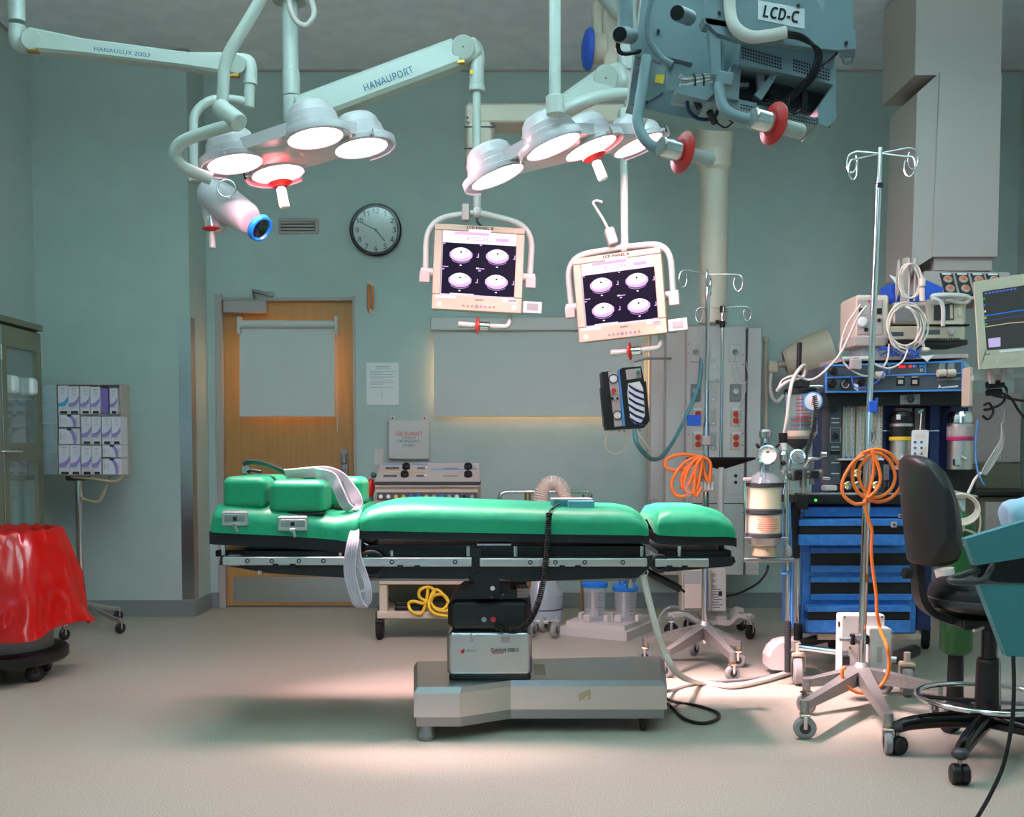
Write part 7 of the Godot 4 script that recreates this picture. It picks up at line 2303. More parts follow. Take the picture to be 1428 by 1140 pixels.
func breathing_system(d: float) -> void:
	# absorber canister
	var t := thing("absorber", "clear two-stage absorber canister with gauge on top", "absorber", P(1065, 780, d - 0.1))
	var e := d - 0.12
	var c := P(1065.5, 748, e)
	var r := 0.076
	var yy := func(py: float) -> float: return P(1065, py, e).y
	part(t, "upper_granules", mb().cyl(Vector3(c.x, yy.call(709.0), c.z), Vector3(c.x, yy.call(680.0), c.z), r * 0.94, -1, 26), M.soda_lime, "cream absorber granules")
	part(t, "lower_granules", mb().cyl(Vector3(c.x, yy.call(743.0), c.z), Vector3(c.x, yy.call(718.0), c.z), r * 0.94, -1, 26), M.soda_lime)
	part(t, "glass_wall", mb().lathe(Vector3(c.x, yy.call(746.0), c.z), Vector3.UP, [[r, 0.0], [r, yy.call(676.0) - yy.call(746.0)]], 28), M.glass)
	for y in [676.0, 713.5, 747.0]:
		part(t, "seal_ring", mb().lathe(Vector3(c.x, yy.call(y) - 0.008, c.z), Vector3.UP, [[0.0, 0.0], [r * 1.06, 0.0], [r * 1.06, 0.016], [0.0, 0.016]], 28), M.dark_grey)
	part(t, "dome", mb().lathe(Vector3(c.x, yy.call(674.0), c.z), Vector3.UP, [[r * 1.02, 0.0], [r * 0.9, 0.02], [r * 0.6, 0.042], [r * 0.3, 0.052], [0.016, 0.056], [0.016, 0.075], [0.0, 0.075]], 26, true), M.clear_plastic)
	part(t, "base_cup", mb().lathe(Vector3(c.x, yy.call(776.0), c.z), Vector3.UP, [[0.0, 0.0], [r * 0.68, 0.0], [r * 0.7, 0.045], [r * 0.9, 0.055], [r * 1.0, 0.085], [0.0, 0.085]], 24), M.rail_steel)
	part(t, "yellow_cup", mb().lathe(Vector3(c.x, yy.call(776.0), c.z), Vector3.UP, [[r * 0.69, 0.002], [r * 0.71, 0.004], [r * 0.72, 0.042], [r * 0.7, 0.044]], 24), M.tan_tube)
	for s in [-1, 1]:
		part(t, "tie_rod", mb().cyl(Vector3(c.x + s * r * 1.2, yy.call(783.0), c.z + 0.02), Vector3(c.x + s * r * 1.2, yy.call(668.0), c.z + 0.02), 0.006, -1, 8), M.chrome)
	part(t, "rod_cap", mb().rb(P(1042, 669, e - 0.02), Vector3(0.035, 0.016, 0.03), 0.004), M.pale_grey)
	part(t, "lower_bar", mb().rb(P(1072, 781, e - 0.02), Vector3(0.23, 0.018, 0.04), 0.005), M.dull_metal)
	part(t, "side_bar", mb().rb(P(1068, 750, e - 0.03), Vector3(0.2, 0.008, 0.03), 0.003), M.chrome)
	# instructions printed in red on the lower chamber
	for k in 7:
		var w := [0.4, 0.7, 0.62, 0.74, 0.66, 0.72, 0.5][k] as float
		var y := yy.call(721.0 + k * 3.0) as float
		var arc := mb()
		var pts := []
		for i in 7:
			var a := deg_to_rad(90 + 52.0 * w * (i / 3.0 - 1.0))
			pts.append(Vector3(c.x + cos(a) * r * 1.005, y, c.z + sin(a) * r * 1.005))
		part(t, "print_line", arc.tube(pts, 0.0013, 4), M.ink_red)
	# top gauge
	var g := P(1069.5, 635.5, e - 0.02)
	var gg := part(t, "top_gauge", mb().lathe(g, Vector3(-0.15, 0.1, 1), [[0.0, 0.0], [0.045, 0.0], [0.047, 0.012], [0.045, 0.022], [0.039, 0.024], [0.038, 0.016]], 28), M.chrome, "round chrome gauge")
	part(gg, "gauge_face", mb().lathe(g, Vector3(-0.15, 0.1, 1), [[0.039, 0.016], [0.0, 0.017]], 28), M.paper)
	for k in 12:
		var a := TAU * k / 12
		part(gg, "tick", mb().box(g + Vector3(cos(a) * 0.031 - 0.003, sin(a) * 0.031 + 0.002, 0.0185 + 0.0), Vector3(0.002, 0.008, 0.001), Basis(Vector3.BACK, a + PI / 2)), M.ink_grey)
	part(gg, "gauge_mark", mb().ball(g + Vector3(0.0, 0.016, 0.016), Vector3(0.008, 0.006, 0.002)), M.brass)
	part(t, "valve_dome", mb().lathe(P(1067, 618, e), Vector3.UP, [[0.014, 0.0], [0.014, 0.02], [0.028, 0.025], [0.03, 0.05], [0.022, 0.06], [0.0, 0.062]], 20), M.chrome)
	part(t, "valve_stem", mb().cyl(P(1066, 668, e), P(1068, 615, e + 0.02), 0.008, -1, 10).rb(P(1066.5, 657, e), Vector3(0.03, 0.02, 0.03), 0.004), M.cable_teal)
	part(t, "gauge_bolt", mb().cyl(P(1058, 624, e), P(1055, 620, e - 0.01), 0.008, -1, 8).cyl(P(1082, 624, e), P(1087, 619, e), 0.007, -1, 8), M.black)
	# pole of the breathing system
	t = thing("circuit_pole", "chrome pole with valves carrying the bellows and absorber", "pole", Vector3(P(1100, 930, d - 0.1).x, 0, -d + 0.1))
	e = d - 0.1
	part(t, "pole", mb().cyl(P(1092, 690, e), P(1101, 640, e), 0.012, -1, 12).cyl(P(1099, 870, e), P(1097, 640, e), 0.013, -1, 14), M.chrome)
	part(t, "flex_sleeve", mb().cyl(P(1098, 938, e), P(1099, 866, e), 0.0135, 0.015, 14), M.dark_grey)
	for k in 9:
		part(t, "sleeve_ridge", mb().ring(P(1098.5, 878 + k * 3.2, e), Vector3.UP, 0.0145, 0.0022, 14, 5), M.dark_grey)
	part(t, "blue_line", mb().tube(ps([[1104, 870, e - 0.01], [1104, 780, e - 0.01], [1101, 700, e - 0.01]]), 0.004, 6).tube(curve(ps([[1104, 797, e], [1095, 801, e - 0.05], [1090, 799, e - 0.03], [1098, 797, e]]), 5), 0.004, 6), M.blue_trim)
	part(t, "white_band", mb().cyl(P(1092, 628, e), P(1092, 618, e), 0.019, -1, 16), M.white_paint)
	part(t, "black_cap", mb().cyl(P(1092, 618, e), P(1092, 604, e), 0.018, 0.02, 16).ball(P(1092, 646, e - 0.02), Vector3(0.012, 0.012, 0.012)), M.black)
	part(t, "valve_body", mb().lathe(P(1092, 662, e), Vector3.UP, [[0.012, 0.0], [0.017, 0.02], [0.014, 0.05], [0.02, 0.06], [0.02, 0.09], [0.012, 0.11]], 16), M.chrome)
	part(t, "round_knob", mb().ball(P(1098, 770, e - 0.02), Vector3(0.02, 0.035, 0.02)), M.pale_grey)
	part(t, "rear_block", mb().rb(P(1107, 740, e + 0.06), Vector3(0.05, 0.26, 0.06), 0.008), M.black)
	part(t, "frame_bracket", mb().rb(P(1113, 750, e + 0.08), Vector3(0.04, 0.012, 0.04), 0.003).rb(P(1113, 715, e + 0.08), Vector3(0.04, 0.012, 0.04), 0.003), M.blue)
	part(t, "bag_arm", mb().cyl(P(1113, 876, e), P(1113, 870, e), 0.02, -1, 10), M.black)
	# tilted gauge and manifold
	var g2 := P(1113, 638, e - 0.02)
	part(t, "tilted_gauge", mb().lathe(g2, Vector3(-0.5, 0.25, 1), [[0.0, -0.02], [0.03, -0.02], [0.034, 0.0], [0.034, 0.012], [0.029, 0.013], [0.028, 0.006], [0.0, 0.007]], 24), M.chrome)
	part(t, "gauge_needle", mb().box(g2 + Vector3(-0.006, 0.004, 0.02), Vector3(0.003, 0.03, 0.002), Basis(Vector3.BACK, 0.7)), M.red)
	part(t, "manifold", mb().cyl(P(1096, 662, e), P(1145, 660, e + 0.02), 0.022, -1, 16, 0.003).cyl(P(1120, 680, e), P(1120, 655, e), 0.016, -1, 14).cyl(P(1132, 676, e), P(1132, 640, e), 0.012, -1, 12).rb(P(1107, 663, e), Vector3(0.03, 0.05, 0.05), 0.005), M.dull_metal)
	part(t, "black_block", mb().rb(P(1113, 663, e - 0.03), Vector3(0.03, 0.045, 0.03), 0.004), M.black)
	part(t, "black_block", mb().rb(P(1136, 662, e - 0.03), Vector3(0.035, 0.035, 0.03), 0.004), M.black)
	part(t, "black_block", mb().rb(P(1118, 700, e), Vector3(0.05, 0.07, 0.05), 0.005), M.black)
	part(t, "chrome_tubes", mb().tube(curve(ps([[1122, 650, e], [1130, 640, e - 0.02], [1140, 640, e], [1150, 636, e + 0.05]]), 5), 0.009, 8).tube(curve(ps([[1120, 695, e], [1120, 676, e - 0.02]]), 5), 0.008, 8).cyl(P(1145, 634, e), P(1152, 634, e), 0.014, -1, 12).cyl(P(1147, 667, e), P(1157, 668, e), 0.008, -1, 10), M.chrome)
	# bellows
	t = thing("bellows", "clear bellows chamber with red scale marks and a round gauge", "bellows", P(1116, 630, d))
	e = d + 0.02
	var b0 := P(1116, 602, e)
	var b1y := P(1116, 552, e).y
	part(t, "dome", mb().lathe(b0, Vector3.UP, [[0.067, 0.0], [0.067, b1y - b0.y], [0.06, b1y - b0.y + 0.006], [0.0, b1y - b0.y + 0.006]], 28), M.glass)
	part(t, "bellow", mb().lathe(b0, Vector3.UP, [[0.04, 0.0], [0.052, 0.012], [0.04, 0.024], [0.052, 0.036], [0.04, 0.048], [0.052, 0.06], [0.04, 0.072], [0.0, 0.072]], 24), M.panel_grey)
	part(t, "top_plate", mb().cyl(P(1116, 550, e), P(1116, 543, e), 0.074, -1, 24, 0.003), M.black)
	part(t, "top_block", mb().rb(P(1108, 536, e), Vector3(0.03, 0.035, 0.04), 0.004).rb(P(1120, 535, e), Vector3(0.05, 0.04, 0.05), 0.006), M.dark_grey)
	part(t, "base_ring", mb().lathe(P(1116, 612, e), Vector3.UP, [[0.0, 0.0], [0.06, 0.0], [0.068, 0.012], [0.068, 0.036], [0.0, 0.036]], 26), M.cream)
	part(t, "base_funnel", mb().lathe(P(1113, 640, e), Vector3.UP, [[0.0, 0.0], [0.014, 0.0], [0.014, 0.04], [0.05, 0.07], [0.062, 0.09], [0.0, 0.09]], 22), M.dark_grey)
	for k in 7:
		var y := P(1116, 558 + k * 5.0, e).y
		var pts := []
		for i in 7:
			var a := deg_to_rad(58 + 64.0 * i / 6.0)
			pts.append(Vector3(b0.x + cos(a) * 0.068, y, b0.z + sin(a) * 0.068))
		part(t, "scale_mark", mb().tube(pts, 0.0022, 4), M.red)
	for s in [-0.07, 0.07]:
		part(t, "tie_rod", mb().cyl(P(1116, 606, e) + Vector3(s, 0, 0.02), P(1116, 548, e) + Vector3(s, 0, 0.02), 0.004, -1, 8), M.chrome)
	var g3 := P(1133.5, 560.5, e - 0.07)
	var gg3 := part(t, "round_gauge", mb().lathe(g3, Vector3(-0.25, 0.05, 1), [[0.0, -0.04], [0.04, -0.04], [0.044, 0.0], [0.044, 0.012], [0.038, 0.013], [0.036, 0.007]], 28), M.blue_trim)
	part(gg3, "gauge_face", mb().lathe(g3, Vector3(-0.25, 0.05, 1), [[0.042, 0.012], [0.0, 0.013]], 26), M.paper)
	part(gg3, "needle", mb().box(g3 + Vector3(-0.006, 0.0, 0.016), Vector3(0.004, 0.03, 0.001), Basis(Vector3.BACK, -0.3)), M.red)
	part(t, "coiled_hose", coil(curve(ps([[1136, 552, e - 0.11], [1138, 575, e - 0.1], [1134, 600, e - 0.09], [1127, 625, e - 0.08], [1120, 645, e - 0.07]]), 8), 0.009, 0.003, 0.009), M.dark_grey)
	part(t, "cross_tube", mb().cyl(P(1122, 540, e), P(1155, 539, e), 0.01, -1, 10), M.chrome)
	part(t, "post", mb().cyl(P(1113, 545, e + 0.1), P(1115, 478, e + 0.1), 0.012, -1, 10), M.black)
	# pale hoses draped over the bellows
	single("breathing_tube", "pale breathing tube draped over the bellows to the console", "tube", mb().tube(curve(ps([[1094, 605, d - 0.08], [1098, 580, d - 0.1], [1102, 545, d - 0.1], [1108, 525, d - 0.06], [1120, 510, d], [1124, 516, d + 0.03], [1118, 528, d + 0.04], [1100, 532, d - 0.02], [1088, 540, d - 0.02], [1084, 545, d]]), 7), 0.0085, 8), M.cable_white)
	single("sample_tube", "thin white sampling tube curving from the bellows up to the monitors", "tube", mb().tube(curve(ps([[1085, 543, d], [1092, 530, d], [1110, 524, d - 0.02], [1126, 530, d - 0.02], [1140, 526, d - 0.04], [1158, 510, d - 0.05], [1175, 488, d - 0.05], [1195, 445, d - 0.05], [1208, 427, d - 0.03]]), 7), 0.0055, 7), M.cable_white)

func shelf_monitors(d: float) -> void:
	var e := d + 0.05
	# left upright unit
	var t := thing("patient_module", "upright beige monitor module on the machine's top shelf", "monitor", P(1218, 500, e))
	part(t, "case", pbox(mb(), 1193, 411, 1240, 482, e, 0.24, 0.012), M.beige)
	var up := part(t, "upper_panel", pbox(mb(), 1195.5, 418, 1231, 440, e - 0.004, 0.006, 0.002), M.pale_grey)
	part(up, "dark_port", pbox(pbox(mb(), 1223, 430, 1230, 438, e - 0.006, 0.004, 0.001), 1198, 430, 1204, 436, e - 0.006, 0.004, 0.001), M.black)
	part(up, "red_key", pbox(mb(), 1211, 418.5, 1213, 422, e - 0.006, 0.004, 0.001), M.red)
	var lp := part(t, "lower_panel", pbox(mb(), 1195.5, 442, 1231, 467, e - 0.004, 0.006, 0.002), M.pale_grey)
	part(lp, "dial", mb().lathe(P(1202.5, 449.5, e - 0.004), Vector3(0, 0, 1), [[0.023, 0.0], [0.022, 0.01], [0.016, 0.014], [0.0, 0.015]], 20), M.paper)
	part(lp, "port", mb().cyl(P(1208, 460, e - 0.004), P(1208, 460, e - 0.01), 0.01, -1, 12).cyl(P(1226, 447, e - 0.004), P(1226, 447, e - 0.01), 0.009, -1, 12), M.black)
	part(t, "base_tray", pbox(mb(), 1191, 469, 1236, 483, e - 0.01, 0.24, 0.006), M.pale_grey)
	part(t, "support", pbox(mb(), 1202, 484, 1226, 502, e + 0.02, 0.2, 0.004), M.acrylic)
	# right unit: recorder on top of a lower module
	t = thing("patient_monitor", "wide beige patient monitor with a recorder door on the top shelf", "monitor", P(1300, 500, e))
	part(t, "upper_case", pbox(mb(), 1247, 421, 1348, 452, e, 0.26, 0.01), M.beige)
	part(t, "upper_box", slab(mb(), [[1293, 418], [1342, 415], [1344, 452], [1294, 452]], e - 0.02, 0.28), M.beige)
	part(t, "dark_gap", pbox(mb(), 1290, 452, 1352, 455, e + 0.01, 0.25, 0.002), M.black)
	var lc := part(t, "lower_case", pbox(mb(), 1238, 455, 1346, 474, e, 0.26, 0.006), M.cream)
	part(t, "base_foot", pbox(mb(), 1240, 474, 1350, 481, e + 0.02, 0.24, 0.004), M.dark_grey)
	part(lc, "round_knob", mb().lathe(P(1326, 462, e), Vector3(0, 0, 1), [[0.02, 0.0], [0.019, 0.014], [0.014, 0.018], [0.0, 0.019]], 20), M.pale_grey)
	part(lc, "display_strip", pbox(mb(), 1290, 460, 1311, 466.5, e - 0.003, 0.005, 0.001), M.panel_grey)
	part(lc, "display_strip", pbox(mb(), 1242, 463, 1260, 469, e - 0.003, 0.005, 0.001), M.panel_grey)
	for k in 14:
		part(lc, "vent_slit", pbox(mb(), 1292 + k * 3.4, 471.5, 1294 + k * 3.4, 474, e - 0.002, 0.004, 0.0005), M.dark_grey)
	part(t, "recorder_door", slab(mb(), [[1303, 426], [1330, 423], [1330.5, 446], [1303, 447]], e - 0.026, 0.008), M.dark_grey)
	part(t, "door_strip", slab(mb(), [[1325, 425], [1328.5, 424.5], [1329, 444], [1325.5, 444.5]], e - 0.03, 0.006), M.cream)
	part(t, "key_column", slab(mb(), [[1336, 425], [1341, 424.5], [1342, 442], [1337, 442]], e - 0.025, 0.006), M.cream)
	part(t, "status_light", slab(mb(), [[1338.5, 425.5], [1340.5, 425.3], [1340.6, 427.5], [1338.6, 427.5]], e - 0.027, 0.003), M.led_dot)
	part(t, "screen_shade", slab(mb(), [[1249, 428], [1290, 426], [1290, 448], [1249, 450]], e - 0.006, 0.008), M.mid_grey)
	# handle tube over the recorder
	part(t, "carry_handle", mb().tube(curve(ps([[1300, 418, e - 0.05], [1302, 413, e - 0.06], [1325, 412, e - 0.06], [1348, 414, e - 0.05], [1350, 420, e - 0.04], [1340, 422, e - 0.03], [1318, 417, e - 0.05]]), 6), 0.012, 10), M.white_paint)
	single("white_hose", "short white hose hanging down the recorder's front", "hose", mb().tube(curve(ps([[1300, 417, e - 0.08], [1310, 420, e - 0.08], [1315, 430, e - 0.08], [1315, 455, e - 0.07]]), 6), 0.010, 8), M.white_paint)
	# blue tray with cable hook tree
	t = thing("blue_tray", "blue plastic tray standing on top of the patient monitor", "tray", P(1280, 420, e + 0.1))
	part(t, "tray", slab(slab(slab(mb(), [[1292, 391], [1315, 401], [1314, 418], [1290, 420]], e + 0.06, 0.02), [[1244, 395], [1248, 396], [1250, 420], [1243, 424]], e + 0.06, 0.16), [[1245, 412], [1300, 412], [1300, 421], [1245, 422]], e + 0.05, 0.18), M.blue)
	t = thing("cable_hooks", "grey upright cable hanger with white hooks above the monitor", "hanger", P(1265, 400, e))
	part(t, "plate", slab(slab(mb(), [[1259, 361], [1267, 358], [1268, 420], [1256, 421]], e + 0.02, 0.01), [[1252, 363], [1255, 362], [1256, 400], [1250, 420], [1249, 400]], e + 0.03, 0.01), M.pale_grey)
	for x in [1267.0, 1275.0]:
		part(t, "hook", mb().tube(curve(ps([[x, 420, e], [x + 1, 385, e - 0.02], [x, 375, e - 0.04], [x + 1, 360, e - 0.05]]), 6), 0.0045, 7), M.white_paint)
	part(t, "paper_flag", slab(mb(), [[1240, 383], [1252, 388], [1251, 398]], e + 0.03, 0.002), M.paper)
	# coiled leads hung in front
	var g := RandomNumberGenerator.new()
	g.seed = 33
	t = thing("monitor_leads", "coil of cream monitor leads hanging in front of the shelf monitors", "leads", P(1262, 460, e))
	for k in 6:
		var rx := 24.0 + g.randf_range(-4, 4)
		var ry := 30.0 + g.randf_range(-4, 4)
		var ox := 1264.0 + g.randf_range(-4, 4)
		var oy := 456.0 + g.randf_range(-3, 5)
		var pts := []
		for i in 16:
			var a := TAU * i / 16.0
			pts.append(P(ox + cos(a) * rx, oy + sin(a) * ry, e - 0.06 - g.randf() * 0.03))
		part(t, "lead_loop", mb().tube(curve(pts, 3, true), 0.0045, 6, true), M.cable_white if k % 3 else M.ivory_hose)
	for k in 4:
		var ox := 1270.0 + g.randf_range(-3, 3)
		var pts := []
		for i in 12:
			var a := TAU * i / 12.0
			pts.append(P(ox + cos(a) * 15.0 * g.randf_range(0.85, 1.1), 392 + sin(a) * 24.0, e - 0.05 - g.randf() * 0.02))
		part(t, "lead_loop", mb().tube(curve(pts, 3, true), 0.004, 6, true), M.ivory_hose)
	part(t, "lead_plug", mb().cyl(P(1286, 388, e - 0.07), P(1286, 400, e - 0.07), 0.015, -1, 12, 0.003).cyl(P(1286, 402, e - 0.07), P(1286, 420, e - 0.07), 0.012, -1, 12), M.ivory_hose)
	part(t, "lead_plug", mb().ball(P(1290, 488, e - 0.06), Vector3(0.025, 0.012, 0.02)).cyl(P(1286, 475, e - 0.06), P(1289, 488, e - 0.06), 0.008, -1, 8), M.ivory_hose)
	for w in [[[1200, 425], [1180, 455], [1172, 490], [1180, 510], [1200, 523], [1215, 525]], [[1240, 480], [1238, 500], [1230, 512], [1215, 505]], [[1266, 488], [1258, 505], [1240, 514], [1225, 510]]]:
		var pts := []
		for p in w: pts.append(P(p[0], p[1], e - 0.09))
		part(t, "loose_lead", mb().tube(curve(pts, 6), 0.0045, 6), M.cable_white)
	part(t, "adapter", pbox(pbox(mb(), 1187, 501, 1202, 515, e - 0.12, 0.03, 0.003), 1191, 498, 1198, 502, e - 0.11, 0.02, 0.002), M.pale_grey)
	# tangled blue leads
	t = thing("blue_leads", "tangle of dark blue leads on the machine's top shelf", "leads", P(1260, 495, e))
	for k in 5:
		var pts := []
		for i in 9:
			pts.append(P(1226 + i * 7 + g.randf_range(-5, 5), 493 + g.randf_range(-9, 6), e - 0.04 - g.randf() * 0.05))
		part(t, "lead", mb().tube(curve(pts, 4), 0.0035, 5), M.blue)
	part(t, "lead", mb().tube(curve(ps([[1187, 525, e - 0.1], [1192, 540, e - 0.11], [1210, 540, e - 0.12], [1226, 530, e - 0.11], [1235, 515, e - 0.1]]), 5), 0.003, 5), M.blue)
	single("paper_tag", "small white paper tag stuck on the machine's dial", "tag", slab(mb(), [[1191, 535], [1197, 537], [1197, 546], [1191, 542]], d - 0.05, 0.001), M.paper)
	single("paper_scrap", "white folded paper scrap on the top shelf's edge", "paper", slab(mb(), [[1284, 497], [1303, 495], [1293, 505]], d - 0.03, 0.002), M.paper)
	# a card hanging in front of the vaporisers
	t = thing("hanging_card", "white printed card hanging in front of the vaporisers", "card", P(1283, 645, d - 0.02))
	var cd := d - 0.02
	var cc := part(t, "card", slab(mb(), [[1272, 602], [1274, 600], [1293, 600], [1295.5, 602], [1293, 645], [1290, 648], [1284, 643], [1271, 640]], cd, 0.006), M.paper)
	part(cc, "print_block", slab(mb(), [[1284, 628], [1293, 622], [1292, 632], [1280, 634]], cd - 0.001, 0.002), M.ivory_hose)
	part(cc, "print_block", slab(mb(), [[1276, 606], [1291, 606], [1291, 612], [1276, 612]], cd - 0.001, 0.002), M.ivory_hose)
	for k in 6:
		part(cc, "symbol", mb().cyl(P(1276 + (k % 2) * 9, 617 + floorf(k / 2.0) * 8, cd), P(1276 + (k % 2) * 9, 617 + floorf(k / 2.0) * 8, cd - 0.002), 0.006, -1, 10), M.ink_blue)
	part(t, "cord", mb().tube(ps([[1283, 602, cd + 0.01], [1284, 590, cd + 0.02], [1285, 575, cd + 0.06]]), 0.003, 5), M.ivory_hose)
	part(t, "clip", mb().rb(P(1284, 574, cd + 0.06), Vector3(0.025, 0.012, 0.012), 0.002, Basis(Vector3.BACK, 0.5)), M.cable_teal)

func side_monitor() -> void:
	var d := 4.4
	var t := thing("vital_signs_screen", "pale framed vital signs screen with coloured traces beside the machine", "screen", P(1410, 515, d))
	# slanted front: [px, py]
	var f := [[1359, 393], [1440, 380], [1440, 511], [1366, 515]]
	var q := []
	for a in f: q.append(P(a[0], a[1], d))
	part(t, "case", mb().prism(q, Vector3(0.02, 0, -0.05)), M.cream)
	# bezel bars in front
	var m := mb()
	slab(m, [[1359, 393], [1440, 380], [1440, 396], [1370, 407]], d - 0.012, 0.012)
	slab(m, [[1374, 489], [1440, 484], [1440, 511], [1366, 515]], d - 0.012, 0.012)
	slab(m, [[1359, 393], [1370, 407], [1376, 489], [1366, 515]], d - 0.012, 0.012)
	var bz := part(t, "bezel", m, M.cream)
	var im := Image.create(128, 150, false, Image.FORMAT_RGB8)
	im.fill(c8(58, 64, 64))
	for x in 128:
		im.fill_rect(Rect2i(x, 60, 1, 3), c8(30, 120, 230))
		im.fill_rect(Rect2i(x, 74, 1, 1), c8(90, 80, 170))
		im.fill_rect(Rect2i(x, 88, 1, 2), c8(220, 200, 150))
	for k in 9:
		im.fill_rect(Rect2i(6 + k * 8, 4, 6, 4), c8(90, 110, 220))
	for k in 5:
		im.fill_rect(Rect2i(2, 16 + k * 16, 4, 5), [c8(40, 200, 80), c8(60, 110, 230), c8(230, 230, 240), c8(220, 190, 60), c8(40, 200, 80)][k])
	im.fill_rect(Rect2i(6, 120, 28, 22), c8(200, 190, 240))
	var sm := screen_material("vital_screen", im, 0.8)
	sm.albedo_color = c8(20, 22, 22)
	part(t, "screen_face", mb().uvquad(P(1375.5, 490, d - 0.004), P(1450, 483.5, d - 0.004), P(1450, 394, d - 0.004), P(1369, 407, d - 0.004)), sm, "grey screen with blue and cream traces")
	part(bz, "label_strip", slab(mb(), [[1394, 489], [1440, 485.5], [1440, 488.5], [1394, 492]], d - 0.0135, 0.002), M.paper)
	for k in 6:
		part(bz, "button", mb().cyl(P(1391 + k * 5.2, 503.5 - k * 0.4, d - 0.012), P(1391 + k * 5.2, 503.5 - k * 0.4, d - 0.014), 0.005, -1, 10), M.pale_grey)
	part(bz, "badge", slab(mb(), [[1374, 494], [1381, 493.5], [1381, 495], [1374, 495.6]], d - 0.0135, 0.002), M.ink_grey)
	part(t, "arm_bar", slab(mb(), [[1358, 524], [1440, 520], [1440, 527], [1358, 531]], d + 0.06, 0.03), M.arm_white)
	part(t, "mount_plate", slab(slab(mb(), [[1379, 515], [1386, 515], [1388, 535], [1382, 535]], d + 0.03, 0.02), [[1398, 513], [1405, 513], [1405, 533], [1398, 533]], d + 0.03, 0.02), M.pale_grey)
	part(t, "arm_bracket", pbox(mb(), 1351, 512, 1358, 567, d + 0.35, 0.08, 0.006), M.cream)
	part(t, "plug", mb().cyl(P(1376, 538, d + 0.1), P(1399, 535, d + 0.1), 0.015, 0.017, 12).cyl(P(1376, 548, d + 0.1), P(1396, 547, d + 0.1), 0.014, 0.015, 12), M.black)
	for w in [[[1398, 536], [1404, 545], [1398, 562], [1382, 570], [1372, 572]], [[1396, 548], [1410, 556], [1420, 572], [1435, 590]], [[1385, 552], [1430, 560], [1445, 562]], [[1372, 565], [1380, 563], [1385, 575], [1378, 585], [1370, 580]], [[1403, 545], [1402, 570], [1398, 600], [1396, 640]]]:
		var pts := []
		for p in w: pts.append(P(p[0], p[1], d + 0.12))
		part(t, "lead", mb().tube(curve(pts, 6), 0.0055, 6), M.black if w[0][0] != 1403 else M.mid_grey)
# ------------------------------------------------------------------ right side
func build_right() -> void:
	ceiling_box_column()
	front_drip_stand()
	stool()
	gas_cylinder()
	teal_cart()
	side_bench()

func ceiling_box_column() -> void:
	var d := 5.7
	var t := thing("supply_column", "square white ceiling supply column with orange outlets at its foot", "column", P(1335, 400, d))
	part(t, "upper_case", pbox(mb(), 1277, -40, 1398, 105, d + 0.015, 0.5, 0.004), M.pale_grey)
	part(t, "main_case", slab(mb(), [[1311, 100], [1397, 104], [1391, 358], [1300, 358]], d, 0.36), M.pale_grey)
	part(t, "side_case", slab(mb(), [[1279, 130], [1312, 100], [1301, 358], [1274, 375], [1271, 380]], d + 0.012, 0.4), M.pale_grey)
	part(t, "neck", pbox(mb(), 1302, 358, 1384, 378, d + 0.03, 0.3, 0.004), M.pale_grey)
	# flared head with sloping outlet panel
	var a := P(1290, 378, d + 0.02)
	var b := P(1408, 380, d + 0.02)
	var e := P(1278, 418, d - 0.08)
	var f := P(1408, 418, d - 0.08)
	var m := mb()
	var back := Vector3(0, 0, -0.35)
	m.quad(e, f, b, a)
	m.quad(a, b, b + back, a + back)
	m.quad(e + back, a + back, a, e) if false else m.quad(e, a, a + back, e + back)
	m.quad(f, f + back, b + back, b)
	m.quad(e, e + back, f + back, f)
	var hd := part(t, "outlet_head", m, M.pale_grey)
	var n := (f - e).cross(a - e).normalized()
	var bas := Basis((f - e).normalized(), (a - e).slide((f - e).normalized()).normalized(), n)
	for k in 4:
		var u := 0.31 + 0.175 * k
		var p := (e.lerp(f, u)).lerp(a.lerp(b, u), 0.52)
		var pl := part(hd, "outlet_panel", mb().rb(p + n * 0.003, Vector3(0.066, 0.15, 0.008), 0.002, bas), M.dark_grey)
		part(pl, "panel_label", mb().rb(p + n * 0.008 + bas.y * 0.066, Vector3(0.05, 0.012, 0.002), 0.0005, bas), M.paper)
		for j in 2:
			var o := p + n * 0.007 + bas.y * (0.03 - 0.062 * j)
			var rg := part(pl, "outlet_ring", mb().lathe(o, n, [[0.024, 0.0], [0.023, 0.006], [0.013, 0.007], [0.0, 0.006]], 18), M.pale_grey)
			part(rg, "orange_core", mb().cyl(o + n * 0.005, o + n * 0.010, 0.012, -1, 12), M.orange)

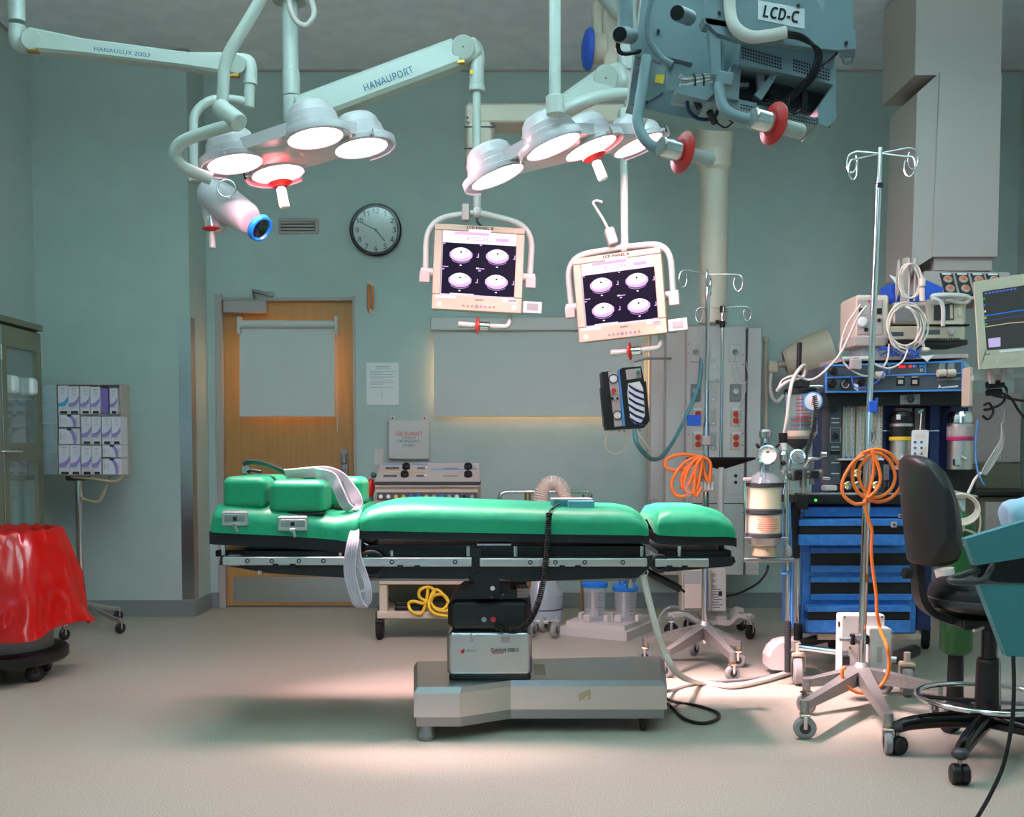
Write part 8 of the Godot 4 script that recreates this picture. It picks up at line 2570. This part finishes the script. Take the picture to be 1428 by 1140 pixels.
func front_drip_stand() -> void:
	var c := G(1200, 985)
	var d := -c.z
	var t := thing("drip_stand", "tall chrome drip stand on a worn star base in front of the machine", "drip stand", c)
	# the pole leans slightly
	var foot := c + Vector3(0, 0.12, 0)
	var y_of := func(px: float, py: float) -> Vector3: return P(px, py, d)
	part(t, "pole", mb().cyl(foot, y_of.call(1212, 575), 0.0165, -1, 16), M.chrome)
	part(t, "upper_pole", mb().cyl(y_of.call(1212, 580), y_of.call(1225.5, 258), 0.0125, -1, 14), M.chrome)
	part(t, "top_pole", mb().cyl(y_of.call(1225.5, 262), y_of.call(1227.5, 206), 0.010, -1, 12), M.chrome)
	part(t, "black_clip", mb().rb(y_of.call(1226.5, 259), Vector3(0.024, 0.022, 0.03), 0.003), M.black)
	var hc: Vector3 = y_of.call(1227.5, 214)
	var tips := [y_of.call(1183, 228) + Vector3(0, 0, 0.06), y_of.call(1276, 206) + Vector3(0, 0, -0.02), y_of.call(1196, 207) + Vector3(0, 0, -0.07), y_of.call(1260, 225) + Vector3(0, 0, 0.07)]
	iv_hooks(t, hc, tips, 0.0042)
	part(t, "pole_grip", mb().rb(y_of.call(1216, 568), Vector3(0.036, 0.05, 0.04), 0.006).rb(y_of.call(1222, 560), Vector3(0.01, 0.03, 0.02), 0.002), M.blue, "blue height clamp")
	part(t, "pole_clamp", mb().rb(y_of.call(1212.5, 610), Vector3(0.022, 0.05, 0.03), 0.005).tube(ps([[1216, 604, d - 0.02], [1220, 600, d - 0.02], [1221, 610, d - 0.02], [1217, 616, d - 0.02]]), 0.004, 6), M.dull_metal)
	part(t, "pole_tape", mb().cyl(y_of.call(1206.5, 800), y_of.call(1206, 812), 0.0172, -1, 14), M.brass)
	star_base(t, c, [G(1122, 1031), G(1238, 1052), G(1308, 1004), G(1232, 968), G(1124, 996)], 0.135, 0.13, 0.042, M.cast_alloy, M.grey_rubber)
	# power boxes strapped to the pole
	var e := d + 0.03
	var p := thing("power_box", "white power supply box strapped to the front drip stand", "box", P(1203, 945, e))
	part(p, "case", pbox(mb(), 1173, 858, 1234, 943, e + 0.04, 0.08, 0.006), M.white_paint)
	part(p, "socket", pbox(mb(), 1175, 916, 1185, 928, e + 0.037, 0.006, 0.001), M.black)
	part(p, "switch_dot", mb().cyl(P(1185.5, 904, e + 0.04), P(1185.5, 904, e + 0.03), 0.006, -1, 10), M.brass)
	for k in 4:
		part(p, "print_line", pbox(mb(), 1174, 908 + k * 2, 1183, 909 + k * 2, e + 0.0385, 0.002, 0.0004), M.ink_grey)
	for x in [1178.0, 1230.0]:
		part(p, "screw", mb().cyl(P(x, 861, e + 0.04), P(x, 861, e + 0.036), 0.004, -1, 8), M.dark_grey)
	part(p, "side_knob", mb().cyl(P(1170, 871, e + 0.07), P(1174, 871, e + 0.07), 0.012, -1, 12), M.black)
	p = thing("power_box", "narrow white box with grey grille beside the front drip stand's pole", "box", P(1228, 950, e))
	part(p, "case", pbox(mb(), 1213, 877, 1243, 951, e - 0.02, 0.1, 0.005), M.white_paint)
	part(p, "grille", pbox(mb(), 1223, 903, 1230, 924, e - 0.022, 0.003, 0.0006), M.pale_grey)
	part(p, "side_cover", slab(mb(), [[1243, 881], [1246, 880], [1243, 952], [1241, 952]], e - 0.015, 0.08), M.clear_plastic)
	part(t, "clamp_screw", mb().cyl(P(1171, 892, e - 0.02), P(1188, 892, e - 0.02), 0.007, 0.012, 10).rb(P(1195, 891, e - 0.02), Vector3(0.05, 0.04, 0.04), 0.006).cyl(P(1198, 890, e - 0.03), P(1198, 890, e - 0.06), 0.012, -1, 12), M.dull_metal)
	part(t, "clamp_block", mb().rb(P(1189, 892, e - 0.025), Vector3(0.018, 0.045, 0.03), 0.004).rb(P(1208, 892, e - 0.01), Vector3(0.018, 0.04, 0.03), 0.004), M.black)
	# orange cord coil
	var o := thing("orange_cord", "orange power cord coiled on the tall drip stand and plugged into a box", "cord", P(1213, 680, d))
	var k := 0
	for l in [
		[[1203, 632], [1222, 627], [1242, 634], [1254, 652], [1257, 675], [1246, 692], [1228, 700], [1212, 697], [1196, 686], [1189, 668], [1192, 646], [1203, 632]],
		[[1205, 635], [1190, 645], [1178, 664], [1174, 680], [1178, 693], [1192, 703], [1206, 702]],
		[[1215, 630], [1236, 638], [1248, 660], [1244, 680], [1230, 692], [1216, 694]],
		[[1216, 630], [1224, 648], [1228, 668], [1222, 684], [1210, 695]],
		[[1218, 632], [1208, 640], [1198, 655], [1200, 675], [1212, 692]],
		[[1218, 632], [1218, 660], [1212, 685], [1207, 702], [1210, 722], [1216, 740], [1215, 770], [1218, 800], [1222, 830], [1223, 855], [1228, 880], [1236, 900], [1240, 920], [1238, 940], [1228, 957], [1212, 966], [1196, 966], [1182, 958], [1175, 945], [1175, 935], [1179, 931]]]:
		var pts := []
		for q in l: pts.append(P(q[0], q[1], d - 0.035 - 0.008 * (k % 4) - (0.16 if k == 5 and q[1] > 890 else 0.0)))
		part(o, "loop", mb().tube(curve(pts, 6), 0.0072, 8), M.orange)
		k += 1
	part(o, "plug", mb().cyl(P(1236, 648, d + 0.0), P(1236, 670, d + 0.0), 0.012, 0.010, 12), M.clear_plastic)
	part(o, "prongs", mb().box(P(1234, 676, d), Vector3(0.003, 0.02, 0.006)).box(P(1239, 676, d), Vector3(0.003, 0.02, 0.006)), M.brass)
	part(o, "cord_tag", mb().rb(P(1236, 938, d - 0.08), Vector3(0.024, 0.016, 0.006), 0.001, Basis(Vector3.BACK, -0.6)), M.paper)

func stool() -> void:
	var d := 3.72
	var cx := P(1378, 950, d).x
	var c := Vector3(cx, 0, -d)
	var t := thing("clinic_stool", "black swivel stool with tall backrest, footring and star base", "stool", c)
	# backrest seen nearly from its edge: a curved pad
	var rows := []
	var n := 14
	var front := [[1258, 640], [1262, 680], [1266, 720], [1269, 755], [1273, 785]]
	var m := mb()
	# outline in the picture plane with thickness along x, swept in depth with a rounded edge
	var outline := [[1260, 648], [1264, 638], [1272, 635], [1283, 640], [1296, 656], [1308, 684], [1316, 715], [1321, 752], [1319, 776], [1312, 786], [1292, 789], [1274, 786], [1271, 776], [1266, 730], [1262, 690]]
	var half := 0.15
	var mid := Vector3.ZERO
	var pts := []
	for a in curve_px(outline, 3):
		pts.append(P(a[0], a[1], d - 0.06))
	for p in pts: mid += p
	mid /= pts.size()
	for i in 13:
		var u := -1.0 + 2.0 * i / 12.0
		var s := pow(maxf(0.0, 1.0 - pow(absf(u), 3.5)), 0.5)
		var row := []
		for p in pts:
			var q: Vector3 = mid + (p - mid) * Vector3(0.25 + 0.75 * s, 0.45 + 0.55 * s, 1)
			row.append(q + Vector3(0.03 * u * u, 0, -half * u))
		rows.append(row)
	m.sheet(rows, true)
	for g in [0, 12]:
		var cc := Vector3.ZERO
		for p in rows[g]: cc += p
		cc /= rows[g].size()
		for j in rows[g].size():
			var a: Vector3 = rows[g][j]
			var b: Vector3 = rows[g][(j + 1) % rows[g].size()]
			if g == 0: m.tri(cc, b, a)
			else: m.tri(cc, a, b)
	part(t, "backrest", m, M.stool_vinyl, "black vinyl backrest")
	# support strut
	part(t, "back_strut", ribbon(ps([[1278, 780, d - 0.06], [1280, 810, d - 0.05], [1285, 838, d - 0.03], [1300, 855, d], [1330, 866, d], [1372, 872, d]]), 0.07, Vector3(0, 0, 1), 6, 0.012), M.black)
	part(t, "strut_knob", mb().cyl(P(1270, 800, d - 0.06), P(1260, 800, d - 0.06), 0.02, -1, 14), M.black)
	# seat
	var sc := P(1368, 835, d)
	part(t, "seat", mb().lathe(Vector3(cx, sc.y - 0.03, -d), Vector3.UP, [[0.0, -0.01], [0.16, -0.01], [0.19, 0.0], [0.2, 0.02], [0.205, 0.04], [0.2, 0.07], [0.175, 0.092], [0.12, 0.1], [0.0, 0.1]], 36, true), M.seat_black, "round black vinyl seat")
	part(t, "seat_band", mb().lathe(Vector3(cx, sc.y - 0.03, -d), Vector3.UP, [[0.202, 0.012], [0.208, 0.016], [0.209, 0.032], [0.205, 0.036]], 36), M.dark_grey)
	part(t, "seat_plate", mb().rb(Vector3(cx, sc.y - 0.075, -d), Vector3(0.28, 0.04, 0.22), 0.01), M.black)
	part(t, "lever", mb().tube(ps([[1372, 875, d - 0.1], [1362, 880, d - 0.14], [1358, 880, d - 0.15]]), 0.006, 8), M.pale_grey)
	# column
	var yb := P(1380, 1000, d).y
	part(t, "column", mb().cyl(Vector3(cx, 0.3, -d), Vector3(cx, sc.y - 0.07, -d), 0.026, -1, 18), M.black_gloss)
	part(t, "column_sleeve", mb().lathe(Vector3(cx, 0.13, -d), Vector3.UP, [[0.0, 0.0], [0.045, 0.0], [0.04, 0.2], [0.036, 0.21], [0.0, 0.21]], 20), M.black)
	# foot ring and spokes
	var ry := 0.2
	part(t, "foot_ring", mb().ring(Vector3(cx, ry, -d), Vector3.UP, 0.232, 0.0095, 44, 10), M.chrome)
	for k in 4:
		var a := deg_to_rad(20 + 90 * k)
		part(t, "ring_spoke", mb().rb(Vector3(cx + cos(a) * 0.115, ry - 0.012, -d + sin(a) * 0.115), Vector3(0.23, 0.01, 0.028), 0.003, Basis(Vector3.UP, -a)), M.black)
	# five-arm base
	var casters := [G(1250, 1052), G(1338, 1094)]
	for k in 3:
		var a0 := atan2(casters[1].z - c.z, casters[1].x - c.x)
		var a := a0 - TAU / 5 * (k + 1)
		casters.append(c + Vector3(cos(a) * 0.3, 0, sin(a) * 0.3))
	for w in casters:
		var dir := Vector3(w.x - cx, 0, w.z + d)
		var l := dir.length()
		dir = dir.normalized()
		var am := mb()
		am.tube(curve([c + Vector3(0, 0.125, 0), c + dir * l * 0.5 + Vector3(0, 0.122, 0), c + dir * l * 0.85 + Vector3(0, 0.11, 0), c + dir * l + Vector3(0, 0.095, 0)], 5), 0.032, 12, false, 0.022)
		var arm := part(t, "base_arm", am, M.black_gloss)
		part(arm, "scuffed_tip", mb().ball(c + dir * l + Vector3(0, 0.098, 0), Vector3(0.028, 0.02, 0.028)), M.dark_grey)
		part(t, "caster_stem", mb().cyl(c + dir * l + Vector3(0, 0.09, 0), c + dir * l + Vector3(0, 0.04, 0), 0.008, -1, 8), M.dull_metal)
		var s := dir.cross(Vector3.UP).rotated(Vector3.UP, 0.5)
		for q in [-1, 1]:
			part(t, "twin_wheel", mb().lathe(Vector3(w.x, 0.033, w.z) + s * (0.004 * q), s * q, [[0.0, 0.0], [0.033, 0.0], [0.033, 0.018], [0.027, 0.024], [0.0, 0.026]], 20), M.black)

func curve_px(list: Array, n: int) -> Array:
	var v := []
	for a in list: v.append(Vector3(a[0], a[1], 0))
	var o := []
	for p in curve(v, n, true): o.append([p.x, p.y])
	return o

func gas_cylinder() -> void:
	var d := 4.45
	var t := thing("gas_cylinder", "dark green gas cylinder with regulator behind the stool", "gas cylinder", P(1333, 905, d))
	var s := P(1333, 912, d)
	var y1 := P(1333, 716, d).y - s.y
	part(t, "tank", mb().lathe(s, Vector3.UP, [[0.0, 0.0], [0.05, 0.0], [0.066, 0.02], [0.066, y1 - 0.06], [0.055, y1 - 0.02], [0.025, y1], [0.02, y1 + 0.03], [0.0, y1 + 0.03]], 26, true), M.cylinder_green, "dark green steel tank")
	var e := d - 0.067
	part(t, "white_collar_label", mb().lathe(Vector3(s.x, P(1333, 760, d).y, s.z), Vector3.UP, [[0.0662, 0.0], [0.0674, 0.001], [0.0674, 0.034], [0.0662, 0.035]], 26), M.paper)
	part(t, "hazard_diamond", slab(mb(), [[1335, 746], [1340.5, 752], [1335, 758.5], [1329.5, 752]], e - 0.003, 0.002), M.yellow)
	part(t, "regulator", mb().rb(P(1336, 705, d), Vector3(0.05, 0.06, 0.05), 0.008).cyl(P(1325, 692, d - 0.02), P(1345, 694, d - 0.02), 0.014, -1, 12), M.chrome)
	part(t, "red_knob", mb().cyl(P(1325, 690, d - 0.03), P(1326, 701, d - 0.03), 0.014, -1, 12).ball(P(1312, 687, d - 0.02), Vector3(0.02, 0.03, 0.02)), M.red)
	part(t, "strap_box", mb().rb(P(1335, 735, e - 0.03), Vector3(0.055, 0.035, 0.025), 0.005, Basis(Vector3.BACK, -0.3)), M.cable_white)
	part(t, "foot_post", mb().cyl(Vector3(s.x, 0, s.z), Vector3(s.x, s.y, s.z), 0.035, 0.03, 14), M.black)
	# looped pale tubing
	var l := thing("tube_coil", "coil of pale tubing hung over the green cylinder's regulator", "tubing", P(1335, 730, e))
	for k in 4:
		var pts := []
		for i in 12:
			var a := TAU * i / 12.0
			pts.append(P(1338 + k * 0.8 + cos(a) * (23 + k), 708 + k + sin(a) * (17 + k * 1.5), e - 0.04 - 0.006 * k))
		part(l, "loop", mb().tube(curve(pts, 4, true), 0.0045, 6, true), M.ivory_hose)
	part(l, "tail", mb().tube(curve(ps([[1362, 705, e - 0.05], [1367, 725, e - 0.04], [1364, 745, e - 0.03], [1355, 742, e - 0.03], [1343, 738, e - 0.04]]), 5), 0.0045, 6), M.ivory_hose)
	part(l, "tie_bar", mb().tube(ps([[1325, 684, e - 0.05], [1363, 693, e - 0.05]]), 0.005, 6), M.chrome)
	# pale cable bundle hanging behind
	var b := thing("grey_cable_bundle", "bundled grey cable hanging from the screen arm", "cable", P(1390, 650, 4.5))
	for k in 4:
		part(b, "strand", mb().tube(curve(ps([[1397, 590, 4.5], [1396 + k, 612, 4.49], [1386 + k * 3, 630, 4.48], [1374 + k * 3, 650, 4.48], [1370 + k * 2, 659, 4.48], [1376, 661, 4.48], [1384 + k, 645, 4.48], [1396 + k, 622, 4.49], [1401 - k, 612, 4.5]]), 5), 0.004, 6), M.pale_grey)
	part(b, "tail", mb().tube(curve(ps([[1368, 660, 4.48], [1360, 668, 4.47], [1354, 680, 4.47], [1349, 690, 4.46]]), 5), 0.006, 6), M.ivory_hose)
	part(b, "blue_tail", mb().tube(curve(ps([[1364, 585, 4.47], [1361, 615, 4.47], [1362, 650, 4.47], [1368, 668, 4.46], [1373, 677, 4.46]]), 5), 0.0035, 6), M.blue_trim)
	# small white plastic cup on the machine's edge
	single("white_cup", "small white plastic cup behind the stool seat", "cup", mb().lathe(P(1321, 818, 4.2), Vector3(-0.2, 1, 0), [[0.0, 0.0], [0.033, 0.0], [0.037, 0.07], [0.034, 0.07], [0.03, 0.006], [0.0, 0.006]], 20), M.white_paint)

func teal_cart() -> void:
	# instrument cart at the very right, close to the camera
	var d := 2.75
	var t := thing("teal_cart", "teal covered cart with folded-down side panels beside the stool", "cart", P(1400, 915, d))
	part(t, "tilted_top", slab(mb(), [[1347, 752], [1430, 727], [1520, 700], [1520, 762], [1430, 778], [1360, 789]], d, 0.03), M.teal, "teal covered tilted top")
	part(t, "side_panel", slab(mb(), [[1366, 817], [1520, 818], [1520, 920], [1404, 916]], d, 0.03), M.teal)
	part(t, "dark_frame", slab(mb(), [[1362, 789], [1430, 778], [1520, 764], [1520, 818], [1388, 812], [1364, 806]], d + 0.04, 0.03), M.black)
	part(t, "tube_handle", mb().tube(bend(ps([[1366, 795, d + 0.02], [1323, 808, d + 0.03], [1328, 812, d - 0.02], [1372, 812, d - 0.02], [1384, 790, d + 0.04]]), 0.03), 0.0085, 10), M.dark_grey)
	for x in [1500, 1530]:
		part(t, "leg", mb().cyl(Vector3(P(x, 900, d + 0.2).x, 0.0, -d - 0.2), P(x, 800, d + 0.2), 0.018, -1, 12), M.black)
	part(t, "clear_sheet", slab(mb(), [[1394, 900], [1470, 900], [1470, 985], [1394, 985]], d + 0.34, 0.004), M.clear_plastic)
	single("wrapped_pack", "pale blue wrapped pack lying on the teal cart", "pack", mb().lathe(P(1402, 725, d + 0.2), Vector3(1, 0.28, 0), [[0.0, 0.01], [0.04, 0.0], [0.048, 0.012], [0.05, 0.03], [0.046, 0.05], [0.05, 0.24], [0.0, 0.26]], 18, true), M.pack_blue)
	single("black_floor_cord", "black cord hanging from the teal cart to the floor", "cord", mb().tube(curve([P(1413, 915, d - 0.01), P(1414, 960, d - 0.02), P(1411, 1010, d - 0.03), P(1400, 1065, d - 0.03), P(1383, 1105, d - 0.03), P(1362, 1142, d - 0.03), P(1340, 1175, d - 0.03), G(1310, 1205) + Vector3(0, 0.006, 0)], 8), 0.0055, 8), M.black)

func side_bench() -> void:
	var d := 6.4
	var t := thing("side_bench", "grey bench with a black ledge behind the green cylinder", "bench", P(1420, 860, d))
	part(t, "ledge", pbox(mb(), 1362, 686, 1490, 692, d - 0.05, 0.7, 0.004), M.black)
	part(t, "bench_body", pbox(mb(), 1366, 693, 1464, 862, d, 0.6, 0.006), M.cabinet_metal)
	for x in [[1373, 1414], [1418, 1460]]:
		part(t, "bench_door", pbox(mb(), x[0], 700, x[1], 850, d - 0.015, 0.018, 0.004), M.pale_grey)
	part(t, "splash_panel", pbox(mb(), 1355, 548, 1424, 645, d + 0.62, 0.03, 0.004), M.pale_grey)
	part(t, "lower_panel", pbox(mb(), 1355, 647, 1424, 688, d + 0.6, 0.04, 0.004), M.cabinet_metal)
